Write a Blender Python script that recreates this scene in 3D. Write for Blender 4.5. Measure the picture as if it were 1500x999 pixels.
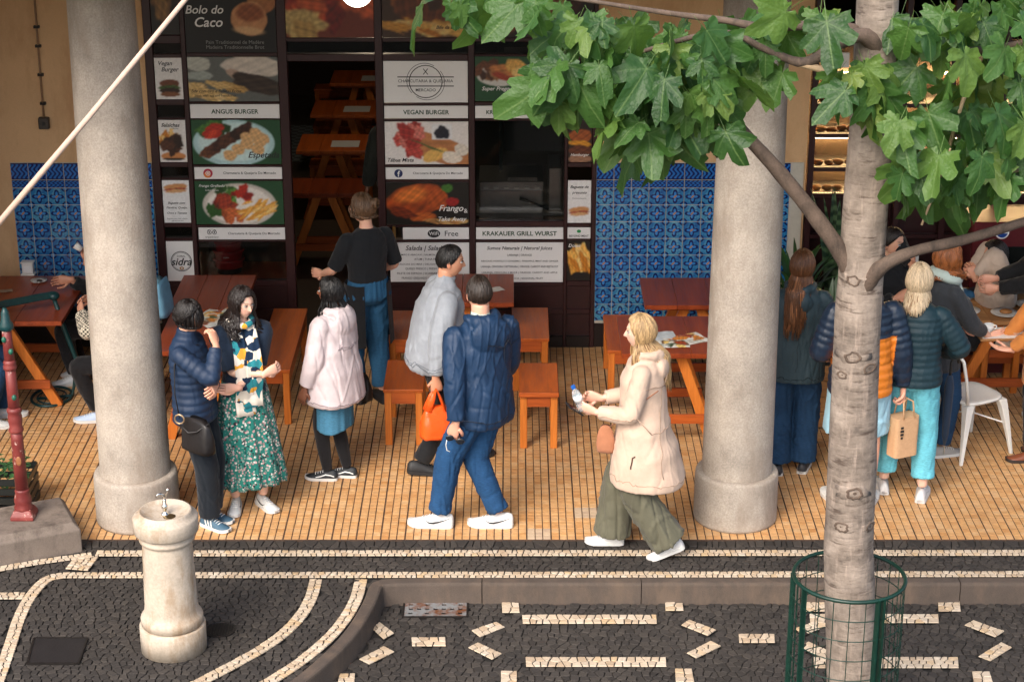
import bpy, bmesh, math, random
import numpy as np
from mathutils import Vector, Matrix, noise
for o in list(bpy.data.objects): bpy.data.objects.remove(o)
SC = bpy.context.scene
C = SC.collection
R = math.radians
PI = math.pi
# ------------------------------------------------------------------ camera, world, sun, exposure
CAMLOC = (0.0, -11.95, 5.96)
PITCH = R(20.8); FPX = 2906.0
cd = bpy.data.cameras.new('camera'); co = bpy.data.objects.new('camera', cd); C.objects.link(co)
co.location = CAMLOC; co.rotation_euler = (PI/2 - PITCH, 0, 0)
cd.sensor_width = 36.0; cd.lens = 36.0*FPX/1500.0; cd.clip_end = 2000
SC.camera = co
W = bpy.data.worlds.new('World'); SC.world = W; W.use_nodes = True
SUN_EL = R(43); SUN_AZ = R(208)          # azimuth clockwise from +Y: the light comes over the camera's shoulder
nt = W.node_tree; bg = nt.nodes['Background']; sky = nt.nodes.new('ShaderNodeTexSky')
sky.sky_type = 'NISHITA'; sky.sun_disc = False; sky.sun_elevation = SUN_EL; sky.sun_rotation = SUN_AZ
sky.air_density = 1.0; sky.dust_density = 4.0; sky.ozone_density = 1.0
nt.links.new(sky.outputs[0], bg.inputs[0]); bg.inputs[1].default_value = 0.15
sd = bpy.data.lights.new('sun', 'SUN'); so = bpy.data.objects.new('sun', sd); C.objects.link(so)
sd.energy = 1.2; sd.angle = R(32); sd.color = (1.0, 0.965, 0.92)
dv = Vector((math.sin(SUN_AZ)*math.cos(SUN_EL), math.cos(SUN_AZ)*math.cos(SUN_EL), math.sin(SUN_EL)))
so.rotation_euler = dv.to_track_quat('Z', 'Y').to_euler()
SC.view_settings.view_transform = 'Standard'; SC.view_settings.look = 'None'
SC.view_settings.gamma = 1; SC.view_settings.use_curve_mapping = False
SC.view_settings.exposure = 1.12

# ------------------------------------------------------------------ helpers
def _ray(px, py):
    u = (px-750)/FPX; v = -(py-499.5)/FPX; c, s = math.cos(PITCH), math.sin(PITCH)
    return u, c+v*s, -s+v*c
def G(px, py, z=0.0):                       # ground point seen at a pixel of the 1500x999 photograph
    d = _ray(px, py); t = (z-CAMLOC[2])/d[2]
    return Vector([CAMLOC[i]+t*d[i] for i in range(3)])
def Wp(px, py, y):                          # point on the upright plane at depth y
    d = _ray(px, py); t = (y-CAMLOC[1])/d[1]
    return Vector([CAMLOC[i]+t*d[i] for i in range(3)])

class MB:
    def __init__(s): s.v = []; s.f = []; s.mi = []; s.c = []
    def add(s, vs, fs, mi=0, col=None):
        o = len(s.v); s.v += [tuple(v) for v in vs]; s.f += [tuple(i+o for i in f) for f in fs]; s.mi += [mi]*len(fs)
        s.c += [col or (1, 1, 1)]*len(vs) if not (col and isinstance(col[0], (tuple, list))) else list(col)
        return s
    def box(s, a, b, mi=0, col=None):
        x0, y0, z0 = a; x1, y1, z1 = b
        return s.add([(x0,y0,z0),(x1,y0,z0),(x1,y1,z0),(x0,y1,z0),(x0,y0,z1),(x1,y0,z1),(x1,y1,z1),(x0,y1,z1)],
              [(3,2,1,0),(4,5,6,7),(0,1,5,4),(1,2,6,5),(2,3,7,6),(3,0,4,7)], mi, col)
    def prism(s, pts, z0, z1, mi=0, col=None):        # polygon (ccw) extruded in z
        n = len(pts)
        return s.add([(p[0],p[1],z0) for p in pts]+[(p[0],p[1],z1) for p in pts],
              [tuple(range(n-1,-1,-1)), tuple(range(n,2*n))]+[(i,(i+1)%n,n+(i+1)%n,n+i) for i in range(n)], mi, col)
    def beam(s, a, b, w, h, up=(0,0,1), mi=0, col=None):   # rectangular bar from a to b
        a = Vector(a); b = Vector(b); d = (b-a).normalized(); r = d.cross(Vector(up))
        if r.length < 1e-4: r = d.cross(Vector((0,1,0)))
        r.normalize(); u = r.cross(d); r *= w/2; u *= h/2
        return s.add([a-r-u, a+r-u, a+r+u, a-r+u, b-r-u, b+r-u, b+r+u, b-r+u],
              [(3,2,1,0),(4,5,6,7),(0,1,5,4),(1,2,6,5),(2,3,7,6),(3,0,4,7)], mi, col)
    def loft(s, rings, mi=0, col=None, caps=True, closed=False):
        n = len(rings[0]); m = len(rings); vs = [p for r in rings for p in r]; fs = []
        for i in range(m if closed else m-1):
            j = (i+1) % m
            for k in range(n): fs.append((i*n+k, i*n+(k+1)%n, j*n+(k+1)%n, j*n+k))
        if caps and not closed: fs += [tuple(range(n-1,-1,-1)), tuple(range((m-1)*n, m*n))]
        return s.add(vs, fs, mi, col)
    def tube(s, pts, rad, n=10, mi=0, col=None, caps=True, flat=1.0, closed=False, ref=None):
        pts = [Vector(p) for p in pts]; m = len(pts)
        if not hasattr(rad, '__len__'): rad = [rad]*m
        rings = []; r = None
        for i in range(m):
            a = pts[(i-1) % m] if (closed or i) else pts[i]; b = pts[(i+1) % m] if (closed or i < m-1) else pts[i]
            t = (b-a).normalized()
            if r is None:
                r = t.cross(Vector(ref) if ref else Vector((0.13,0.21,0.97)))
                if r.length < 1e-3: r = t.cross(Vector((1,0,0)))
            else: r = r - t*r.dot(t)
            r.normalize(); u = t.cross(r)
            rings.append([pts[i] + r*(rad[i]*math.cos(2*PI*k/n)) + u*(rad[i]*flat*math.sin(2*PI*k/n)) for k in range(n)])
        return s.loft(rings, mi, col, caps, closed)
    def lathe(s, prof, c=(0,0,0), n=32, mi=0, col=None):   # (radius, z) profile, bottom to top
        c = Vector(c)
        return s.loft([[c+Vector((r*math.cos(2*PI*k/n), r*math.sin(2*PI*k/n), z)) for k in range(n)] for r, z in prof], mi, col)
    def ball(s, c, r, n=12, m=8, mi=0, col=None):
        c = Vector(c); r = Vector(r if hasattr(r, '__len__') else (r,r,r))
        return s.loft([[c+Vector((r.x*math.sin(PI*j/m)*math.cos(2*PI*k/n), r.y*math.sin(PI*j/m)*math.sin(2*PI*k/n), -r.z*math.cos(PI*j/m))) for k in range(n)]
              for j in [0.15]+list(range(1,m))+[m-0.15]], mi, col)
    def mesh(s, name, smooth=False, colors=False):
        me = bpy.data.meshes.new(name); me.from_pydata(s.v, [], s.f); me.update()
        if any(s.mi): me.polygons.foreach_set('material_index', s.mi)
        if colors:
            ca = me.color_attributes.new('Col', 'FLOAT_COLOR', 'POINT')
            ca.data.foreach_set('color', np.concatenate([np.array(s.c, dtype=np.float32).reshape(-1,3), np.ones((len(s.v),1), np.float32)], 1).ravel())
        if smooth: me.polygons.foreach_set('use_smooth', [True]*len(me.polygons))
        return me
def obj(name, me, m=None, parent=None, loc=None, **tags):
    if isinstance(me, MB): me = me.mesh(name)
    o = bpy.data.objects.new(name, me); C.objects.link(o)
    if m is not None and me is not None and not me.materials:
        for q in (m if isinstance(m, (list, tuple)) else [m]): me.materials.append(q)
    if parent: o.parent = parent
    if loc is not None: o.location = loc
    for k, v in tags.items(): o[k] = v
    return o
def thing(name, label, cat, loc=(0,0,0), rz=0, group=None):
    o = bpy.data.objects.new(name, None); C.objects.link(o); o.location = loc; o.rotation_euler = (0,0,rz); o.empty_display_size = .1
    o['label'] = label; o['category'] = cat
    if group: o['group'] = group
    return o
def tag(o, label, cat, group=None):
    o['label'] = label; o['category'] = cat
    if group: o['group'] = group
    return o
def struct(name, me, m, parent=None):
    o = obj(name, me, m, parent); o['kind'] = 'structure'; return o
def copy_tree(o, parent=None, loc=None, rz=None):
    c = o.copy(); C.objects.link(c); c.parent = parent
    if loc is not None: c.location = loc
    if rz is not None: c.rotation_euler = (0,0,rz)
    for ch in list(o.children): copy_tree(ch, c)
    return c
def bevel(me, w, seg=1, ang=30):
    bm = bmesh.new(); bm.from_mesh(me)
    es = [e for e in bm.edges if len(e.link_faces) == 2 and e.calc_face_angle(0) > R(ang)]
    bmesh.ops.bevel(bm, geom=es, offset=w, segments=seg, profile=.6, affect='EDGES', clamp_overlap=True)
    bm.to_mesh(me); bm.free(); return me
WORK = bpy.data.scenes.new('work')                 # scratch scene for evaluating modifiers and text, removed at the end
def remesh(mb, voxel, it=4, fac=.5):
    me = mb.mesh('tmp'); o = bpy.data.objects.new('tmp', me); WORK.collection.objects.link(o)
    m = o.modifiers.new('r', 'REMESH'); m.mode = 'VOXEL'; m.voxel_size = voxel
    if it: s = o.modifiers.new('s', 'SMOOTH'); s.factor = fac; s.iterations = it
    vl = WORK.view_layers[0]; vl.update(); dg = vl.depsgraph
    r = bpy.data.meshes.new_from_object(o.evaluated_get(dg)); bpy.data.objects.remove(o); bpy.data.meshes.remove(me)
    r.polygons.foreach_set('use_smooth', [True]*len(r.polygons)); return r
def coords(me):
    a = np.empty(len(me.vertices)*3, np.float32); me.vertices.foreach_get('co', a); return a.reshape(-1,3)
def set_coords(me, a): me.vertices.foreach_set('co', np.ascontiguousarray(a, np.float32).ravel()); me.update()
def vnormals(me):
    a = np.empty(len(me.vertices)*3, np.float32); me.vertices.foreach_get('normal', a); return a.reshape(-1,3)
def set_cols(me, rgb):
    ca = me.color_attributes.get('Col') or me.color_attributes.new('Col', 'FLOAT_COLOR', 'POINT')
    ca.data.foreach_set('color', np.concatenate([np.asarray(rgb, np.float32), np.ones((len(me.vertices),1), np.float32)], 1).ravel())
def srgb(r, g, b):
    f = lambda c: (c/255/12.92) if c/255 <= .04045 else ((c/255+.055)/1.055)**2.4
    return (f(r), f(g), f(b))

# ------------------------------------------------------------------ materials
class NT:
    def __init__(s, name):
        s.m = bpy.data.materials.new(name); s.m.use_nodes = True; s.t = s.m.node_tree; s.b = s.t.nodes['Principled BSDF']
    def n(s, typ, **kw):
        q = s.t.nodes.new('ShaderNode'+typ)
        for k, v in kw.items():
            if k.startswith('i_'):
                key = k[2:]; key = int(key) if key.isdigit() else key.replace('_', ' ')
                q.inputs[key].default_value = v
            else: setattr(q, k, v)
        return q
    def l(s, a, b): s.t.links.new(a, b)
    def ramp(s, fac, stops):
        q = s.n('ValToRGB'); e = q.color_ramp.elements
        while len(e) < len(stops): e.new(.5)
        for i, (p, c) in enumerate(stops): e[i].position = p; e[i].color = (*c, 1) if len(c) == 3 else c
        s.l(fac, q.inputs[0]); return q.outputs[0]
    def noise(s, scale, detail=4, rough=.55, vec=None, dim=None):
        q = s.n('TexNoise'); q.inputs['Scale'].default_value = scale; q.inputs['Detail'].default_value = detail; q.inputs['Roughness'].default_value = rough
        if vec is not None: s.l(vec, q.inputs['Vector'])
        return q.outputs[0]
    def mapping(s, src, scale=(1,1,1), rot=(0,0,0)):
        q = s.n('Mapping'); q.inputs['Scale'].default_value = scale; q.inputs['Rotation'].default_value = rot; s.l(src, q.inputs[0]); return q.outputs[0]
    def mix(s, fac, a, b, typ='MIX'):
        q = s.n('MixRGB', blend_type=typ)
        for i, x in enumerate((fac, a, b)):
            if isinstance(x, (int, float)): q.inputs[i].default_value = x
            elif isinstance(x, (tuple, list)): q.inputs[i].default_value = (*x[:3], 1)
            else: s.l(x, q.inputs[i])
        return q.outputs[0]
    def math(s, op, a, b=0.0, c=0.0):
        q = s.n('Math', operation=op)
        for i, x in enumerate((a, b, c)):
            if isinstance(x, (int, float)): q.inputs[i].default_value = x
            else: s.l(x, q.inputs[i])
        return q.outputs[0]
    def bump(s, h, strength=.3, dist=.01):
        q = s.n('Bump'); q.inputs['Strength'].default_value = strength; q.inputs['Distance'].default_value = dist
        s.l(h, q.inputs['Height']); s.l(q.outputs[0], s.b.inputs['Normal'])
    def out(s, col=None, rough=None, **kw):
        if col is not None:
            if isinstance(col, (tuple, list)): s.b.inputs['Base Color'].default_value = (*col[:3], 1)
            else: s.l(col, s.b.inputs['Base Color'])
        if rough is not None:
            if isinstance(rough, (int, float)): s.b.inputs['Roughness'].default_value = rough
            else: s.l(rough, s.b.inputs['Roughness'])
        for k, v in kw.items(): s.b.inputs[k.replace('_', ' ')].default_value = v
        return s.m
def mul(c, k): return tuple(min(1, x*k) for x in c)
def mottled(name, col, var=.25, scale=6, rough=.7, bump=.15, bscale=60, coord='Object', stain=None, **kw):
    n = NT(name); tc = n.n('TexCoord').outputs[coord]
    big = n.noise(scale, 5, .6, tc); fine = n.noise(bscale, 3, .6, tc)
    c = n.ramp(big, [(.3, mul(col, 1-var)), (.7, mul(col, 1+var*.6))])
    c = n.mix(.35, c, n.ramp(fine, [(.35, mul(col, 1-var*1.3)), (.65, mul(col, 1+var*.5))]))
    if stain: c = n.mix(n.ramp(n.noise(scale*.7, 8, .72, n.mapping(tc, (1.6,1.6,.55))), [(.48, (0,0,0)), (.68, (1,1,1))]), c, stain)
    n.bump(fine, bump, .004); return n.out(c, rough, **kw)
def plain(name, col, rough=.5, **kw): return NT(name).out(col, rough, **kw)
def randomised(name, cols, rough=.6, bscale=40, bump=.2, var=.12, **kw):     # tint picked per object (and per island for joined pieces)
    n = NT(name); oi = n.n('ObjectInfo').outputs['Random']; gi = n.n('NewGeometry').outputs['Random Per Island']
    f = n.math('FRACT', n.math('ADD', oi, gi)); tc = n.n('TexCoord').outputs['Object']; geo = n.n('NewGeometry').outputs['Position']
    k = len(cols); c = n.ramp(f, [(i/(k-1) if k > 1 else 0, q) for i, q in enumerate(cols)])
    big = n.noise(1.6, 5, .65, geo); fine = n.noise(bscale, 4, .6, geo)
    c = n.mix(n.ramp(big, [(.35, (.0,)*3), (.7, (.5,)*3)]), c, mul(cols[0], .75)); c = n.mix(var*2, c, n.ramp(fine, [(.3, (.25,)*3), (.7, (1,)*3)]), 'MULTIPLY')
    n.bump(fine, bump, .003); return n.out(c, rough, **kw)
def wood(name, dark, light, rough=.42, scale=1.0, axis=1):
    n = NT(name); tc = n.n('TexCoord').outputs['Object']; sc = [14*scale]*3; sc[axis] = 1.2*scale
    rnd = n.n('ObjectInfo').outputs['Random']; off = n.n('CombineXYZ'); n.l(n.math('MULTIPLY', rnd, 37.0), off.inputs[0]); n.l(n.math('MULTIPLY', rnd, 11.0), off.inputs[2])
    va = n.n('VectorMath', operation='ADD'); n.l(tc, va.inputs[0]); n.l(off.outputs[0], va.inputs[1])
    v = n.mapping(va.outputs[0], sc); w = n.noise(1.0, 6, .62, v); fine = n.noise(5, 3, .6, v)
    c = n.ramp(w, [(.28, dark), (.5, tuple((a+b)/2 for a, b in zip(dark, light))), (.72, light)])
    c = n.mix(.3, c, n.ramp(fine, [(.3, mul(dark, .8)), (.7, mul(light, 1.05))])); c = n.mix(n.math('MULTIPLY', rnd, .3), c, mul(dark, .8))
    n.bump(fine, .12, .002); return n.out(c, n.math('MULTIPLY_ADD', fine, .3, rough-.15), Specular_IOR_Level=.4)
def attr_mat(name, rough=.6, bump=0, bscale=300, **kw):                        # printed / per-vertex colour
    n = NT(name); a = n.n('Attribute', attribute_name='Col').outputs['Color']
    if bump: n.bump(n.noise(bscale, 3, .6, n.n('TexCoord').outputs['Object']), bump, .002)
    return n.out(a, rough, **kw)
def emit(name, col, k):
    n = NT(name); return n.out((0,0,0), .5, Emission_Color=(*col, 1), Emission_Strength=k)
M = {}
M['plaster'] = mottled('plaster', srgb(214,176,132), .10, 2.2, .9, .12, 90, stain=srgb(190,148,106))
M['redwood'] = mottled('dark_red_paint', (.030,.007,.008), .3, 8, .38, .1, 50)
M['blackred'] = mottled('blackened_paint', (.012,.006,.006), .3, 8, .4, .1, 50)
M['column'] = mottled('column_stone', srgb(178,167,154), .42, 2.6, .9, .9, 85, stain=srgb(140,126,112))
M['basalt'] = randomised('basalt_stone', [(.044,.039,.035), (.055,.048,.043), (.072,.062,.053), (.035,.031,.028)], .75, 70, .4, Specular_IOR_Level=.2)
M['lime'] = randomised('limestone_stone', [srgb(196,176,150), srgb(206,190,168), srgb(182,158,130), srgb(212,198,178), srgb(198,168,128)], .65, 60, .35)
M['joint'] = mottled('dark_joint_soil', (.016,.014,.012), .4, 9, .95, .4, 90)
M['kerb'] = mottled('kerb_stone_grain', (.085,.064,.050), .3, 5, .85, .6, 140, stain=(.12,.085,.06))
M['tile'] = randomised('ochre_floor_tile', [srgb(214,164,108), srgb(218,172,120), srgb(206,152,96), srgb(222,182,134), srgb(198,142,86)], .42, 24, .15, .16)
M['tile_pale'] = randomised('pale_repair_tile', [srgb(205,180,150), srgb(190,165,140)], .6, 24, .15)
M['grout'] = mottled('floor_grout', (.085,.048,.030), .5, 2.5, .9, .2, 60)
M['stone'] = mottled('plinth_stone', srgb(120,108,98), .25, 6, .9, .7, 120, stain=srgb(78,68,60))
M['marble'] = mottled('fountain_stone', srgb(192,178,160), .26, 5, .65, .4, 60, stain=srgb(150,122,90))
M['steel'] = mottled('brushed_steel', (.55,.54,.52), .15, 20, .32, .05, 200, Metallic=1.0)
M['chrome'] = plain('chrome', (.72,.7,.66), .15, Metallic=1.0)
M['iron'] = mottled('cast_iron', (.03,.026,.024), .3, 20, .5, .3, 120, Metallic=.6)
M['wood'] = wood('orange_pine', srgb(150,66,22), srgb(216,112,44))
M['woodx'] = wood('orange_pine_cross', srgb(140,58,22), srgb(206,104,42), axis=0)
M['woodz'] = wood('orange_pine_upright', srgb(178,92,30), srgb(230,138,58), axis=2)
M['wooddk'] = wood('stained_table_top', srgb(108,40,20), srgb(166,76,36), .35, axis=1)
M['crate'] = wood('raw_planter_wood', srgb(140,94,54), srgb(196,146,92), .7, axis=0)
M['white_metal'] = mottled('white_enamel', srgb(222,220,214), .06, 6, .4, .05, 60)
M['glass'] = plain('dark_glass', (.012,.014,.013), .06, Alpha=1.0)
M['print'] = attr_mat('printed_board', .38)
M['board'] = mottled('white_board', srgb(228,228,226), .04, 5, .4, .03, 60)
M['ink'] = plain('black_ink', (.012,.013,.014), .5)
M['inkgreen'] = plain('green_ink', srgb(20,62,34), .5)
M['inkwhite'] = plain('white_ink', (.75,.75,.73), .5)
# ------------------------------------------------------------------ ground pieces
rnd = random.Random(7)
def clip_half(poly, m, d):                 # keep the side of the bisector nearer the seed
    out = []
    for i in range(len(poly)):
        a, b = poly[i], poly[(i+1) % len(poly)]
        da = (a[0]-m[0])*d[0]+(a[1]-m[1])*d[1]; db = (b[0]-m[0])*d[0]+(b[1]-m[1])*d[1]
        if da <= 0: out.append(a)
        if (da < 0 < db) or (db < 0 < da):
            t = da/(da-db); out.append((a[0]+(b[0]-a[0])*t, a[1]+(b[1]-a[1])*t))
    return out
def cells(pts, own, h, gap):               # voronoi cells of pts[0:own], spacing h, shrunk by gap
    grid = {}
    for i, p in enumerate(pts): grid.setdefault((int(p[0]//(1.6*h)), int(p[1]//(1.6*h))), []).append(i)
    res = []
    for i in range(own):
        x, y = pts[i]; poly = [(x-1.5*h,y-1.5*h),(x+1.5*h,y-1.5*h),(x+1.5*h,y+1.5*h),(x-1.5*h,y+1.5*h)]
        gx, gy = int(x//(1.6*h)), int(y//(1.6*h))
        for a in (-1,0,1):
            for b in (-1,0,1):
                for j in grid.get((gx+a, gy+b), ()):
                    if j == i: continue
                    dx, dy = pts[j][0]-x, pts[j][1]-y; L = math.hypot(dx, dy)
                    if L > 3*h or L < 1e-6: continue
                    poly = clip_half(poly, (x+dx/2-dx/L*gap, y+dy/2-dy/L*gap), (dx, dy))
                    if len(poly) < 3: break
        res.append(poly if len(poly) >= 3 else None)
    return res
def inside(p, poly):
    c = False; n = len(poly); j = n-1
    for i in range(n):
        if (poly[i][1] > p[1]) != (poly[j][1] > p[1]) and p[0] < (poly[j][0]-poly[i][0])*(p[1]-poly[i][1])/(poly[j][1]-poly[i][1])+poly[i][0]: c = not c
        j = i
    return c
def clean(poly, e=.004):
    out = []
    for p in poly:
        if not out or math.hypot(p[0]-out[-1][0], p[1]-out[-1][1]) > e: out.append(p)
    return out if len(out) >= 3 else None
def stone_mb(mb, poly, z0, z1):
    cx = sum(p[0] for p in poly)/len(poly); cy = sum(p[1] for p in poly)/len(poly); n = len(poly); k = .91
    tl = [rnd.uniform(-.0013,.0013) for _ in range(2)]
    top = [(cx+(p[0]-cx)*k, cy+(p[1]-cy)*k, z1+tl[0]*(p[0]-cx)/.03+tl[1]*(p[1]-cy)/.03) for p in poly]
    mb.add([(p[0],p[1],z0) for p in poly]+[(p[0],p[1],z1-.004) for p in poly]+top,
           [(i,(i+1)%n,n+(i+1)%n,n+i) for i in range(n)]+[(n+i,n+(i+1)%n,2*n+(i+1)%n,2*n+i) for i in range(n)]+[tuple(range(2*n,3*n))])
def lay(polys, z0, z1, parent, mat, name, limit, jit=.0015):
    """the pieces nearest the camera become objects of their own, the rest one joined part"""
    polys = [q for q in (clean(p) for p in polys if p) if q]
    polys.sort(key=lambda q: math.hypot(q[0][0]*.6, q[0][1]+4.0) + (6 if abs(q[0][0]) > 3.3 or q[0][1] < -2.0 else 0))
    rest = MB()
    for i, q in enumerate(polys):
        zz = z1+rnd.uniform(-jit, jit)
        if i < limit:
            cx, cy = q[0][0], q[0][1]; mb = MB(); stone_mb(mb, [(p[0]-cx, p[1]-cy) for p in q], z0-z1, zz-z1)
            obj(name, mb, mat, parent, (cx, cy, z1))
        else: stone_mb(rest, q, z0, zz)
    if rest.v: o = obj(name+'s', rest, mat, parent); o['kind'] = 'stuff'
    return len(polys)
def resample(pl, step):
    out = [Vector(pl[0][:2])]; acc = 0; S = []
    pts = [Vector(p[:2]) for p in pl]; L = [0]
    for a, b in zip(pts, pts[1:]): L.append(L[-1]+(b-a).length)
    n = max(2, int(L[-1]/step)); res = []
    for i in range(n+1):
        d = L[-1]*i/n; k = 0
        while k < len(L)-2 and L[k+1] < d: k += 1
        t = (d-L[k])/max(1e-9, L[k+1]-L[k]); res.append(pts[k].lerp(pts[k+1], t))
    return res, L[-1]
def smooth_line(pl, it=2):
    pl = [Vector(p[:2]) for p in pl]
    for _ in range(it):
        q = [pl[0]]
        for a, b in zip(pl, pl[1:]): q += [a*.75+b*.25, a*.25+b*.75]
        pl = q+[pl[-1]]
    return pl
def band_cells(pl, width, h=.042, gap=.0034):
    """stones laid along a polyline band: (cells in world xy, outline polygon)"""
    ln, L = resample(pl, .03); n = len(ln); nor = []
    for i in range(n):
        t = (ln[min(n-1,i+1)]-ln[max(0,i-1)]).normalized(); nor.append(Vector((-t.y, t.x)))
    def mp(u, v):
        f = min(max(u/L, 0), 1)*(n-1); k = min(int(f), n-2); t = f-k
        return tuple(ln[k].lerp(ln[k+1], t)+nor[k].lerp(nor[k+1], t)*(v-width/2))
    rows = max(1, round(width/h)); cols = max(1, round(L/h)); pts = []
    for r in range(rows):
        for c in range(cols): pts.append(((c+.5+(.25 if r % 2 else -.25)+rnd.uniform(-.3,.3))*L/cols, (r+.5+rnd.uniform(-.24,.24))*width/rows))
    own = len(pts)
    pts += [(u, -v) for u, v in pts[:own]]+[(u, 2*width-v) for u, v in pts[:own]]+[(-u, v) for u, v in pts[:own] if u < 3*h]+[(2*L-u, v) for u, v in pts[:own] if u > L-3*h]
    pol = []
    for p in cells(pts, own, h, gap):
        if p: pol.append([mp(min(max(u, 0), L), min(max(v, 0), width)) for u, v in p])
    outline = [tuple(a+b*(width/2)) for a, b in zip(ln, nor)][::-1]+[tuple(a-b*(width/2)) for a, b in zip(ln, nor)]
    return pol, outline
def strip(outline, z):
    n = len(outline)//2; mb = MB(); up = outline[:n][::-1]; lo = outline[n:]
    mb.add([(*p, z) for p in lo]+[(*p, z) for p in up], [(i, i+1, n+i+1, n+i) for i in range(n-1)]); return mb
def field(x0, x1, y0, y1, test, h=.050, gap=.0028):
    pts = []; own = []; ny = int((y1-y0)/h); nx = int((x1-x0)/h)
    for j in range(ny):
        for i in range(nx): pts.append((x0+(i+.5+(.25 if j % 2 else -.25)+rnd.uniform(-.33,.33))*h, y0+(j+.5+rnd.uniform(-.33,.33))*h))
    a = [p for p in pts if test(p)]; b = [p for p in pts if not test(p)]
    return cells(a+b, len(a), h, gap)

struct('ground', MB().add([(-300,-300,-.19),(300,-300,-.19),(300,300,-.19),(-300,300,-.19)], [(0,1,2,3)]), mottled('far_asphalt', (.045,.043,.04), .3, 3, .9, .3, 60))
# pavement slab, its kerb and the mosaic
RZ = -.135                                     # street level; the arcade floor is z = 0
g2 = lambda px, py, z=0: tuple(G(px, py, z)[:2])
kin = [(9, g2(900,846)[1]), g2(900,846), g2(640,846), g2(556,847), g2(540,856), g2(535,876), g2(505,927), g2(450,979), g2(390,1022), (-1.95,-2.35), (-2.7,-2.9), (-4,-3.3), (-9,-3.5)]
kin = [Vector(p) for p in kin]
kin_s = [kin[0], kin[1], kin[2]]+smooth_line(kin[2:11], 2)[1:]+kin[11:]
slab = [tuple(p) for p in kin_s]+[(-9,.02),(9,.02)]
pav = struct('pavement', MB().prism(slab[::-1], -.19, -.018), M['joint'])
kerb = struct('kerb', None, None)
def kerb_run(pl, seg, w=.085):
    ln, L = resample(pl, .06); n = len(ln)
    nor = [Vector((-(ln[min(n-1,i+1)]-ln[max(0,i-1)]).normalized().y, (ln[min(n-1,i+1)]-ln[max(0,i-1)]).normalized().x)) for i in range(n)]
    step = max(2, int(seg/.06)); i = 0
    while i < n-1:
        j = min(n-1, i+step)
        if n-1-j < step*.5: j = n-1
        mb = MB(); rings = []
        for k in range(i, j+1):
            e = .003*(1 if k == i else -1 if k == j else 0); p = ln[k]
            t = (ln[min(n-1,k+1)]-ln[max(0,k-1)]).normalized(); a = p+t*e; o = nor[k]
            def q(d, z): return Vector((a.x+o.x*d, a.y+o.y*d, z))
            rings.append([q(.001,-.185), q(.001,-.002), q(.008,.004), q(w-.014,.004), q(w-.004,-.002), q(w,-.014), q(w+.012,-.185)])
        mb.loft(rings); obj('kerb_stone', mb, M['kerb'], kerb); i = j
kerb_run(kin_s, 1.05)
bands = []
yA = g2(900,809)[1]; yB = g2(900,840)[1]
bands.append(([(4.2,yA), g2(140,810)], .082))                                   # upper white line
bands.append(([(4.2,yB), g2(90,842)], .078))                                    # lower white line
bands.append((smooth_line([g2(92,842), g2(66,846), g2(33,887), g2(10,960), g2(-12,1020)]), .085))
bands.append(([g2(135,812), g2(60,822), g2(-60,843)], .07))
bands.append(([g2(128,814), g2(112,834)], .16))
bands.append(([g2(-40,872), g2(36,872)], .09))
bands.append((smooth_line([g2(463,848), g2(455,880), g2(432,913), g2(396,943), g2(333,978), g2(270,1010)]), .088))
bands.append((smooth_line([g2(529,848), g2(521,882), g2(492,925), g2(445,966), g2(385,1004), g2(350,1022)]), .088))
outl = []; white = []
bedmb = MB()
for pl, w in bands:
    pol, ol = band_cells(pl, w); white += pol; outl.append(ol)
    s = strip(ol, -.003-.0004*len(outl)); bedmb.add(s.v, s.f)
obj('line_bed', bedmb, M['joint'], pav)
lay(white, -.004, .003, pav, M['lime'], 'white_stone', 300)
slabtest = slab
def on_pave(p): return inside(p, slabtest) and p[1] < -.004 and not any(inside(p, o) for o in outl)
dark = field(-3.7, 3.7, -2.4, -.002, on_pave)
dark = [[(x, min(y, -.004)) for x, y in q] if q else None for q in dark]
lay(dark, -.02, -.005, pav, M['basalt'], 'dark_stone', 300)
# street: dark setts with white stone markings
road = struct('road', MB().prism([(-9,-9),(9,-9),(9,-.4),(-9,-.4)], -.188, RZ-.013), M['joint'])
marks = []
def quad(px): marks.append([g2(x, y, RZ) for x, y in px])
kern = [(735,878,760,898),(974,876,1000,895),(1180,877,1208,896),(1374,877,1406,896),(1600,877,1632,896)]
for a, b, c, d in kern: quad([(a,d),(c+2,d),(c,b),(a-1,b)])
for a, b, c, d in [(765,901,962,914),(770,963,976,977),(1186,900,1375,913),(1192,963,1404,979),(603,934,653,947),(1082,929,1135,942),(1500,930,1560,943)]: quad([(a,d),(c+1,d),(c,b),(a-1,b)])
for q in [[(690,924),(703,934),(740,919),(727,911)],[(685,949),(721,967),(736,958),(700,941)],[(544,921),(562,937),(578,928),(556,911)],[(525,966),(541,974),(579,955),(562,947)],
          [(997,916),(1037,932),(1050,923),(1009,908)],[(1005,957),(1020,965),(1057,947),(1041,939)],[(1163,921),(1178,931),(1215,916),(1201,908)],[(1169,948),(1206,966),(1221,957),(1184,940)],
          [(1412,916),(1458,934),(1472,925),(1425,909)],[(1432,962),(1451,969),(1483,949),(1466,941)],
          [(494,1000),(520,1000),(521,987),(497,987)],[(733,1001),(758,1001),(758,983),(733,983)],[(989,1000),(1018,1000),(1014,980),(988,980)],[(1426,1002),(1456,1002),(1450,984),(1423,984)]]: quad(q)
mo = []
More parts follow.
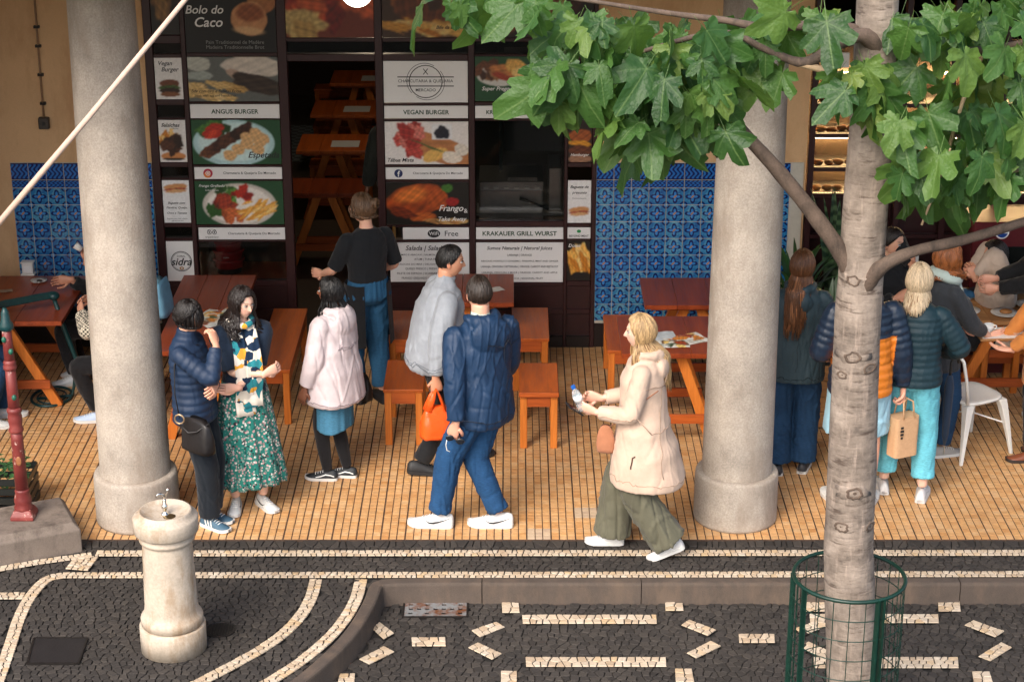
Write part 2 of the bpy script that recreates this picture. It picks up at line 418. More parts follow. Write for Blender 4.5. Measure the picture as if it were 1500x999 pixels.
for q in marks:
    a, b, c, d = [Vector(p) for p in q]           # a-b front edge, d-c rear edge
    if (b-a).length >= (d-a).length: p0, p1, w = (a+d)/2, (b+c)/2, ((d-a).length+(c-b).length)/2
    else: p0, p1, w = (a+b)/2, (d+c)/2, ((b-a).length+(c-d).length)/2
    ax = (p1-p0).normalized(); pol, ol = band_cells([p0, p1], w, .05)
    # shear the stones onto the real outline of the marking
    L = (p1-p0).length; nn = Vector((-ax.y, ax.x)); long_ = (b-a).length >= (d-a).length
    def warp(p):
        r = Vector(p)-p0; u = min(max(r.dot(ax)/L, 0), 1); v = min(max(r.dot(nn)/w+.5, 0), 1)
        if long_: return tuple((a.lerp(b, u)).lerp(d.lerp(c, u), v))
        return tuple((b.lerp(c, u)).lerp(a.lerp(d, u), v))
    ol = [warp(p) for p in ol]; mo.append(ol)
    mk = obj('road_marking', strip(ol, RZ+.002), M['joint'], road)
    for s in pol:
        s = clean([warp(p) for p in s])
        if not s: continue
        cx, cy = s[0]; mb = MB()
        ar = sum(s[i][0]*s[(i+1)%len(s)][1]-s[(i+1)%len(s)][0]*s[i][1] for i in range(len(s)))
        if ar < 0: s = s[::-1]
        stone_mb(mb, [(p[0]-cx, p[1]-cy) for p in s], -.003, .006+rnd.uniform(-.001,.001)); obj('white_stone', mb, M['lime'], mk, (cx, cy, RZ+.003))
def on_road(p):
    return not inside(p, kout) and not any(inside(p, o) for o in mo) and not (DR[0]-.01 < p[0] < DR[1]+.01 and DR[2]-.01 < p[1] < DR[3]+.01)
DR = (G(594,880,RZ).x, G(684,880,RZ).x, G(640,903,RZ).y, G(640,881,RZ).y)
off = []
for i, p in enumerate(kin_s):
    t = (kin_s[min(len(kin_s)-1,i+1)]-kin_s[max(0,i-1)]).normalized(); off.append(tuple(p+Vector((-t.y, t.x))*.105))
kout = off+[(-9,1),(9,1)]
setts = field(-1.9, 3.9, -3.3, -.5, on_road, .053, .0025)
lay(setts, RZ-.013, RZ, road, M['basalt'], 'dark_sett', 300, .002)
# drain grate, covers
dg = thing('drain_grate', 'rusty perforated steel drain grate in the gutter below the kerb', 'drain grate', ((DR[0]+DR[1])/2, (DR[2]+DR[3])/2, RZ))
w, d = (DR[1]-DR[0])/2, (DR[3]-DR[2])/2
mb = MB(); nx = 15; ny = 7
for j in range(ny):
    for i in range(nx):
        if i % 2 == 1 and j in (1, 3, 5) and ((i//2+j//2) % 2 == 0 or j == 3): continue
        x0 = -w+2*w*i/nx; y0 = -d+2*d*j/ny; mb.box((x0,y0,-.004),(x0+2*w/nx,y0+2*d/ny,.004))
n = NT('rusty_steel'); tc = n.n('TexCoord').outputs['Object']
rm = n.out(n.mix(n.ramp(n.noise(9,6,.7,tc),[(.45,(0,0,0)),(.62,(1,1,1))]), (.30,.31,.31), (.20,.075,.03)), .6, Metallic=.5)
bm = bmesh.new(); me = mb.mesh('plate'); bm.from_mesh(me); bmesh.ops.remove_doubles(bm, verts=bm.verts, dist=.0001); bm.to_mesh(me); bm.free()
obj('plate', me, rm, dg); obj('pit', MB().box((-w,-d,-.03),(w,d,-.012)), M['ink'], dg)
fr = MB(); fr.box((-w-.012,-d-.012,-.01),(-w,d+.012,.006)).box((w,-d-.012,-.01),(w+.012,d+.012,.006)).box((-w,-d-.012,-.01),(w,-d,.006)).box((-w,d,-.01),(w,d+.012,.006)); obj('frame', fr, M['iron'], dg)
mh = thing('manhole_cover', 'small round ribbed iron cover in dark cobbles beside the drinking fountain', 'manhole cover', G(322,922,-.004))
mb = MB().lathe([(.001,-.01),(.098,-.01),(.098,.005),(.086,.006),(.084,.002),(.001,.002)], n=36); obj('lid', mb, M['iron'], mh)
for k in range(9):
    x = -.07+.0175*k; L = math.sqrt(.078**2-x*x); obj('rib', MB().beam((x,-L,.004),(x,L,.004),.006,.005), M['iron'], mh)
a, b, c_, d_ = G(50,935), G(128,935), G(115,972), G(40,972)
ic = thing('inspection_cover', 'dark square cover plate filled with small cobbles beside curved white line', 'manhole cover', (0,0,0))
obj('plate', MB().prism([d_[:2], c_[:2], b[:2], a[:2]], -.01, .004), mottled('cover_iron', (.014,.012,.012), .4, 9, .6, .5, 90), ic)
for p, q in ((a,b),(b,c_),(c_,d_),(d_,a)): obj('rim', MB().beam(p+Vector((0,0,.002)), q+Vector((0,0,.002)), .012, .012), M['iron'], ic)

# arcade floor: ochre relief tiles 3 x 3 pads each
TS = .1635
floor = struct('arcade_floor', MB().prism([(-9,.0),(9,.0),(9,12.5),(-9,12.5)], -.19, -.0045), M['grout'])
def tile_mesh():
    mb = MB(); gx, gy, h = .0095, .0105, .010; wx = (TS-gx)/3; wy = (TS-gy)/3
    for i in range(3):
        for j in range(3):
            ix = .0055; iy = .0058
            x0 = gx/2+i*wx+(ix/2 if i else 0); x1 = gx/2+(i+1)*wx-(ix/2 if i < 2 else 0); y0 = gy/2+j*wy+(iy/2 if j else 0); y1 = gy/2+(j+1)*wy-(iy/2 if j < 2 else 0); e = .0016
            mb.add([(x0,y0,-.005),(x1,y0,-.005),(x1,y1,-.005),(x0,y1,-.005),(x0+e,y0+e*.5,0),(x1-e,y0+e*.5,0),(x1-e,y1-e*.5,0),(x0+e,y1-e*.5,0)], [(0,1,5,4),(1,2,6,5),(2,3,7,6),(3,0,4,7),(4,5,6,7)])
    return mb
tm = tile_mesh().mesh('floor_tile'); tm.materials.append(M['tile']); tm2 = tile_mesh().mesh('floor_tile'); tm2.materials.append(M['tile_pale'])
rest = MB(); proto = tile_mesh(); x00 = G(1280+556/5.55,791).x - 48*TS; cnt = 0
pale = [(G(1155/2.727+450,700+140/2.727)), (G(885/2.727+450,700+205/2.727)), G(735/2.727+450,700+190/2.727)]
palek = {(int((p.x-x00)//TS), int((p.y-.006)//TS)) for p in pale}
for j in range(0, 23):
    for i in range(0, 80):
        x = x00+i*TS; y = .006+j*TS
        if x < -4.6 or x > 4.6 or y > 3.62: continue
        z = rnd.uniform(-.0008, .0008)
        if (i, j) in palek or (cnt < 300 and -3.5 < x < 3.4):
            o = obj('floor_tile', tm2 if (i, j) in palek else tm, None, floor, (x, y, z)); cnt += 1
        else: rest.add([(v[0]+x, v[1]+y, v[2]+z) for v in proto.v], proto.f)
o = obj('floor_tiles', rest, M['tile'], floor); o['kind'] = 'stuff'
# ------------------------------------------------------------------ the market building
FY = 3.62
bld = thing('market_building', 'cream plastered arcade building with blue tiled dado and dark shop openings', 'building')
def slab3(name, a, b, m, parent=bld): return obj(name, MB().box(a, b), m, parent)
LX0, LX1 = -2.92, .685; RX1 = 2.39              # shopfront opening, right-hand opening starts at RX1
slab3('wall', (-9,FY,0), (LX0,FY+.3,4.3), M['plaster']); slab3('wall', (LX1,FY,0), (RX1,FY+.3,4.3), M['plaster'])
slab3('wall', (LX0,FY,3.35), (LX1,FY+.3,4.3), M['plaster']); slab3('wall', (RX1,FY,3.4), (9,FY+.3,4.3), M['plaster'])
slab3('ceiling', (-9,-.45,4.22), (9,FY-.002,4.5), mottled('low_bounce_ceiling', (.06,.04,.028), .3, 4, .8, .2, 40)); slab3('roof_slab', (-9,-.5,4.502), (9,12.6,4.7), M['plaster'])  # ceiling colour made dark to cut bounced light
slab3('added_shade_beam', (-9,-.44,3.76), (9,-.08,4.219), M['plaster']); slab3('added_shade_eave', (-9,-1.1,3.95), (9,-.4405,4.15), M['plaster']); slab3('added_shade_wall', (-5.2,-.07,0), (-4.95,FY-.003,4.219), M['plaster'])  # unseen beam, eave and end wall added to keep light off the back wall
dk = mottled('dim_interior_wall', (.035,.022,.016), .3, 2, .9, .1, 40)  # shade of the rooms put into a near-black wall colour
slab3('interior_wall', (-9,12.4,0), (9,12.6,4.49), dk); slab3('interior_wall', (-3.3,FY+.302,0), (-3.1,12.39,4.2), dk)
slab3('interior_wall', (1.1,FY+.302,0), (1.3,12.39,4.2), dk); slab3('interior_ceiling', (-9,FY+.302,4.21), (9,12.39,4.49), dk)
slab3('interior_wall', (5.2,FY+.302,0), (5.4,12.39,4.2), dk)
# the blue tile dado, tile by tile
n = NT('blue_majolica'); uv = n.n('TexCoord').outputs['UV']; sp = n.n('SeparateXYZ'); n.l(uv, sp.inputs[0])
u = n.math('MULTIPLY_ADD', sp.outputs[0], 2.0, -1.0); v = n.math('MULTIPLY_ADD', sp.outputs[1], 2.0, -1.0)
r = n.math('SQRT', n.math('ADD', n.math('MULTIPLY', u, u), n.math('MULTIPLY', v, v))); ang = n.math('ARCTAN2', v, u)
oi = n.n('ObjectInfo').outputs['Random']
wob = n.noise(3.2, 2, .5, uv)
pet = n.math('SUBTRACT', n.math('MULTIPLY_ADD', n.math('COSINE', n.math('MULTIPLY', ang, 4.0)), .20, .66), r)
au = n.math('SUBTRACT', 1.0, n.math('ABSOLUTE', u)); av = n.math('SUBTRACT', 1.0, n.math('ABSOLUTE', v))
cor = n.math('SQRT', n.math('ADD', n.math('MULTIPLY', au, au), n.math('MULTIPLY', av, av)))
d1 = n.math('ADD', u, v); d2 = n.math('SUBTRACT', u, v)
mid = n.math('SQRT', n.math('ADD', n.math('MULTIPLY', n.math('MULTIPLY', d1, d1), .7), n.math('MULTIPLY', n.math('MULTIPLY', d2, d2), 4.0)))
base = n.ramp(n.math('ADD', wob, n.math('MULTIPLY', oi, .2)), [(.40, srgb(26,88,156)), (.58, srgb(44,124,178)), (.82, srgb(86,160,186))])
navy = srgb(16,30,92)
c = n.mix(n.ramp(pet, [(.0, (0,)*3), (.05, (1,)*3)]), base, navy)
c = n.mix(n.ramp(n.math('SUBTRACT', pet, .26), [(.0, (0,)*3), (.05, (1,)*3)]), c, srgb(50,134,206))
c = n.mix(n.ramp(cor, [(.42, (1,)*3), (.48, (0,)*3)]), c, navy); c = n.mix(n.ramp(cor, [(.22, (1,)*3), (.27, (0,)*3)]), c, srgb(60,146,206))
c = n.mix(n.ramp(mid, [(.26, (1,)*3), (.32, (0,)*3)]), c, srgb(176,132,92))
c = n.mix(n.math('MULTIPLY', n.ramp(n.math('ADD', n.noise(5, 4, .7, uv), n.math('MULTIPLY', oi, .14)), [(.64, (0,)*3), (.74, (1,)*3)]), .6), c, srgb(140,186,200))
maj = n.out(c, .22, Coat_Weight=.3)
n = NT('blue_border_tile'); uv = n.n('TexCoord').outputs['UV']; sp = n.n('SeparateXYZ'); n.l(uv, sp.inputs[0])
s1 = n.math('SINE', n.math('MULTIPLY_ADD', sp.outputs[0], 25.1, n.math('MULTIPLY', n.math('SINE', n.math('MULTIPLY', sp.outputs[1], 12.6)), 2.2)))
c = n.ramp(n.math('MULTIPLY_ADD', s1, .5, .5), [(.35, srgb(14,30,92)), (.6, srgb(40,112,190))])
c = n.mix(n.ramp(n.math('ABSOLUTE', n.math('SUBTRACT', sp.outputs[1], .5)), [(.40, (0,)*3), (.43, (1,)*3)]), c, srgb(12,24,78)); bord = n.out(c, .22, Coat_Weight=.3)
def tile_me(w, h, m, name):
    g = .0034; mb = MB().box((g,-.009,g),(w-g,0,h-g)); me = mb.mesh(name); me.materials.append(m); ul = me.uv_layers.new(name='UVMap')
    for l in me.loops:
        p = me.vertices[l.vertex_index].co; ul.data[l.index].uv = (p.x/w, p.z/h)
    return me
AT = .1435; t_main = tile_me(AT, AT, maj, 'dado_tile'); t_b1 = tile_me(AT, AT, bord, 'border_tile'); t_b2 = tile_me(AT, AT*.48, bord, 'border_tile')
ZT = 1.596
def dado(x0, x1, parent, zmin):
    nx = int((x1-x0)/AT+.98); z = ZT
    grout = obj('dado_grout', MB().box((x0,FY-.012,zmin),(x1,FY-.001,ZT)), mottled('pale_grout', srgb(196,190,176), .1, 9, .9, .1, 40), parent)
    rows = [(t_b1, AT), (t_b2, AT*.48)]+[(t_main, AT)]*9
    for me, h in rows:
        z -= h
        if z < zmin-.01: break
        for i in range(nx):
            x = x0+i*AT
            if x+AT > x1+.03: continue
            obj(me.name.split('.')[0], me, None, parent, (x, FY-.0125+rnd.uniform(-.0006,.0006), z))
dado(LX1+.0, RX1-.02, bld, .21); dado(-2.925-8*AT, -2.925, bld, .21)
slab3('skirting', (LX1,FY-.014,0), (RX1,FY-.001,.208), M['blackred']); slab3('skirting', (-9,FY-.014,0), (LX0,FY-.001,.208), M['blackred'])
# conduit and switch on the left wall
sw = thing('light_switch', 'old surface conduit running down the cream wall to a dark switch box', 'switch')
p0, p1 = Wp(64,172,FY-.02), Wp(46,-60,FY-.02)
obj('conduit', MB().tube([p1, Wp(55,60,FY-.02), p0], .008, 8).mesh('conduit', True), mottled('conduit_paint', srgb(150,120,92), .2, 20, .7, .1, 60), sw)
for yy in (40, 68, 110, 152): q = Wp(50+yy*.085,yy,FY-.02); obj('saddle_clip', MB().box((q.x-.022,FY-.034,q.z-.01),(q.x+.022,FY-.001,q.z+.01)), M['iron'], sw)
bx = MB().box((p0.x-.042,FY-.05,p0.z-.095),(p0.x+.042,FY-.001,p0.z)); obj('switch_box', bevel(bx.mesh('switch_box'), .006), mottled('switch_brown', (.05,.04,.032), .2, 20, .5, .1, 60), sw)
obj('toggle', MB().box((p0.x-.01,FY-.062,p0.z-.06),(p0.x+.01,FY-.051,p0.z-.03)), M['ink'], sw)

# columns
def column(x, y, label):
    c = thing('stone_column', label, 'column', (x,y,0), 0, 'stone columns of the arcade')
    b = MB().lathe([(.282,0),(.285,.02),(.283,.3),(.281,.335),(.276,.349),(.262,.355),(.24,.3555)], n=56); obj('base', b.mesh('base', True), M['column'], c)
    rr = [(.238,.353),(.237,.36)]+[(.237-.034*(t/12)**1.25, .36+3.8*t/12) for t in range(1,13)]+[(.23,4.17),(.23,4.215)]
    s = MB().lathe(rr, n=56); obj('shaft', s.mesh('shaft', True), M['column'], c)
column(1.53, .362, 'tall round grey stone column beside woman in beige parka')
column(-2.56, .345, 'tall round grey stone column woman in puffer jacket leans on')

# ------------------------------------------------------------------ printed boards
class Canvas:
    def __init__(s, w, h, bg): s.w, s.h = w, h; s.a = np.ones((h, w, 3), np.float32)*np.array(bg, np.float32)/255; s.y, s.x = np.mgrid[0:h, 0:w]; s.x = (s.x+.5)/w; s.y = (s.y+.5)/h; s.k = w/h
    def ell(s, cx, cy, rx, ry, col, ang=0, soft=.06, wob=0, seed=0, var=.0):
        dx = (s.x-cx)*s.k; dy = s.y-cy; ca, sa = math.cos(ang), math.sin(ang); X = (dx*ca+dy*sa)/(rx*s.k); Y = (-dx*sa+dy*ca)/ry
        r = np.sqrt(X*X+Y*Y); th = np.arctan2(Y, X)
        if wob: r = r*(1+wob*(np.sin(3*th+seed)+.6*np.sin(5*th+seed*2.3)+.4*np.sin(9*th+seed*5.1)))
        m = np.clip((1-r)/soft+.5, 0, 1)[..., None]; c = np.array(col, np.float32)/255
        if var:
            g = np.sin(X*7+seed)*np.sin(Y*6+seed*1.7)+.6*np.sin(X*15+Y*11+seed*3); c = np.clip(c*(1+var*g[..., None]*.5), 0, 1)
        s.a = s.a*(1-m)+c*m; return s
    def rect(s, x0, y0, x1, y1, col): m = ((s.x > x0)&(s.x < x1)&(s.y > y0)&(s.y < y1))[..., None]; s.a = np.where(m, np.array(col, np.float32)/255, s.a); return s
    def scatter(s, cx, cy, rx, ry, n, cols, size, seed, asp=1.6, ang=None, var=.35, wob=.12):
        q = random.Random(seed)
        for i in range(n):
            t = q.uniform(0, 2*PI); d = math.sqrt(q.random()); k = q.uniform(.7,1.3)*size
            s.ell(cx+rx*d*math.cos(t), cy+ry*d*math.sin(t), k*asp/s.k, k, q.choice(cols), (q.uniform(0,PI) if ang is None else ang+q.uniform(-.4,.4)), .18, wob, q.uniform(0,9), var)
        return s
    def grain(s, k=.06, seed=1):
        g = np.random.RandomState(seed).rand(s.h, s.w, 1).astype(np.float32)-.5; s.a = np.clip(s.a*(1+g*k*2), 0, 1); return s
def board(name, x0, x1, z0, z1, cv, parent, dim=1.0, y=FY-.016):
    if cv is None:
        mb = MB().box((x0,y,z0),(x1,y+.012,z1)); return obj(name, bevel(mb.mesh(name), .002), M['board'], parent)
    w, h = cv.w, cv.h; a = cv.a; lin = np.where(a <= .04045, a/12.92, ((a+.055)/1.055)**2.4)*dim
    X = np.linspace(x0, x1, w+1); Z = np.linspace(z1, z0, h+1); XX, ZZ = np.meshgrid(X, Z)
    vs = np.stack([XX.ravel(), np.full(XX.size, y), ZZ.ravel()], 1); idx = np.arange((w+1)*(h+1)).reshape(h+1, w+1)
    f = np.stack([idx[1:,:-1].ravel(), idx[1:,1:].ravel(), idx[:-1,1:].ravel(), idx[:-1,:-1].ravel()], 1)
    pad = np.pad(lin, ((0,1),(0,1),(0,0)), 'edge'); cols = (pad+np.roll(pad,1,0)+np.roll(pad,1,1)+np.roll(np.roll(pad,1,0),1,1))/4
    cols[0] = pad[0]; cols[:,0] = pad[:,0]; cols = cols.reshape(-1,3)
    bk = [(x0,y,z0),(x1,y,z0),(x1,y,z1),(x0,y,z1),(x0,y+.012,z0),(x1,y+.012,z0),(x1,y+.012,z1),(x0,y+.012,z1)]; o = len(vs)
    faces = f.tolist()+[[o+i for i in q] for q in ((5,4,7,6),(4,5,1,0),(5,6,2,1),(6,7,3,2),(7,4,0,3))]
    me = bpy.data.meshes.new(name); me.from_pydata(vs.tolist()+bk, [], faces); me.update(); set_cols(me, np.concatenate([cols, np.full((8,3), .3)]))
    return obj(name, me, M['print'], parent)
def lettering(body, cx, cz, w, h, m, parent, y=FY-.0185, shear=0.0, thick=0.0, rot=0.0, space=1.0, name='lettering', flat=None):
    cu = bpy.data.curves.new('t', 'FONT'); cu.body = body; cu.align_x = 'CENTER'; cu.shear = shear; cu.offset = thick; cu.space_character = space; cu.resolution_u = 3; cu.space_line = 1.0
    t = bpy.data.objects.new('t', cu); WORK.collection.objects.link(t); vl = WORK.view_layers[0]; vl.update(); dg = vl.depsgraph; me = bpy.data.meshes.new_from_object(t.evaluated_get(dg)); bpy.data.objects.remove(t)
    a = coords(me)
    if len(a) == 0: return None
    lo, hi = a.min(0), a.max(0); s = min(w/(hi[0]-lo[0]), h/(hi[1]-lo[1])) if not (w and h and flat) else None
    sx, sy = (w/(hi[0]-lo[0]), h/(hi[1]-lo[1])) if s is None else (s, s)
    X = (a[:,0]-(lo[0]+hi[0])/2)*sx; Z = (a[:,1]-(lo[1]+hi[1])/2)*sy; ca, sa = math.cos(rot), math.sin(rot)
    if flat == 'ground': out = np.stack([cx+X, cz+Z, np.full(len(a), y)], 1)
    else: out = np.stack([cx+X*ca-Z*sa, np.full(len(a), y), cz+X*sa+Z*ca], 1)
    set_coords(me, out); me.name = name; return obj(name, me, m, parent)
def disc(cx, cz, r, m, parent, y=FY-.0182, name='emblem', r0=0, rz=None, a0=0, a1=2*PI, n=28):
    mb = MB(); rz = rz or r; full = abs(a1-a0-2*PI) < 1e-6; k = n+1
    vs = []
    for i in range(k): t = a0+(a1-a0)*i/n; vs += [(cx+r*math.cos(t), y, cz+rz*math.sin(t)), (cx+r0*math.cos(t), y, cz+r0*rz/r*math.sin(t))]
    mb.add(vs, [(2*i, 2*i+1, 2*i+3, 2*i+2) for i in range(n)]); return obj(name, mb, m, parent)
def bar(x0, x1, z0, z1, m, parent, y=FY-.0183, name='rule'): return obj(name, MB().add([(x0,y,z0),(x1,y,z0),(x1,y,z1),(x0,y,z1)], [(0,1,2,3)]), m, parent)

shop = thing('shopfront', 'dark red timber shopfront covered in food posters and menu boards', 'shopfront')
AX = (-2.85,-2.632); BX = (-2.586,-1.868); DX = (-1.79,-1.093); CX_ = (-1.027,-.353); DX2 = (-.296,.422); EX = (.455,.645)
def rail(a, b, m='redwood', nm='frame_rail'): obj(nm, bevel(MB().box(a, b).mesh(nm), .004), M[m], shop)
for x0, x1 in ((LX0,AX[0]-.004),(AX[1]+.004,BX[0]-.004),(BX[1]+.004,DX[0]),(DX[1],CX_[0]-.004),(CX_[1]+.004,DX2[0]-.004),(DX2[1]+.003,EX[0]-.003),(EX[1]+.004,LX1)): rail((x0,FY-.03,0),(x1,FY+.06,3.35), nm='frame_post')
def hrails(cx, zs, m='redwood'):
    for z0, z1 in zs: rail((cx[0]-.003,FY-.022,z0),(cx[1]+.003,FY+.05,z1), m)
hrails(AX, [(2.575,2.64),(2.46,2.49),(2.075,2.12),(1.953,1.97),(1.56,1.60),(1.45,1.47),(1.05,1.085),(.93,.955),(.54,.58),(3.3,3.35)])
hrails(BX, [(2.47,2.50),(2.082,2.10),(1.953,1.962),(1.56,1.58),(1.443,1.454),(1.048,1.07),(.925,.94),(.54,.585),(3.3,3.35)])
hrails(DX, [(2.588,2.62),(2.43,2.488),(3.3,3.35)])
hrails(CX_, [(2.588,2.62),(2.435,2.488),(2.07,2.09),(1.942,1.96),(1.56,1.58),(1.434,1.453),(1.05,1.07),(.92,.94),(.54,.57),(3.3,3.35)])
hrails(DX2, [(2.588,2.62),(2.472,2.488),(2.072,2.10),(1.945,1.96),(1.05,1.10),(.92,.94),(.54,.57),(3.3,3.35)])
hrails(EX, [(2.588,2.62),(2.435,2.488),(1.955,1.99),(1.56,1.60),(1.05,1.085),(.935,.95),(.54,.585),(3.3,3.35)])
# base panels
for cx in (AX, BX, CX_, DX2, EX):
    obj('base_panel', MB().box((cx[0]-.003,FY-.004,.10),(cx[1]+.003,FY+.04,.54)), M['redwood'], shop)
    rail((cx[0]-.003,FY-.026,.295),(cx[1]+.003,FY-.0045,.335)); rail((cx[0]-.003,FY-.034,.0),(cx[1]+.003,FY+.04,.10), 'blackred')
# glass panes behind the open fields
def pane(cx, z0, z1): obj('pane', MB().box((cx[0]-.002,FY+.01,z0),(cx[1]+.002,FY+.016,z1)), gl, shop)
n = NT('window_glass'); gl = n.out((.004,.006,.005), .03, Alpha=.35, Specular_IOR_Level=.5)
pane(BX, .585, .925)
for z0, z1 in ((1.47,1.56),(.955,1.05),(1.97,2.075),(2.49,2.575)): pane(AX, z0, z1)
for cx in (DX, CX_, DX2, EX): pane(cx, 2.488, 2.588)
pane(EX, 2.1, 2.435); pane(DX2, 1.10, 1.945)
GRN = (26,72,42); fries = [(214,150,58),(232,176,86),(190,118,36),(240,196,120)]; meat = [(58,32,22),(78,44,28),(40,24,18),(96,56,34)]; salad = [(40,84,30),(66,112,44),(26,60,24)]; tom = [(168,40,26),(196,62,36),(130,24,18)]
def W_(cx): return cx[1]-cx[0]
def mid(cx): return (cx[0]+cx[1])/2
# column B
cv = Canvas(96,104,(12,13,13)).ell(.86,.46,.16,.15,(176,112,66),.1,.06,.02,1,.12).ell(.71,.66,.20,.17,(206,146,96),.08,.05,.02,2,.10).ell(.72,.60,.15,.09,(150,84,48),.05,.35,.03,4,.2).ell(.70,.78,.17,.04,(226,180,130),.1,.5).grain()
b = board('poster', *BX, 2.50, 3.30, cv, shop, .8)
lettering('Bolo do', mid(BX)-.20, 2.845, .30, .095, M['inkwhite'], b, shear=.25, thick=.012); lettering('Caco', mid(BX)-.17, 2.745, .22, .10, M['inkwhite'], b, shear=.25, thick=.015)
dimw = plain('grey_ink', (.22,.22,.21), .5)
lettering('Pain Traditionnel de Madère', mid(BX)+.03, 2.585, .46, .04, dimw, b); lettering('Madeira Traditionnelle Brot', mid(BX)+.03, 2.545, .46, .04, dimw, b)
cv = Canvas(96,48,(92,96,92)).ell(.10,.15,.16,.16,(176,178,166),.1,.1,.05,1,.1).ell(.12,.42,.16,.10,(150,158,150),0,.1,.05,2,.1).ell(.72,.20,.34,.24,(196,186,172),.05,.06,.06,3,.12).ell(.55,.42,.14,.10,(170,146,128),.5,.1,.05,4,.1).ell(.80,.62,.34,.20,(52,40,32),.25,.08,.08,5,.4)
cv.scatter(.28,.76,.26,.18,14,[(196,164,104),(214,186,130),(176,140,80)],.075,3,3.2,.15).grain()
b = board('poster', *BX, 2.105, 2.465, cv, shop); lettering('Bife com ovo e Batatas Fritas', BX[0]+.22, 2.19, .40, .035, M['ink'], b, shear=.25, thick=.01); lettering('Steak with egg and french fries', BX[0]+.21, 2.15, .36, .025, M['ink'], b)
b = board('banner', *BX, 1.965, 2.08, None, shop); lettering('ANGUS BURGER', mid(BX)+.0, 2.022, .38, .048, M['inkgreen'], b, thick=.02)
cv = Canvas(96,50,GRN).ell(.47,.52,.46,.52,(168,202,204),0,.03).ell(.47,.50,.40,.44,(196,222,220),0,.1).scatter(.26,.22,.14,.12,10,salad,.09,2).scatter(.28,.28,.12,.12,6,tom,.07,4,2.4,-.4)
for i in range(7): cv.ell(.18+.07*i,.72-.085*i,.10,.13,random.Random(i).choice(meat),-.6,.12,.1,i,.5)
for i, (x, y) in enumerate(((.42,.80),(.52,.66),(.62,.54),(.74,.66),(.80,.42),(.72,.30),(.62,.40),(.76,.50))): cv.ell(x,y,.075,.12,(206,164,112),.3,.15,.05,i,.25)
b = board('poster', *BX, 1.584, 1.952, cv.grain(), shop); lettering('Espetada', BX[0]+.575, 1.655, .25, .075, M['ink'], b, shear=.3, thick=.015)
def social(z0, z1, x0, x1, txt, kind):
    b = board('banner', x0, x1, z0, z1, None, shop); zc = (z0+z1)/2; lettering(txt, x0+(x1-x0)*(.63 if kind != 'tripadvisor' else .64), zc, (x1-x0)*.60, .032, M['ink'], b, thick=.004)
    ex = x0+(x1-x0)*.155
    if kind == 'camera':
        disc(ex, zc, .038, plain('pink_print', srgb(176,40,66), .5), b); disc(ex-.006, zc-.012, .026, plain('orange_print', srgb(226,128,52), .5), b, FY-.0184)
        disc(ex, zc, .020, M['inkwhite'], b, FY-.0186, r0=.014); disc(ex, zc, .008, M['inkwhite'], b, FY-.0187); disc(ex+.014, zc+.014, .003, M['inkwhite'], b, FY-.0187)
    elif kind == 'face':
        disc(ex, zc, .034, plain('navy_print', srgb(24,44,92), .5), b); lettering('f', ex+.002, zc-.003, .03, .05, M['inkwhite'], b, FY-.0187, thick=.02)
    else:
        for s in (-1, 1):
            disc(ex+s*.021, zc+.012, .019, M['ink'], b, r0=.014); disc(ex+s*.021, zc+.012, .007, M['ink'], b, FY-.0184)
        disc(ex, zc+.028, .036, M['ink'], b, FY-.0185, rz=.010, r0=.028, a0=0, a1=PI); lettering('tripadvisor', ex, zc-.03, .11, .026, M['inkgreen'], b)
social(1.458, 1.558, BX[0]+.005, BX[1], 'Charcutaria & Queijaria Do Mercado', 'camera'); social(.943, 1.045, BX[0]+.01, BX[1]+.005, 'Charcutaria & Queijaria Do Mercado', 'tripadvisor'); social(1.457, 1.556, *CX_, 'Charcutaria & Queijaria Do Mercado', 'face')
cv = Canvas(96,50,GRN).ell(.50,.55,.42,.50,(196,190,180),0,.03).ell(.50,.55,.37,.43,(226,222,214),0,.08).scatter(.38,.30,.14,.16,12,salad+[(92,140,60)],.08,5).scatter(.22,.68,.08,.12,6,salad,.08,7).scatter(.32,.48,.12,.12,7,[(120,34,24),(150,54,34),(96,40,26)],.09,8).scatter(.52,.28,.12,.1,6,tom,.07,9)
cv.scatter(.42,.80,.14,.08,6,[(150,72,36),(190,98,52)],.08,10,1.8).scatter(.70,.62,.17,.22,26,fries,.035,11,4.6,-.45)
b = board('poster', *BX, 1.074, 1.442, cv.grain(), shop); lettering('Frango Grelhado', BX[0]+.14, 1.40, .21, .045, M['inkwhite'], b, shear=.3, thick=.012); lettering('Grilled Chicken', BX[0]+.14, 1.365, .11, .018, M['inkwhite'], b)
# column A
cv = Canvas(32,52,(34,30,26)).scatter(.4,.4,.3,.3,8,[(120,84,50),(150,110,60),(60,48,36)],.12,3); board('poster', *AX, 2.645, 3.30, cv.grain(), shop, .7)
cv = Canvas(32,50,(224,222,218)).ell(.52,.62,.36,.10,(104,58,34),0,.1,.03,1,.2).ell(.52,.72,.40,.06,(60,84,34),0,.15,.08,2,.4).ell(.52,.79,.38,.07,(48,28,20),0,.12,.06,3,.4).ell(.52,.88,.36,.06,(120,74,42),0,.1,.02,4,.2)
b = board('poster', *AX, 2.122, 2.458, cv.grain(), shop); lettering('Vegan', mid(AX)-.02, 2.41, .13, .045, M['ink'], b, shear=.3, thick=.015); lettering('Burger', mid(AX)+.015, 2.36, .14, .05, M['ink'], b, shear=.3, thick=.015)
cv = Canvas(32,52,(224,222,218)).ell(.5,.86,.46,.10,(196,130,74),0,.06).scatter(.35,.42,.26,.12,12,fries,.05,2,3).scatter(.55,.62,.34,.16,10,meat,.10,4).ell(.5,.93,.40,.03,(30,28,26),0,.2)
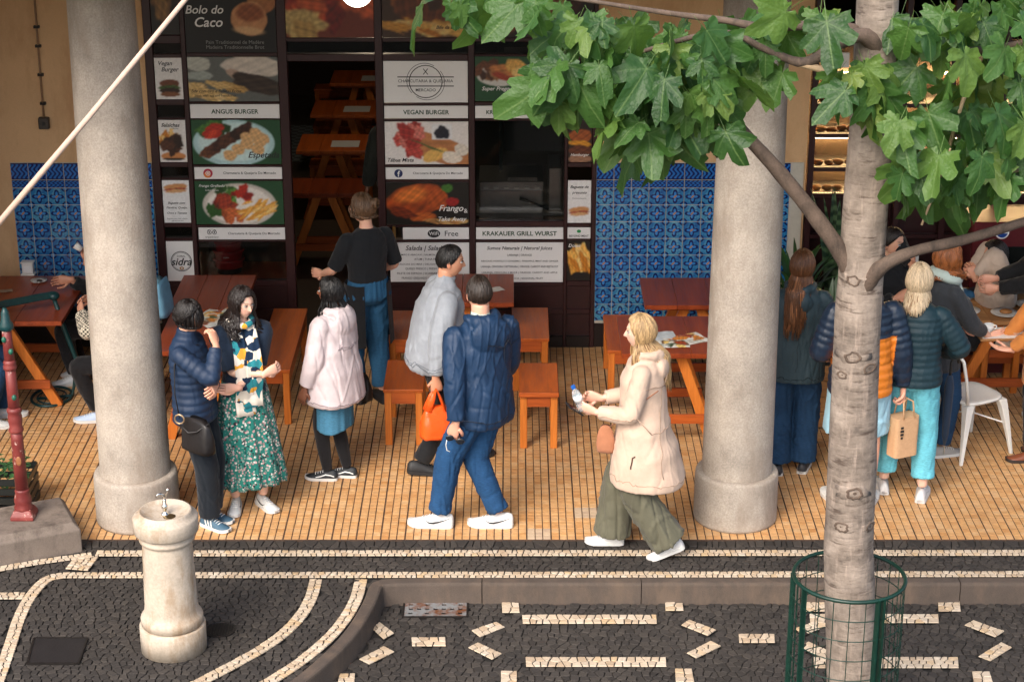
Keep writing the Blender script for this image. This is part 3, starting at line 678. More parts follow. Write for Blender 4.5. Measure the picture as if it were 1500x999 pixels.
b = board('poster', *AX, 1.602, 1.951, cv.grain(), shop); lettering('Salsichas', mid(AX)-.01, 1.91, .15, .045, M['ink'], b, shear=.3, thick=.015); lettering('Sausage', mid(AX)+.03, 1.882, .07, .014, M['ink'], b)
def baguette(cv, cy): return cv.ell(.5,cy-.045,.44,.075,(196,140,88),-.06,.08,.03,1,.15).ell(.5,cy+.01,.43,.03,(150,52,40),-.06,.2,.1,2,.4).ell(.55,cy+.045,.26,.035,(70,110,50),-.06,.25,.15,3,.4).ell(.5,cy+.055,.40,.04,(206,160,110),-.06,.12,.03,4,.15)
b = board('poster', *AX, 1.088, 1.448, baguette(Canvas(32,52,(226,228,228)),.20).grain(), shop)
for t, z, w_ in (('Baguete com', 1.255, .14), ('Fiambre, Queijo,', 1.215, .17), ('Ovos e Tomate', 1.172, .16)): lettering(t, mid(AX), z, w_, .036, M['ink'], b, shear=.3, thick=.012)
lettering('Baguette with ham, cheese,', mid(AX), 1.122, .17, .014, M['ink'], b); lettering('egg and tomato', mid(AX), 1.106, .10, .014, M['ink'], b)
b = board('poster', AX[0]-.0, AX[1]+.02, .583, .928, None, shop); sx = mid(AX)+.01
disc(sx, .755, .088, M['ink'], b, r0=.082); disc(sx, .755, .078, M['ink'], b, r0=.075); obj('emblem_band', MB().box((sx-.095,FY-.0178,.715),(sx+.095,FY-.0172,.79)), M['board'], b)
lettering('CORAL', sx, .80, .07, .022, M['ink'], b, thick=.015); lettering('sidra', sx, .752, .17, .065, M['ink'], b, FY-.0195, shear=.3, thick=.02); disc(sx, .695, .018, plain('gold_print', srgb(170,120,60), .5), b, rz=.014, r0=.008)
# above the door, tops of C, D and E
cv = Canvas(64,64,(120,46,26)).scatter(.5,.45,.5,.4,26,[(186,62,34),(160,40,26),(206,92,48),(120,26,20)],.16,3,1.3).scatter(.18,.86,.2,.1,7,[(206,176,110),(190,152,86)],.1,5,1.7); board('poster', *DX, 2.622, 3.30, cv.grain(), shop, .7)
cv = Canvas(64,64,(70,44,28)).scatter(.5,.45,.5,.4,24,[(196,126,52),(150,84,36),(214,150,76),(110,56,28)],.13,6,1.6).scatter(.55,.88,.5,.08,22,fries,.04,7,4.5,.1)
b = board('poster', *CX_, 2.622, 3.30, cv.grain(), shop, .7); lettering('Bife da Espada', mid(CX_)+.2, 2.70, .22, .04, M['ink'], b, shear=.3, thick=.012)
cv = Canvas(64,64,(40,28,22)).scatter(.5,.4,.5,.4,22,[(120,60,30),(84,44,26),(60,34,22),(150,90,44),(52,60,34)],.15,8,1.5); board('poster', *DX2, 2.622, 3.30, cv.grain(), shop, .6)
cv = Canvas(24,64,(36,24,20)).scatter(.5,.5,.5,.5,10,meat,.12,9); board('poster', *EX, 2.622, 3.30, cv.grain(), shop, .6)
# column C
b = board('sign', *CX_, 2.095, 2.432, None, shop); cx, cz = mid(CX_), 2.266
disc(cx, cz, .135, M['ink'], b, r0=.128); disc(cx+.008, cz-.006, .145, M['ink'], b, r0=.141, a0=-2.2, a1=.7); disc(cx-.008, cz+.006, .145, M['ink'], b, r0=.141, a0=1.0, a1=3.9)
obj('sign_band', MB().box((cx-.225,FY-.0178,cz-.032),(cx+.225,FY-.0172,cz+.036)), M['board'], b); bar(cx-.225, cx+.225, cz+.034, cz+.042, M['ink'], b, FY-.0186); bar(cx-.225, cx+.225, cz-.040, cz-.032, M['ink'], b, FY-.0186)
lettering('CHARCUTARIA & QUEIJARIA', cx, cz+.002, .44, .042, M['ink'], b, FY-.0195, thick=.006); lettering('MERCADO', cx, cz-.068, .16, .028, M['ink'], b, thick=.006)
for s in (-1, 1): obj('knife_mark', MB().beam((cx-s*.018,FY-.0186,cz+.058),(cx+s*.018,FY-.0186,cz+.105),.006,.001,up=(0,1,0)), M['ink'], b)
b = board('banner', *CX_, 1.965, 2.068, None, shop); lettering('VEGAN BURGER', mid(CX_), 2.016, .37, .047, M['inkgreen'], b, thick=.02)
cv = Canvas(92,50,(222,218,214)).ell(.62,.62,.50,.30,(176,116,70),.35,.06,.03,1,.15).scatter(.34,.45,.17,.30,16,[(150,44,40),(176,66,58),(196,110,98),(120,30,30)],.12,4,1.5).rect(.57,.06,.80,.42,(222,224,224)).ell(.685,.26,.09,.15,(24,28,40),0,.1,.1,3,.5)
cv.ell(.60,.78,.16,.14,(216,172,92),-.4,.08,.03,4,.1).ell(.80,.84,.12,.14,(226,216,200),.2,.1,.05,5,.1).ell(.92,.66,.09,.14,(214,206,192),.3,.1,.05,6,.15).ell(.52,.58,.20,.02,(70,96,50),.4,.4,.2,7,.3)
b = board('poster', *CX_, 1.584, 1.938, cv.grain(), shop); lettering('Tábua Mista', CX_[0]+.125, 1.62, .21, .05, M['ink'], b, shear=.3, thick=.015)
cv = Canvas(92,50,(16,16,12)).ell(.36,.42,.36,.38,(150,62,20),-.15,.08,.04,1,.35).ell(.30,.30,.20,.18,(206,112,44),-.2,.6,.05,2,.25).ell(.62,.40,.13,.26,(166,74,26),.2,.1,.05,3,.3).ell(.44,.82,.16,.10,(176,86,32),-.1,.12,.05,4,.3).ell(.20,.72,.16,.12,(110,40,14),.3,.2,.1,5,.4).ell(.80,.46,.08,.10,(150,30,30),0,.1,.03,6,.2).ell(.74,.14,.07,.10,(60,110,40),0,.15,.06,7,.2).scatter(.72,.92,.22,.05,10,[(196,160,100),(170,120,66)],.04,8,4,.1)
b = board('poster', *CX_, 1.074, 1.431, cv.grain(), shop); lettering('Frango', CX_[0]+.53, 1.205, .20, .095, M['inkwhite'], b, shear=.3, thick=.015); lettering('Take Away', CX_[0]+.54, 1.115, .23, .06, M['inkwhite'], b, shear=.3, thick=.015); lettering('&', CX_[1]-.025, 1.19, .03, .04, M['inkwhite'], b)
wx0 = CX_[0]+.13; b = board('banner', wx0, CX_[1], .945, 1.046, None, shop); disc(wx0+.255, .996, .052, M['ink'], b, rz=.035); lettering('WiFi', wx0+.255, .996, .08, .03, M['inkwhite'], b, FY-.0188, thick=.01); lettering('Free', wx0+.40, .996, .11, .045, M['ink'], b, thick=.004)
b = board('menu_board', CX_[0]+.02, CX_[1], .575, .916, None, shop)
lettering('Salada | Salads', CX_[0]+.31, .865, .32, .06, M['ink'], b, shear=.25, thick=.012)
def lines(b, x, z0, dz, rows, wmax):
    for i, t in enumerate(rows): lettering(t, x, z0-dz*i, min(wmax, .0125*len(t)), .023, M['ink'], b, FY-.0185, thick=.006, flat='stretch')
lines(b, CX_[0]+.32, .812, .041, ['SALMÃO E ABACAXI | SALMON AND PINEAPPLE', 'ATUM | TUNA FISH', 'DELÍCIAS DO MAR | DELIGHTS OF THE SEA', 'QUEIJO FRESCO | FRESH CHEESE', 'FILETE DE ESPADA | SCABBARD FISH FILLET', 'FRANGO GRELHADO | GRILLED CHICKEN'], .58)
# column D
cv = Canvas(96,50,GRN).ell(.28,.42,.26,.24,(200,198,192),0,.05).scatter(.14,.36,.12,.16,8,meat+[(150,110,70)],.1,2,2).ell(.34,.36,.18,.16,(176,112,62),.4,.12,.06,3,.3).ell(.32,.46,.14,.07,(150,60,40),.4,.25,.1,4,.3).scatter(.46,.26,.08,.16,8,[(206,160,82),(226,190,120)],.09,5,1.5).ell(.58,.78,.14,.10,(196,192,186),.15,.06).ell(.72,.52,.12,.24,(170,110,84),.6,.06,.03,6,.15).ell(.79,.36,.09,.11,(190,96,60),.6,.1,.06,7,.4)
b = board('poster', *DX2, 2.106, 2.468, cv.grain(), shop); lettering('Super Prego', DX2[0]+.165, 2.205, .22, .05, M['inkwhite'], b, shear=.3, thick=.015)
b = board('banner', *DX2, 1.965, 2.068, None, shop); lettering('KRAKAUER BRATWURST ♥', mid(DX2)+.01, 2.016, .60, .047, M['inkgreen'], b, thick=.02)
b = board('banner', *DX2, .945, 1.046, None, shop); lettering('KRAKAUER GRILL WURST', mid(DX2), .996, .61, .047, M['inkgreen'], b, thick=.02)
b = board('menu_board', *DX2, .572, .917, None, shop); lettering('Sumos Naturais | Natural Juices', mid(DX2), .866, .54, .05, M['ink'], b, shear=.25, thick=.01)
lines(b, mid(DX2), .807, .05, ['LARANJA | ORANGE', 'ABACAXI, HORTELÃ E GENGIBRE | PINEAPPLE, MINT AND GINGER', 'LARANJA, CENOURA E BETERRABA | ORANGE, CARROT AND BEETROOT', 'LARANJA, CENOURA E MAÇÃ | ORANGE, CARROT AND APPLE', 'FRUTA DA ÉPOCA | SEASONAL FRUIT'], .64)
# column E
cv = Canvas(28,52,(34,24,20)).ell(.5,.38,.5,.16,(150,78,36),0,.1,.04,1,.3).ell(.5,.56,.5,.07,(206,140,40),.1,.15,.08,2,.3).ell(.5,.72,.5,.12,(96,50,30),0,.1,.06,3,.4).ell(.5,.92,.5,.1,(150,110,84),0,.1,.04,4,.2); b = board('poster', *EX, 1.602, 1.953, cv.grain(), shop); lettering('Hamburger', mid(EX), 1.66, .15, .035, M['inkwhite'], b, shear=.3, thick=.012)
b = board('poster', *EX, 1.087, 1.448, baguette(Canvas(28,52,(226,226,224)),.74).grain(), shop); lettering('Baguete de', mid(EX), 1.39, .15, .04, M['ink'], b, shear=.3, thick=.014); lettering('presunto', mid(EX), 1.34, .12, .04, M['ink'], b, shear=.3, thick=.014); lettering('Prosciutto baguette', mid(EX), 1.295, .15, .013, M['ink'], b)
b = board('banner', *EX, .951, 1.047, None, shop); disc(mid(EX), 1.015, .017, plain('leaf_green_print', srgb(40,140,80), .5), b, rz=.014); lettering('BEYOND MEAT', mid(EX), .975, .16, .02, M['ink'], b, thick=.015)
cv = Canvas(28,52,(26,22,20)).scatter(.5,.5,.38,.26,24,fries,.07,3,3.6,1.2).ell(.5,.88,.3,.10,(20,20,22),0,.15); b = board('poster', *EX, .587, .933, cv.grain(), shop); lettering('Doses', EX[0]+.06, .892, .10, .04, M['inkwhite'], b, shear=.25, thick=.014)
# brass door pull on the folded leaf
obj('door_handle', bevel(MB().box((CX_[0]+.045,FY-.06,.86),(CX_[0]+.075,FY-.032,1.07)).mesh('door_handle'), .006), plain('worn_brass', (.42,.27,.10), .35, Metallic=1.0), shop)
obj('door_threshold', MB().box((DX[0],FY-.03,.0),(DX[1],FY+.3,.012)), M['stone'], shop)
# things behind the glass
pot = thing('cooking_pot', 'stack of glossy red enamel pots behind the lower shop window', 'pot', (BX[0]+.21,FY+.24,.58))
redm = plain('red_enamel', (.30,.010,.014), .22, Coat_Weight=.5)
obj('stand', MB().lathe([(.10,0),(.10,.05)], n=24), M['iron'], pot)
for k, (z, r) in enumerate(((.05,.13),(.125,.128),(.20,.115))): obj('pot_body', MB().lathe([(r*.9,z),(r,z+.012),(r*1.02,z+.06),(r*1.06,z+.066),(r*1.06,z+.073),(r*.95,z+.0745)], n=32).mesh('pot_body', True), redm, pot)
obj('lid', MB().lathe([(.118,.275),(.10,.295),(.03,.312),(.012,.313),(.014,.33),(.004,.335)], n=32).mesh('lid', True), redm, pot)
lettering('CORAL', pot.location.x, .745, .05, .018, M['inkwhite'], shop, FY+.24-.135)
shelf = obj('window_shelf', MB().box((BX[0],FY+.06,.545),(BX[1],FY+.5,.579)), M['wooddk'], shop); obj('window_back', MB().box((BX[0],FY+.52,.55),(BX[1],FY+.54,1.05)), dk, shop)
# kitchen behind the serving window
kt = thing('grill_counter', 'stainless steel grill counter with grate and levers behind serving window', 'grill', (0,FY+.2,0))
obj('counter_body', bevel(MB().box((DX2[0]+.02,.12,.55),(DX2[1]-.16,.62,1.34)).mesh('counter_body'), .006), M['steel'], kt)
obj('front_panel', bevel(MB().box((DX2[0]+.03,.10,1.12),(DX2[1]-.17,.118,1.27)).mesh('front_panel'), .004), M['steel'], kt)
for i in range(6): obj('knob', MB().box((DX2[0]+.06+.085*i,.092,1.282),(DX2[0]+.10+.085*i,.118,1.298)), M['white_metal'], kt)
for i in range(18): obj('grate_bar', MB().box((DX2[0]+.26+.014*i,.14,1.342),(DX2[0]+.266+.014*i,.55,1.37)), M['steel'], kt)
obj('fryer', bevel(MB().box((DX2[1]-.12,.08,1.10),(DX2[1]-.01,.5,1.47)).mesh('fryer'), .008), M['steel'], kt)
obj('lever', MB().tube([(DX2[0]+.36,.07,1.21),(DX2[0]+.50,.05,1.165),(DX2[0]+.60,.06,1.12)], [.016,.009,.012], 8).mesh('lever', True), M['ink'], kt)
obj('shelf', MB().box((DX2[0],.02,1.075),(DX2[1],.30,1.10)), M['steel'], kt)
obj('side_panel', MB().box((DX2[0]+.19,.05,1.44),(DX2[0]+.22,.4,1.9)), M['glass'], kt); obj('extractor', MB().box((DX2[0]+.23,.5,1.5),(DX2[1],.9,2.3)), M['ink'], kt)
# hanging globe lamp in the arcade
gp = Wp(523,-13,1.9); lampo = thing('globe_lamp', 'lit white glass globe lamp hanging from the arcade ceiling', 'lamp', (gp.x,gp.y,gp.z))
obj('globe', MB().ball((0,0,0), .115, 24, 16).mesh('globe', True), emit('lit_opal_glass', (1,.9,.74), 4), lampo); obj('gallery', MB().lathe([(.05,.10),(.055,.13),(.02,.16)], n=20), M['iron'], lampo); obj('stem', MB().tube([(0,0,.15),(0,0,4.215-gp.z)], .009, 8), M['iron'], lampo)
# inside: lamp, tables, benches seen through the door
il = thing('shop_pendant', 'small lit pendant lamp inside the shop above the tables', 'lamp', (-1.3,6.6,3.5)); obj('globe', MB().ball((0,0,0), .12, 16, 10).mesh('globe', True), emit('lit_pendant', (1,.80,.56), 34), il); obj('stem', MB().tube([(0,0,.1),(0,0,.7)], .008, 6), M['iron'], il)
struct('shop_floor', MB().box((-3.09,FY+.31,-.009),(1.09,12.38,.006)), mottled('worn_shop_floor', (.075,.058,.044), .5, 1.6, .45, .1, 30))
obj('patterned_patch', MB().box((-3.0,9.3,.0065),(-2.0,10.9,.010)), None, bld)
n = NT('grey_pattern_tile'); ck = n.n('TexChecker'); ck.inputs['Scale'].default_value = 14; n.l(n.n('TexCoord').outputs['Object'], ck.inputs[0]); ck.inputs[1].default_value = (.30,.34,.36,1); ck.inputs[2].default_value = (.09,.11,.13,1)
bpy.data.objects['patterned_patch'].data.materials.append(n.out(ck.outputs[0], .4))
obj('interior_pillar', MB().box((-3.0,9.05,0),(-2.62,9.3,4.2)), M['plaster'], bld)
def trestle(name, label, x0, x1, y0, y1, top='wooddk', h=.75, group='trestle tables of the cafe', legs=True):
    t = thing(name, label, 'table', ((x0+x1)/2, (y0+y1)/2, 0), 0, group); w, d = (x1-x0)/2, (y1-y0)/2
    k = 3
    for i in range(k):
        a = -w+2*w*i/k; obj('plank', bevel(MB().box((a+.001,-d,h-.035),(a+2*w/k-.001,d,h)).mesh('plank'), .003), M[top], t)
    for s in (-1, 1):
        yy = s*(d-.14)
        for q in (-1, 1): obj('leg', bevel(MB().beam((q*(w*.80),yy,.0),(q*.05,yy,h-.036),.075,.045, up=(0,1,0)).mesh('leg'), .003), M['woodz'], t)
        obj('crossbar', bevel(MB().box((-w*.72,yy-.052,.16),(w*.72,yy-.024,.23)).mesh('crossbar'), .003), M['woodx'], t)
        obj('bearer', MB().box((-w*.85,yy-.03,h-.08),(w*.85,yy+.03,h-.0355)), M['woodx'], t)
    return t
def bench(label, x0, x1, y0, y1, h=.45, group='wooden stools beside the tables', lip=False):
    t = thing('wooden_stool', label, 'stool', ((x0+x1)/2, (y0+y1)/2, 0), 0, group); w, d = (x1-x0)/2, (y1-y0)/2; L = .052
    obj('seat', bevel(MB().box((-w-.008,-d-.008,h-.028),(w+.008,d+.008,h)).mesh('seat'), .005, 2), M['wood'], t)
    for a in (-1, 1):
        for b_ in (-1, 1): obj('leg', bevel(MB().box((a*w-(L if a > 0 else 0),b_*d-(L if b_ > 0 else 0),0),(a*w+(L if a < 0 else 0),b_*d+(L if b_ < 0 else 0),h-.0285)).mesh('leg'), .004), M['woodz'], t)
    for b_ in (-1, 1): obj('apron', MB().box((-w+L,b_*d-(.035 if b_ > 0 else .004),h-.115),(w-L,b_*d+(.035 if b_ < 0 else .004)-(.008 if b_ > 0 else 0),h-.029)), M['woodx'], t)
    for a in (-1, 1): obj('apron', MB().box((a*w-(.035 if a > 0 else 0)+(.006 if a < 0 else -.006),-d+L,h-.115),(a*w+(.035 if a < 0 else 0),d-L,h-.029)), M['wood'], t)
    if lip: obj('front_rail', bevel(MB().box((-w-.009,-d-.03,h-.03),(w+.009,-d-.0085,h+.006)).mesh('front_rail'), .003), M['woodx'], t)
    return t
trestle('trestle_table', 'dark stained table against the shop window with bare top beside the cider sign', -2.66, -2.07, 2.45, 3.27)
trestle('trestle_table', 'table spread with folded menus behind the two women talking', -2.62, -2.0, 1.55, 2.36)
trestle('trestle_table', 'table below the juice menu board with paper napkins on it', -.60, .015, 2.60, 3.30)
trestle('trestle_table', 'table against the blue tiles behind the one with menus', 1.03, 1.80, 2.54, 3.20)
trestle('trestle_table', 'table with open menu leaflets beside the stone column and blonde woman', .80, 1.56, 1.50, 2.30)
trestle('trestle_table', 'table under blue tiles with napkin holder and small plate', -4.5, -3.42, 2.18, 3.25)
bench('stool against the red base panels below the salad menu', -.965, -.655, 2.60, 3.25); bench('stool behind the legs of the man in grey sweatshirt', -.94, -.66, 1.56, 2.14)
bench('stool against the red base panels below the juice menu', .005, .285, 2.62, 3.32); bench('stool with raised front rail beside the man in navy jacket', .06, .335, 1.50, 2.08, lip=True)
bench('long bench beside the shop door behind the woman in pale jacket', -1.94, -1.68, 1.95, 3.30, group='long benches'); bench('bench between the blue tiles and the blonde walker', .745, .98, 2.36, 3.15, group='long benches')
bench('bench under seated person in black leggings behind the column', -3.10, -2.82, 1.75, 2.45, group='long benches')
for k, (px, py) in enumerate(((530,112),(505,157),(488,208))):
    p = G(px, py, .75); trestle('indoor_table', ['wooden table deepest inside the shop beyond the others','wooden table between two others inside the shop','third wooden table inside the shop, close to its door'][k], p.x-.34, p.x+.36, p.y-.35, p.y+.3, 'wood', group='tables inside the shop')
    pm = G(px+18, py+2, .76); tag(obj('paper_place_mat', MB().box((pm.x-.14,pm.y-.12,.751),(pm.x+.14,pm.y+.12,.754)), M['board']), ['paper mat on the deepest table inside the shop','paper mat on the middle table inside the shop','paper mat on the lit table closest to shop door'][k], 'place mat', 'paper mats inside the shop')
for k, (px, py) in enumerate(((497,127),(498,181),(495,237))):
    p = G(px, py, .45); bench(['bench by the deepest table inside the shop','bench by the middle table inside the shop','bench by the lit table closest to shop door'][k], p.x-.28, p.x+.34, p.y-.13, p.y+.13, group='benches inside the shop')
p = G(492,272,.75); trestle('indoor_table', 'dim table just inside the shop door', p.x-.5, p.x+.3, p.y-.25, p.y+.25, 'wooddk', group='tables inside the shop')
# ------------------------------------------------------------------ street furniture
fo = thing('drinking_fountain', 'pale stone drinking fountain pillar with chrome tap on dark cobbles', 'fountain', (-2.035,-1.43,-.004))
pr = [(.197,0),(.197,.160),(.192,.166)]
obj('plinth', MB().lathe(pr+[(.17,.167)], n=56).mesh('plinth', True), M['marble'], fo)
obj('shaft', MB().lathe([(.17,.17),(.184,.175),(.186,.215),(.180,.228),(.166,.245),(.160,.27),(.157,.30),(.147,.70),(.147,.715),(.162,.725),(.164,.742),(.156,.75),(.156,.765)], n=56).mesh('shaft', True), M['marble'], fo)
obj('bowl', MB().lathe([(.15,.766),(.18,.775),(.190,.785),(.192,.865),(.186,.876),(.160,.888),(.157,.905),(.150,.912),(.142,.909),(.132,.895),(.07,.880),(.001,.878)], n=56).mesh('bowl', True), M['marble'], fo)
tp = obj('tap', MB().lathe([(.024,.88),(.024,.888),(.013,.893),(.013,.915),(.02,.925),(.018,.94),(.011,.95),(.012,.975),(.006,.985)], n=16).mesh('tap', True), M['chrome'], fo)
obj('spout', MB().tube([(0,0,.965),(.0,-.005,1.0),(-.012,-.012,1.018),(-.03,-.02,1.02),(-.04,-.03,1.005)], [.007,.007,.007,.007,.006], 8).mesh('spout', True), M['chrome'], tp)
obj('lever', MB().tube([(0,0,.98),(.02,-.004,1.03),(.028,-.004,1.05)], [.005,.005,.008], 8).mesh('lever', True), M['chrome'], tp)
obj('drain_ring', MB().lathe([(.001,.8795),(.036,.8795),(.036,.883),(.03,.884)], (.03,-.03,0), 20), plain('drain_brass', (.32,.22,.1), .35, Metallic=1), fo)
# stone plinth and red iron post
A, B = Vector(g2(-60,840)), Vector(g2(121,806)); dirv = (B-A).normalized(); pn = Vector((-dirv.y, dirv.x)); Dp = .50
def pl(k): return [tuple(A+dirv*k+pn*k), tuple(B-dirv*k+pn*k), tuple(B-dirv*k+pn*(Dp-k)), tuple(A+dirv*k+pn*(Dp-k))]
mb = MB().loft([[Vector((*p, z)) for p in pl(k)] for k, z in ((0,-.02),(0,.15),(.035,.195),(.04,.197))])
tag(obj('stone_plinth', bevel(mb.mesh('stone_plinth'), .006), M['stone']), 'weathered grey stone block carrying the red iron post', 'plinth')
n = NT('flaking_red_paint'); tc = n.n('TexCoord').outputs['Object']; sz = n.n('SeparateXYZ'); n.l(tc, sz.inputs[0])
c = n.mix(n.ramp(n.noise(5,5,.6,tc), [(.4,(0,)*3),(.65,(1,)*3)]), srgb(104,36,34), srgb(132,58,52))
c = n.mix(n.ramp(n.noise(11,6,.7,tc), [(.60,(0,)*3),(.66,(1,)*3)]), c, srgb(196,164,150)); n.bump(n.noise(40,4,.6,tc), .3, .004); redp = n.out(c, .5)
pc = G(52,768,.197); post = thing('red_iron_post', 'flaking red cast iron post with turned collars on stone plinth', 'post', (pc.x-.10,pc.y+.12,.197)); post.scale = (.62,.62,.93)
sq = MB().loft([[Vector((a*k, b*k, z)) for a, b in ((-1,-1),(1,-1),(1,1),(-1,1))] for k, z in ((.125,0),(.122,.03),(.105,.05),(.09,.07))]); obj('foot', bevel(sq.mesh('foot'), .012, 2), redp, post)
obj('base_moulding', MB().lathe([(.095,.06),(.10,.08),(.085,.10),(.092,.12),(.09,.15),(.072,.19),(.078,.205),(.070,.22)], n=28).mesh('base_moulding', True), redp, post)
obj('shaft', MB().lathe([(.069,.215),(.064,.60),(.062,.66)], n=28).mesh('shaft', True), redp, post)
obj('collar', MB().lathe([(.062,.655),(.078,.665),(.08,.68),(.066,.70),(.074,.74),(.074,.78),(.066,.80),(.078,.815),(.078,.83),(.062,.845)], n=28).mesh('collar', True), redp, post)
obj('shaft', MB().lathe([(.061,.84),(.055,1.13)], n=28).mesh('shaft', True), redp, post); obj('collar', MB().lathe([(.055,1.125),(.07,1.135),(.07,1.155),(.06,1.165),(.068,1.18),(.055,1.20)], n=28).mesh('collar', True), redp, post)
obj('shaft', MB().lathe([(.054,1.195),(.050,1.42)], n=28).mesh('shaft', True), redp, post)
teal = mottled('dark_teal_paint', srgb(16,58,60), .3, 12, .4, .2, 60); gr = mottled('green_paint', srgb(34,98,78), .3, 12, .4, .2, 60)
for z, a in ((.93,-1.1),(1.27,-.9),(1.36,-2.0)): obj('boss', MB().ball((.056*math.cos(a),.056*math.sin(a),z), (.026,.026,.022), 12, 8).mesh('boss', True), gr, post)
obj('cap', MB().lathe([(.05,1.415),(.075,1.43),(.075,1.46),(.05,1.49),(.04,1.55),(.02,1.58)], n=24).mesh('cap', True), teal, post)
for z in (.45,): obj('crest', MB().ball((.012,-.064,z), (.032,.008,.036), 14, 8).mesh('crest', True), mottled('old_gold', srgb(150,96,60), .3, 30, .5, .4, 80), post)
# barrier stand with coil base
sx = thing('barrier_stand', 'dark teal metal barrier stand with flat ring foot beside trestle table', 'barrier', (0,0,0))
rc = G(76,581,.012); ring = [(rc.x+.155*math.cos(t*PI/14), rc.y+.20*math.sin(t*PI/14), .014) for t in range(28)]
obj('ring_foot', MB().tube(ring, .011, 8, closed=True).mesh('ring_foot', True), teal, sx); ring2 = [(rc.x+.11*math.cos(t*PI/14), rc.y+.14*math.sin(t*PI/14), .014) for t in range(28)]; obj('ring_foot', MB().tube(ring2, .007, 8, closed=True).mesh('ring_foot', True), teal, sx)
top = Wp(79,437,rc.y-.02); e1 = Vector((rc.x+.155,rc.y+.02,.014))
obj('stem', MB().tube([Vector((rc.x-.11,rc.y-.05,.016)), e1, e1+Vector((.025,0,.09)), Vector((top.x+.135,top.y,.34)), Vector((top.x+.06,top.y,top.z-.25)), top], [.011,.012,.014,.02,.02,.016], 10).mesh('stem', True), teal, sx)
obj('head', MB().ball(top+Vector((0,0,.02)), (.045,.045,.035), 14, 8).mesh('head', True), teal, sx); ae = Wp(-30,452,rc.y-.25)
obj('arm', bevel(MB().beam(top+Vector((0,0,.03)), ae, .03, .055).mesh('arm'), .006), teal, sx)
# herb crate
hc = thing('herb_crate', 'black plastic crate of small green herbs behind the red post', 'crate', (-3.52,.50,0)); blk = plain('black_plastic', (.012,.014,.013), .4)
mb = MB()
for z in (.02,.09,.16,.23):
    mb.box((-.22,-.15,z),(.22,-.14,z+.045)).box((-.22,.14,z),(.22,.15,z+.045)).box((-.22,-.139,z),(-.21,.139,z+.045)).box((.21,-.139,z),(.22,.139,z+.045))
for a in (-.214,.19):
    for b_ in (-.146,.122): mb.box((a,b_,0),(a+.024,b_+.024,.285))
mb.box((-.208,-.138,.0),(.208,.138,.015)); obj('crate_shell', mb, blk, hc)
leafm = randomised('herb_leaf', [(.035,.10,.03),(.05,.14,.045),(.02,.07,.025)], .45, 20, .1)
q = random.Random(4); mb = MB()
for i in range(190):
    c0 = Vector((q.uniform(-.2,.2), q.uniform(-.13,.13), q.uniform(.16,.36))); d = Vector((q.uniform(-1,1), q.uniform(-1,1), q.uniform(-.1,.8))).normalized(); s_ = d.cross(Vector((0,0,1))).normalized(); L = q.uniform(.035,.07)
    mb.add([c0, c0+d*L*.5+s_*L*.32, c0+d*L-Vector((0,0,.01)), c0+d*L*.5-s_*L*.32], [(0,1,2,3)])
o = obj('herbs', mb, leafm, hc); o['kind'] = 'stuff'
# rope in front of the column
rp = [Wp(-40,372,-3.4), Wp(130,172,-3.2), Wp(270,2,-3.05), Wp(330,-72,-3.0)]
tag(obj('rope', MB().tube(rp, [.0155,.0135,.012,.0115], 10).mesh('rope', True), mottled('pale_rope', srgb(205,176,156), .12, 40, .8, .4, 300)), 'pale taut rope running diagonally up in front of stone column and posters', 'rope')
# table things
def leaflet(px, py, z, w, d, rz, cv, label, tilt=0):
    p = G(px, py, z); a = cv.a; lin = np.where(a <= .04045, a/12.92, ((a+.055)/1.055)**2.4); h_, w_ = a.shape[:2]; vs = []; cs = []
    for j in range(h_+1):
        for i in range(w_+1): vs.append(((i/w_-.5)*w, (.5-j/h_)*d, .0015+.004*math.sin(i/w_*PI*2)**2)); cs.append(tuple(lin[min(j,h_-1), min(i,w_-1)]))
    fs = [(j*(w_+1)+i, (j+1)*(w_+1)+i, (j+1)*(w_+1)+i+1, j*(w_+1)+i+1) for j in range(h_) for i in range(w_)]
    o = obj('menu_leaflet', MB().add(vs, fs, 0, cs).mesh('menu_leaflet', True, True), M['print'], None, (p.x,p.y,z+.001)); o.rotation_euler = (0,0,rz); return tag(o, label, 'menu')
def menucv(seed): return Canvas(22,30,(222,222,216)).scatter(.5,.5,.45,.42,14,[(206,130,50),(150,60,30),(60,80,44),(226,190,110),(110,70,40),(200,200,190)],.11,seed).grain()
leaflet(1005,498,.75,.21,.30,-1.1,menucv(3),'open glossy food menu lying across table by the column'); leaflet(972,497,.75,.21,.30,.15,Canvas(12,16,(196,204,208)).grain(),'grey printed sheet under the glossy food menu'); leaflet(985,504,.754,.16,.24,-1.5,menucv(6),'smaller food menu on top of the grey sheet')
leaflet(322,463,.75,.21,.30,1.2,menucv(8),'open food menu on the table behind curly haired woman'); leaflet(310,470,.752,.2,.28,.6,menucv(12),'folded food menu beside the woman in puffer jacket'); leaflet(342,458,.751,.2,.28,-.4,menucv(15),'food menu beside the dark wooden table edge')
leaflet(724,425,.75,.15,.10,.5,Canvas(8,6,(200,196,186)).grain(),'crumpled paper napkin on the table below the juice menu')
leaflet(8,427,.75,.11,.07,.3,Canvas(6,4,(150,130,110)).grain(),'small paper slip on the table by blue tiles')
p = G(42,402,.75); nh = thing('napkin_holder', 'white napkin holder standing on table by the blue tiles', 'napkin holder', p)
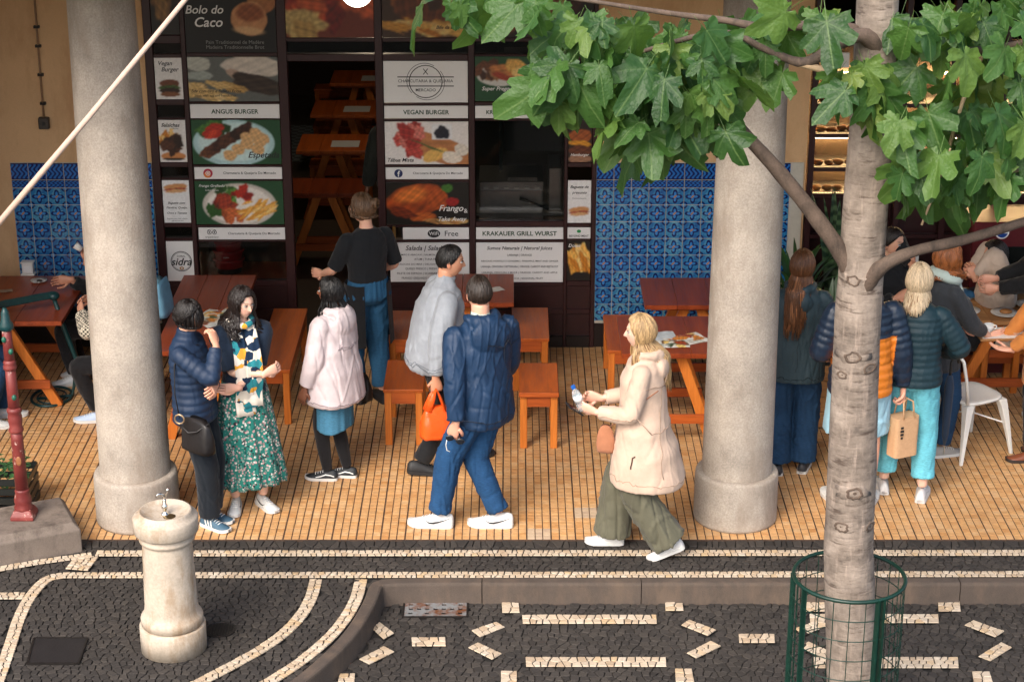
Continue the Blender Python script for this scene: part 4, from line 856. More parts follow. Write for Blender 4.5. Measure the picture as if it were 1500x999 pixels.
obj('body', bevel(MB().box((-.045,-.03,.012),(.045,.03,.10)).mesh('body'), .008, 2), M['white_metal'], nh); obj('foot', bevel(MB().box((-.055,-.04,0),(.055,.04,.0118)).mesh('foot'), .003), M['white_metal'], nh); obj('rim', bevel(MB().box((-.052,-.036,.1002),(.052,.036,.112)).mesh('rim'), .004), M['white_metal'], nh); obj('slot', MB().box((-.03,-.0312,.03),(.03,-.0302,.08)), M['board'], nh)
p = G(57,413,.75); pt = thing('saucer', 'small white saucer with dark rest of food beside napkin holder', 'plate', p); obj('dish', MB().lathe([(.03,0),(.035,.003),(.065,.014),(.066,.017),(.04,.007),(.001,.006)], n=28).mesh('dish', True), M['white_metal'], pt); obj('food_scrap', MB().ball((.005,0,.012), (.024,.016,.007), 10, 6), M['ink'], pt)
# ------------------------------------------------------------------ right-hand shop
s2 = thing('bakery_front', 'dark red framed shop with warmly lit glass display shelves', 'shopfront')
def r2(a, b, m='redwood', nm='frame_rail'): return obj(nm, bevel(MB().box(a, b).mesh(nm), .004), M[m], s2)
for x in (2.40, 2.78, 3.12, 3.50, 3.92, 4.34, 4.76): r2((x,FY-.02,.0),(x+.05,FY+.06,3.4), nm='frame_post')
for x in (2.45, 2.83, 3.17, 3.55, 3.97, 4.39):
    for z in (.0,.52,.95,1.30,1.52,1.80,2.05,2.55,3.2): r2((x+.001,FY-.012,z),(x+{2.45:.33,2.83:.29,3.17:.33,3.55:.37,3.97:.37,4.39:.37}[x]-.001,FY+.05,z+(.035 if z else .14)))
    w_ = {2.45:.33,2.83:.29,3.17:.33,3.55:.37,3.97:.37,4.39:.37}[x]
    for z0, z1 in ((1.335,1.52),(1.555,1.80),(1.835,2.05),(2.085,2.55)): obj('pane', MB().box((x+.002,FY+.012,z0+.001),(x+w_-.002,FY+.018,z1-.001)), gl, s2)
    obj('base_panel', MB().box((x+.001,FY+.0,.14),(x+w_-.001,FY+.03,.52)), mottled('pale_panel', srgb(150,138,124), .15, 5, .6, .1, 50) if x > 2.8 else M['redwood'], s2)
warm = emit('warm_display_tube', (1,.66,.30), 45)
pastry = randomised('baked_crust', [srgb(196,130,60), srgb(150,84,34), srgb(214,160,90), srgb(120,62,28)], .5, 60, .3)
dc = thing('display_case', 'lit bakery display case with rows of pastries behind glass', 'display case', (0,FY,0)); q = random.Random(11)
for z in (1.30,1.52,1.80,2.06):
    obj('shelf', MB().box((2.46,.1,z-.012),(5.1,.48,z)), M['steel'], dc); obj('light_tube', MB().tube([(2.5,.44,z+.17),(5.05,.44,z+.17)], .011, 8), warm, dc)
    for i in range(30 if z < 2 else 16):
        x = 2.52+i*(.085 if z < 2 else .16)+q.uniform(-.01,.01); mb = MB().ball((0,0,0), (.036,.05,.026), 9, 6)
        o = obj('pastry', mb.mesh('pastry', True), pastry, dc, (x, .2+q.uniform(-.04,.04), z+.024)); o.rotation_euler = (0,0,q.uniform(0,3))
obj('back_panel', MB().box((2.46,.49,1.2),(5.1,.52,2.5)), mottled('case_back', (.12,.08,.05), .2, 4, .5, .05, 40), dc); obj('cabinet', MB().box((2.46,.1,.0),(5.1,.52,1.28)), M['redwood'], dc)
sg = Wp(1231,88,FY-.03); b = tag(obj('hanging_sign', bevel(MB().box((sg.x-.10,FY-.05,sg.z-.06),(sg.x+.07,FY-.025,sg.z+.06)).mesh('hanging_sign'), .004), M['white_metal']), 'small blank white sign fixed above the bakery glass', 'sign')
sg = Wp(1303,205,FY-.03); tag(obj('teal_disc_sign', MB().tube([(sg.x,FY-.05,sg.z),(sg.x,FY-.03,sg.z)], .10, 28), plain('teal_print', srgb(36,140,128), .5)), 'round teal sticker on the bakery glass behind the tree', 'sign')
fz = thing('drink_fridge', 'dark red drinks fridge with round blue and white badges', 'fridge', (4.0,3.0,0)); obj('cabinet', bevel(MB().box((-.36,.0,.0),(.36,.5,1.28)).mesh('cabinet'), .01), mottled('fridge_red', (.10,.012,.016), .2, 5, .35, .05, 40), fz)
for x in (-.13,.17):
    mb = MB().tube([(x,-.008,1.20),(x,-.002,1.20)], .055, 24); obj('badge', mb, M['inkwhite'], fz); obj('badge_mark', MB().tube([(x,-.0105,1.20),(x,-.0085,1.20)], .044, 24), plain('badge_blue', srgb(24,66,140), .4), fz); obj('badge_wave', MB().box((x-.043,-.0125,1.192),(x+.043,-.011,1.208)), M['inkwhite'], fz)
obj('door_glass', MB().box((-.3,-.006,.2),(.3,-.001,1.08)), M['glass'], fz)
# planter and foliage beyond the right column
pb = thing('wooden_planter', 'raw wooden plank planter box behind long haired woman', 'planter', (2.40,2.12,0))
for i in range(4): obj('plank', bevel(MB().box((-.19,-.27,.02+.125*i),(.19,-.25,.14+.125*i)).mesh('plank'), .003), M['crate'], pb); obj('plank', bevel(MB().box((-.19,-.249,.02+.125*i),(-.17,.27,.14+.125*i)).mesh('plank'), .003), M['crate'], pb); obj('plank', bevel(MB().box((.17,-.249,.02+.125*i),(.19,.27,.14+.125*i)).mesh('plank'), .003), M['crate'], pb)
obj('soil', MB().box((-.169,-.249,.05),(.169,.27,.46)), M['joint'], pb)
def blade_plant(name, label, loc, n_, hmin, hmax, wid, m, seed, spread=.5, arch=.5, tip=.1):
    q = random.Random(seed); t = thing(name, label, 'plant', loc)
    for i in range(n_):
        a = q.uniform(0, 2*PI); h = q.uniform(hmin, hmax); r0 = q.uniform(.02,.12); sp = q.uniform(.2,1)*spread; pts = []; d = Vector((math.cos(a), math.sin(a), 0)); sd_ = Vector((-d.y, d.x, 0)); vs = []; K = 8
        for k in range(K+1):
            f = k/K; c0 = d*(r0+sp*h*f*f)+Vector((0,0,h*(f-arch*sp*f*f*f))); w_ = wid*(math.sin(PI*min(1,.18+f*.82)))**.8*(1 if f < .98 else tip)+.001
            vs += [c0-sd_*w_+Vector((0,0,.3*w_)), c0, c0+sd_*w_+Vector((0,0,.3*w_))]
        fs = []
        for k in range(K): fs += [(3*k,3*k+1,3*k+4,3*k+3),(3*k+1,3*k+2,3*k+5,3*k+4)]
        obj('leaf', MB().add(vs, fs).mesh('leaf', True), m, t)
    return t
n = NT('snake_plant_leaf'); tc = n.n('TexCoord').outputs['Object']; sz = n.n('SeparateXYZ'); n.l(tc, sz.inputs[0])
sm = n.out(n.ramp(n.math('ADD', n.math('MULTIPLY', n.math('SINE', n.math('MULTIPLY', sz.outputs[2], 70)), .25), n.noise(9,4,.6,tc)), [(.35,(.012,.035,.018)),(.65,(.07,.13,.06))]), .4)
pm = randomised('glossy_leaf', [(.025,.09,.02),(.045,.13,.03),(.02,.065,.02)], .35, 18, .1)
blade_plant('snake_plant', 'tall dark snake plant with stiff mottled blades beside bakery window', (2.62,3.22,.45), 34, .6, 1.15, .028, sm, 3, .22, .2)
blade_plant('leafy_plant', 'bushy bright green strap leaved plant beside the blue tiles', (2.28,3.02,.40), 46, .45, .95, .024, pm, 5, .75, .8)
blade_plant('leafy_plant', 'arching green plant growing out of the wooden planter', (2.40,2.22,.44), 40, .4, .8, .026, pm, 8, .8, .9)
pd = thing('plant_pot', 'dark tub holding plants beside the bakery window', 'plant pot', (2.45,3.12,0)); obj('tub', MB().lathe([(.17,0),(.21,.30),(.225,.31),(.225,.40),(.20,.405),(.19,.37)], n=28).mesh('tub', True), blk, pd); obj('soil', MB().lathe([(.001,.36),(.19,.37)], n=24), M['joint'], pd)
# white metal cafe chairs
def cafe_chair(label, loc, rz):
    t = thing('metal_chair', label, 'chair', loc, rz, 'white metal cafe chairs'); w = .185
    st = MB().loft([[Vector((sx_*math.copysign(abs(math.cos(a))**.55, math.cos(a)), sx_*math.copysign(abs(math.sin(a))**.55, math.sin(a)), z)) for a in [2*PI*k/28 for k in range(28)]] for sx_, z in ((.175,.425),(.188,.43),(.19,.448),(.182,.452),(.15,.446))]); obj('seat', st.mesh('seat', True), M['white_metal'], t)
    for a in (-1, 1):
        for b_ in (-1, 1):
            mb = MB().loft([[Vector((a*x+dx_, b_*y+dy_, z)) for dx_, dy_ in ((-s_,-s_),(s_,-s_),(s_,s_),(-s_,s_))] for x, y, z, s_ in ((.225,.235,0,.012),(.20,.205,.18,.019),(.165,.165,.38,.03),(.15,.15,.43,.036))]); obj('leg', bevel(mb.mesh('leg'), .005), M['white_metal'], t)
    arc = [(-.165,-.165,.44),(-.175,-.20,.62),(-.165,-.235,.78),(-.12,-.255,.845),(0,-.262,.862),(.12,-.255,.845),(.165,-.235,.78),(.175,-.20,.62),(.165,-.165,.44)]
    obj('back_frame', MB().tube(arc, .0125, 8).mesh('back_frame', True), M['white_metal'], t)
    obj('back_splat', bevel(MB().loft([[Vector((x_*k, -.178-.075*((z-.45)/.4)-(.006 if y_ else 0), z)) for x_, y_ in ((-1,0),(1,0),(1,1),(-1,1))] for k, z in ((.055,.45),(.062,.6),(.075,.75),(.085,.852))]).mesh('back_splat'), .002), M['white_metal'], t)
    for s_ in (-1, 1): obj('brace', MB().tube([(s_*.2,.19,.24),(0,0,.30),(-s_*.2,-.19,.24)], .006, 6), M['white_metal'], t)
    return t
cafe_chair('white metal chair with tall splat in front of the coffee tray', (3.36,1.50,0), R(-62)); cafe_chair('white metal chair drawn up to cafe table behind another chair', (3.10,2.30,0), R(-80)); cafe_chair('white metal chair half hidden behind tree trunk beside planter', (2.66,2.62,0), R(150))
ct = trestle('cafe_table', 'wooden cafe table where the woman in beige coat sits', 3.32, 4.3, 2.22, 3.0, 'crate', .74, 'cafe tables by the bakery')
# tray of cups
tr = G(1468,489,.92); ty = thing('serving_tray', 'light wooden serving tray with white cups held by person in mustard coat', 'tray', (tr.x,tr.y+.02,.905), .06)
obj('tray_base', bevel(MB().box((-.19,-.13,0),(.24,.13,.014)).mesh('tray_base'), .004), M['crate'], ty); obj('paper_liner', MB().box((-.17,-.11,.0145),(.22,.11,.0165)), M['board'], ty)
for i, (x, y) in enumerate(((-.09,.02),(.10,.0))):
    cp = thing('coffee_cup', ['white coffee cup on saucer at the outer end of tray','white coffee cup on saucer close to the mustard coat'][i], 'cup', (tr.x+x,tr.y+.02+y,.923)); pw = plain('porcelain', (.72,.74,.74), .2)
    obj('saucer', MB().lathe([(.03,0),(.035,.003),(.062,.012),(.063,.015),(.03,.006)], n=24).mesh('saucer', True), pw, cp); obj('cup', MB().lathe([(.022,.007),(.034,.02),(.038,.055),(.036,.056),(.030,.02),(.001,.012)], n=24).mesh('cup', True), pw, cp)
    obj('handle', MB().tube([(.035,0,.048),(.055,0,.045),(.056,0,.025),(.034,0,.02)], .005, 6).mesh('handle', True), pw, cp)
for k, (px, py, z, c_) in enumerate(((1432,428,.76,(60,120,170)),(1447,424,.775,(30,44,60)),(1412,432,.742,(210,210,205)))): leaflet(px,py,z,.2,.28,-1.2+.2*k,Canvas(6,8,c_).scatter(.5,.5,.4,.4,5,[(220,220,215),(40,60,80)],.12,k).grain(),['blue covered menu held above the cafe table','dark menu on top of the blue one','white menu sheet flat on the cafe table'][k])
p = G(1333,378,.80); tag(obj('menu_stand', bevel(MB().box((-.07,-.012,0),(.07,.012,.15)).mesh('menu_stand'), .003), M['board'], None, (p.x,p.y,.742)), 'small white card stand on the cafe table behind blonde woman', 'card stand')

for k, (x, y) in enumerate(((3.50,2.42),(3.78,2.36),(4.02,2.55))):
    pl_ = thing('plate', ['white plate with bread at the free end of cafe table','white plate with bread in the middle of cafe table','white plate with bread beside the black coat'][k], 'plate', (x,y,.742))
    obj('dish', MB().lathe([(.05,0),(.06,.004),(.105,.016),(.106,.019),(.07,.008),(.001,.007)], n=28).mesh('dish', True), M['white_metal'], pl_); obj('bread', MB().ball((.01,0,.026), (.05,.035,.02), 12, 8).mesh('bread', True), pastry, pl_)
# ------------------------------------------------------------------ street tree in its guard
n = NT('smooth_grey_bark'); tc = n.n('TexCoord').outputs['Object']
v1 = n.mapping(tc, (7,7,38)); v2 = n.mapping(tc, (30,30,5)); a_ = n.noise(1,5,.65,v1); b_ = n.noise(1,4,.6,v2)
c = n.ramp(n.noise(5.5,6,.7,tc), [(.3, srgb(88,78,70)), (.52, srgb(132,119,107)), (.72, srgb(162,148,135))])
c = n.mix(n.ramp(a_, [(.56,(0,)*3),(.68,(.85,)*3)]), c, srgb(70,56,47)); c = n.mix(n.ramp(b_, [(.55,(0,)*3),(.75,(.45,)*3)]), c, srgb(190,170,154))
n.bump(n.math('SUBTRACT', b_, n.math('MULTIPLY', a_, 1.5)), .6, .008); bark = n.out(c, .85)
bark2 = mottled('dark_branch_bark', srgb(96,80,68), .35, 14, .85, .7, 90, stain=srgb(60,50,42)); twigm = mottled('pale_twig', srgb(176,150,118), .2, 20, .8, .4, 90)
TY = -2.5
tree = thing('street_tree', 'grey barked street tree with large lobed leaves inside green wire guard', 'tree', (1.90,TY,-.14))
def T(px, py, dy=0.0): return Wp(px, py, TY+dy)-Vector((1.90,TY,-.14))
tp = [Vector((.0,0,0)), Vector((-.02,0,.3)), T(1247,935), T(1243,800), T(1247,700), T(1252,560), T(1258,450), T(1268,300), T(1276,180), T(1282,60), T(1288,-40), T(1290,-160)]
rings = []; K = 40; q = random.Random(2)
zs = [p.z for p in tp]
def axis(z):
    for i in range(len(tp)-1):
        if z <= zs[i+1]: return tp[i].lerp(tp[i+1], (z-zs[i])/(zs[i+1]-zs[i]))
    return tp[-1]
for i in range(90):
    z = zs[-1]*i/89; c0 = axis(z); r0 = .146-.011*z+.07*math.exp(-z*7)
    rings.append([c0+Vector((math.cos(2*PI*k/K), math.sin(2*PI*k/K), 0))*r0*(1+.035*noise.noise(Vector((math.cos(2*PI*k/K)*1.4, math.sin(2*PI*k/K)*1.4, z*2.2)))+.018*noise.noise(Vector((math.cos(2*PI*k/K)*4, math.sin(2*PI*k/K)*4, z*9)))) for k in range(K)])
trunk = obj('trunk', MB().loft(rings).mesh('trunk', True), bark, tree)
for px, py, r0, dx in ((1240,512,.052,-.3),(1272,528,.05,.45),(1232,540,.035,-.75),(1250,708,.055,.0),(1236,758,.05,-.5),(1286,760,.045,.8),(1238,402,.05,-.5)):
    p = T(px, py); c0 = axis(p.z); a = -PI/2+dx; d = Vector((math.cos(a), math.sin(a), 0)); b0 = c0+d*(.138-.011*p.z); up = Vector((0,0,1)); sd_ = d.cross(up); jq = [q.uniform(.82,1.18) for _ in range(18)]
    kr = [[b0+d*o_+(sd_*math.cos(2*PI*k/18)+up*.72*math.sin(2*PI*k/18))*rr*jq[k] for k in range(18)] for rr, o_ in ((r0*1.7,-.03),(r0*1.15,.0),(r0*.85,.008))]
    kn_ = obj('knot', MB().loft(kr).mesh('knot', True), bark, tree); ks = [[b0+d*o_+(sd_*math.cos(2*PI*k/18)+up*.72*math.sin(2*PI*k/18))*rr*jq[k] for k in range(18)] for rr, o_ in ((r0*.84,.0),(r0*.80,.011),(r0*.62,.014),(r0*.5,.006),(r0*.05,.009))]
    obj('scar', MB().loft(ks).mesh('scar', True), bark2, kn_)
def limb_(pts, rad, m=bark2):
    P = [T(*p) for p in pts]; n_ = len(P); S = []; RR = []
    for i in range(n_-1):
        p0, p1, p2, p3 = P[max(0,i-1)], P[i], P[i+1], P[min(n_-1,i+2)]
        for k in range(6):
            t = k/6; S.append(.5*((2*p1)+(p2-p0)*t+(2*p0-5*p1+4*p2-p3)*t*t+(3*p1-p0-3*p2+p3)*t**3)); RR.append(.86*(rad[i]*(1-t)+rad[i+1]*t)*(1+.1*noise.noise(S[-1]*14)))
    S.append(P[-1]); RR.append(rad[-1]); return obj('branch', MB().tube(S, RR, 10).mesh('branch', True), m, tree)
limb_([(1262,440,.0),(1236,378,-.03),(1190,312,-.05),(1135,245,-.05),(1085,190,0),(1040,130,.05),(985,70,.05)], [.06,.052,.046,.042,.038,.03,.016])
limb_([(1262,430,-.05),(1290,392,-.12),(1340,368,-.12),(1410,352,-.1),(1500,325,-.05),(1600,290,0)], [.055,.045,.034,.03,.028,.022])
limb_([(1288,70,-.05),(1262,52,-.1),(1225,66,-.12),(1178,92,-.1),(1120,72,-.1),(1060,48,-.05),(960,70,0),(880,100,.1)], [.06,.042,.036,.028,.02,.017,.013,.006])
limb_([(1270,60,.0),(1240,42,-.05),(1185,38,-.05),(1116,40,0),(1060,30,.05),(980,20,.1),(850,0,.2),(700,-20,.3)], [.05,.034,.028,.026,.02,.016,.012,.006]); limb_([(1172,93,-.1),(1215,106,-.12),(1248,118,-.14)], [.022,.022,.02], twigm)
limb_([(1288,60,.05),(1340,62,.02),(1400,76,.0),(1460,72,0),(1560,50,.1)], [.05,.036,.032,.026,.02]); limb_([(1340,205,-.25),(1372,236,-.25),(1410,246,-.22),(1466,252,-.2)], [.01,.014,.016,.012], twigm); limb_([(1372,236,-.25),(1388,228,-.28),(1392,218,-.3)], [.01,.008,.005], twigm); limb_([(1466,252,-.2),(1530,240,-.1),(1600,200,0)], [.012,.018,.02], twigm)
limb_([(1440,78,0),(1410,150,-.1),(1380,250,-.12),(1350,330,-.15)], [.016,.012,.01,.006], twigm)
# leaves: palmate, lobed, one mesh per variant, each leaf an object
def leaf_me(var):
    q = random.Random(var); K = 38; lob = [(0,.82,.40),(.80,.62,.37),(-.80,.62,.37),(1.65,.42,.40),(-1.65,.42,.40)]; lob = [(a+q.uniform(-.08,.08), r_*q.uniform(.88,1.12), w_) for a, r_, w_ in lob]
    droop = q.uniform(.35,1.1); cup = q.uniform(-.05,.12); tw = q.uniform(-.6,.6); vs = [(0,.30,0)]; fs = []
    for ring_ in (.5, 1.0):
        for k in range(K+1):
            a = -2.75+5.5*k/K; r_ = .19
            for la, lr, lw in lob: x_ = abs(a-la)/lw; r_ = max(r_, .19+(lr-.19)*max(0, 1-x_**2.4*.58)**.8 if x_ < 1.25 else .19)
            r_ *= (1+.07*math.sin(15*a+var)*(ring_ == 1)+.04*math.sin(31*a+2*var)*(ring_ == 1)); r_ = r_*ring_ if ring_ == 1 else r_*.55
            x, y = r_*math.sin(a), .30+r_*math.cos(a); rib = min(abs(a-l_[0]) for l_ in lob)
            z = .10*min(rib,.5)*r_/.5*1.4+cup*r_-droop*(y-.2)**2*.55-.35*droop*x*x+tw*x*(y-.3)+.035*math.sin(11*x+7*y+var)+.02*math.sin(23*x-9*y)
            vs.append((x, y, z))
    for k in range(K): fs += [(0, 1+k+1, 1+k), (1+k, 1+k+1, K+2+k+1, K+2+k)]
    st = len(vs); vs += [(-.007,.30,-.004),(.007,.30,-.004),(.005,-.12,.02),(-.005,-.12,.02)]; fs.append((st,st+1,st+2,st+3))
    return MB().add(vs, fs).mesh('leaf', True)
n = NT('lobed_leaf'); tc = n.n('TexCoord').outputs['Object']; sp = n.n('SeparateXYZ'); n.l(tc, sp.inputs[0]); rr = n.n('ObjectInfo').outputs['Random']
ax_ = n.math('ABSOLUTE', sp.outputs[0]); base = n.ramp(rr, [(.0,(.014,.048,.014)),(.4,(.030,.088,.020)),(.75,(.062,.140,.028)),(.93,(.12,.20,.04)),(1.0,(.17,.22,.045))])
c = n.mix(n.ramp(n.noise(5,4,.6,tc), [(.3,(.0,)*3),(.7,(.45,)*3)]), base, (.06,.14,.03)); yy = n.math('SUBTRACT', sp.outputs[1], .30); th = n.math('ABSOLUTE', n.math('ARCTAN2', sp.outputs[0], yy)); rad_ = n.math('SQRT', n.math('ADD', n.math('MULTIPLY', ax_, ax_), n.math('MULTIPLY', yy, yy)))
v1_ = n.math('MULTIPLY', n.math('ABSOLUTE', n.math('SUBTRACT', th, .92)), rad_); v2_ = n.math('MULTIPLY', n.math('ABSOLUTE', n.math('SUBTRACT', th, 1.95)), rad_); vein = n.math('MINIMUM', v1_, v2_)
c = n.mix(n.ramp(vein, [(.005,(.35,)*3),(.016,(0,)*3)]), c, (.12,.21,.065))
c = n.mix(n.ramp(ax_, [(.006,(.55,)*3),(.02,(0,)*3)]), c, (.16,.25,.08))
n.bump(n.math('ADD', n.noise(14,3,.5,tc), n.math('MULTIPLY', vein, 3.0)), .35, .02); n.out(c, .40, Specular_IOR_Level=.35)
tl_ = n.n('BsdfTranslucent'); n.l(n.mix(.5, c, (.2,.4,.03)), tl_.inputs[0]); mx = n.n('MixShader'); mx.inputs[0].default_value = .32; n.l(n.b.outputs[0], mx.inputs[1]); n.l(tl_.outputs[0], mx.inputs[2]); n.l(mx.outputs[0], n.t.nodes['Material Output'].inputs[0]); leafmat = n.m
lv = [leaf_me(k) for k in range(14)]
for me in lv: me.materials.append(leafmat)
crown = obj('crown', None, None, tree); q = random.Random(31)
def leaves(px, py, sx, sy, cnt, dy=0, dyr=.35, down=.8, size=.225, ax=0):
    for i in range(cnt):
        while True:
            u, v = q.uniform(-1,1), q.uniform(-1,1)
            if u*u+v*v < 1: break
        p = T(px+u*sx, py+v*sy, dy+q.uniform(-dyr,dyr)); L = size*q.uniform(.6,1.3)
        d = Vector((u*.9+q.uniform(-.5,.5)+ax, q.uniform(-.75,.15), -down+q.uniform(-.55,.45))).normalized()        # tip direction
        nrm = Vector((q.uniform(-.8,.8), -.5+q.uniform(-.6,.6), .7+q.uniform(-.6,.4))); nrm = (nrm-d*nrm.dot(d)).normalized(); xx = d.cross(nrm)
        m4 = Matrix(((xx.x,d.x,nrm.x,p.x),(xx.y,d.y,nrm.y,p.y),(xx.z,d.z,nrm.z,p.z),(0,0,0,1)))
        o = bpy.data.objects.new('leaf', q.choice(lv)); C.objects.link(o); o.parent = crown; o.matrix_basis = m4 @ Matrix.Scale(L, 4)
for a in [(930,50,110,45,26),(890,100,85,45,22),(985,105,85,55,30),(1010,160,55,40,12,.05),(960,180,40,40,12,.1),(840,95,35,45,8),(870,25,55,22,8),(1040,50,45,35,9),(950,140,60,40,10,.12),
          (800,-4,50,10,5,0,.3,.9,.2),(655,-10,40,8,6,0,.3,.9,.2),(735,-14,36,8,3,0,.3,.9,.2),(1125,50,30,20,4),(1185,8,40,12,6),(1152,86,12,10,2,-.1),
          (1258,96,30,20,8,-.28,.06),(1272,128,26,16,4,-.3,.06),(1350,10,48,24,12),(1440,10,55,28,13),(1484,75,28,36,9),(1400,85,48,30,9),
          (1345,150,32,34,7,-.2),(1415,165,60,38,17,-.1),(1468,180,40,40,14,-.05),(1385,230,48,38,12,-.15),(1425,225,30,26,8,-.15),(1325,250,24,24,4,-.2),(1495,235,12,20,3)]: leaves(*a)
# green wire guard
tg = thing('tree_guard', 'dark green round wire tree guard with flat joining bars', 'tree guard', (1.80,TY,-.14)); gm = mottled('green_guard_paint', srgb(14,50,40), .35, 14, .4, .2, 80)
GR = .295; GH = 1.17
def hoop(z, r_, nm='hoop', m=gm): obj(nm, MB().tube([(GR*math.cos(2*PI*k/48), GR*math.sin(2*PI*k/48), z) for k in range(48)], r_, 8, closed=True).mesh(nm, True), m, tg)
hoop(GH, .011, 'top_ring'); hoop(.03, .012, 'bottom_ring')
for k in range(1,10): hoop(GH*k/10.0, .0028, 'wire_hoop')
for k in range(22):
    a = 2*PI*k/22; obj('upright_wire', MB().tube([(GR*math.cos(a),GR*math.sin(a),.0),(GR*math.cos(a),GR*math.sin(a),GH)], .0026, 6), gm, tg)
for a in (-PI/2+.42, PI/2+.38-.85):
    for s_ in (-.045, .045):
        x, y = (GR+.004)*math.cos(a+s_*1.3), (GR+.004)*math.sin(a+s_*1.3); d = Vector((math.cos(a), math.sin(a), 0)); obj('joining_bar', MB().beam((x,y,0),(x,y,GH+.006),.008,.034,up=d), gm, tg)
for a in (PI-.12, PI+.5): obj('side_bar', MB().beam((GR*math.cos(a),GR*math.sin(a),0),(GR*math.cos(a),GR*math.sin(a),GH),.01,.03,up=(math.cos(a),math.sin(a),0)), gm, tg)
# ------------------------------------------------------------------ people
V = Vector
def ik(a, t, l1, l2, pole):
    d = t-a; L = min(d.length, (l1+l2)*.995); u = d.normalized(); t = a+u*L; x = (l1*l1-l2*l2+L*L)/(2*L); h = math.sqrt(max(0, l1*l1-x*x))
    p = V(pole); p = p-u*p.dot(u); p = p.normalized() if p.length > 1e-5 else V((0,0,-1)); return a+u*x+p*h, t
def path(P, Rr, per=6, it=2):
    S, Q = [], []
    for i in range(len(P)-1):
        for k in range(per): t = k/per; S.append(P[i].lerp(P[i+1], t)); Q.append(Rr[i]*(1-t)+Rr[i+1]*t)
    S.append(P[-1]); Q.append(Rr[-1])
    for _ in range(it): S = [S[0]]+[(S[i-1]+S[i]*2+S[i+1])/4 for i in range(1, len(S)-1)]+[S[-1]]; Q = [Q[0]]+[(Q[i-1]+Q[i]*2+Q[i+1])/4 for i in range(1, len(Q)-1)]+[Q[-1]]
    return S, Q
def interp(keys, t):
    if t <= keys[0][0]: return keys[0][1:]
    for a, b in zip(keys, keys[1:]):
        if t <= b[0]:
            f = (t-a[0])/(b[0]-a[0]); f = f*f*(3-2*f); return tuple(x*(1-f)+y*f for x, y in zip(a[1:], b[1:]))
    return keys[-1][1:]
def folds(me, amp, k=55, seed=0, zs=1.0):
    """long narrow creases with smooth cloth between them"""
    if amp <= 0: return
    a = coords(me).astype(np.float64); nr = vnormals(me); rs = np.random.RandomState(seed); w = np.zeros(len(a)); f = np.zeros(len(a)); b = a*np.array([1,1,zs])
    for i in range(4): w += np.sin(b@rs.normal(0, 9, 3)+rs.uniform(0, 6))
    for i in range(5):
        d = rs.normal(0, 1, 3); d[2] *= (.30 if i < 3 else 1.5); d /= np.linalg.norm(d); s_ = np.sin(b@d*k*rs.uniform(.5,1.1)+1.5*w+rs.uniform(0, 6)); m = np.clip(.5+.9*np.sin(b@rs.normal(0, 10, 3)+w+rs.uniform(0, 6)), 0, 1)
        f += m*(np.exp(-(s_/.30)**2)-.3)*(1 if i % 2 else -1)*(1 if i < 3 else .7)
    set_coords(me, a+nr*(f*amp*.62)[:, None])
CL = {}
def cloth(name, col, kind='cotton', rough=.85, pat=None):
    key = (name,)
    if key in CL: return CL[key]
    n = NT(name); tc = n.n('TexCoord').outputs['Object']
    base = n.mix(n.ramp(n.noise(9,4,.6,tc), [(.3,(0,)*3),(.7,(1,)*3)]), mul(col, .86), mul(col, 1.1))
    if kind == 'denim':
        v = n.mapping(tc, (40,40,260)); base = n.mix(n.ramp(n.noise(1,3,.6,v), [(.4,(0,)*3),(.7,(.5,)*3)]), base, mul(col, 1.9)); base = n.mix(n.ramp(n.noise(5,4,.6,tc), [(.45,(0,)*3),(.75,(.55,)*3)]), base, mul(col, 1.7))
    if pat: base = pat(n, tc, base)
    if kind == 'attr': base = n.n('Attribute', attribute_name='Col').outputs['Color']
    wr_ = n.noise(22, 5, .6, tc); wr_.node.inputs['Distortion'].default_value = 1.2
    fs = {'knit': 260, 'denim': 400, 'nylon': 60, 'leather': 160, 'cotton': 320}.get(kind, 200)
    n.bump(n.math('MULTIPLY_ADD', n.noise(fs, 3, .6, tc), {'knit': .5, 'nylon': .06, 'leather': .15}.get(kind, .22), wr_), {'nylon': .22, 'knit': .35}.get(kind, .4), .006)
    kw = dict(Specular_IOR_Level=.4 if kind in ('nylon','leather') else .25)
    if kind in ('cotton','knit'): kw['Sheen_Weight'] = .12
    CL[key] = n.out(base, {'nylon': .58, 'leather': .42}.get(kind, rough), **kw); return CL[key]
skinm = attr_mat('skin', .5, .08, 500, Subsurface_Weight=.08, Subsurface_Scale=.01)
hairm = None
n = NT('hair'); a = n.n('Attribute', attribute_name='Col').outputs['Color']; tc = n.n('TexCoord').outputs['Object']; v = n.mapping(tc, (160,160,12)); f = n.noise(1,4,.6,v)
hairm = n.out(n.mix(.6, a, n.ramp(f, [(.3,(.35,)*3),(.7,(1,)*3)]), 'MULTIPLY'), .42, Specular_IOR_Level=.5); n.bump(f, .5, .004)
attrcloth = attr_mat('coloured_cloth', .8, .3, 300); rubber = plain('white_rubber', (.66,.65,.62), .6)

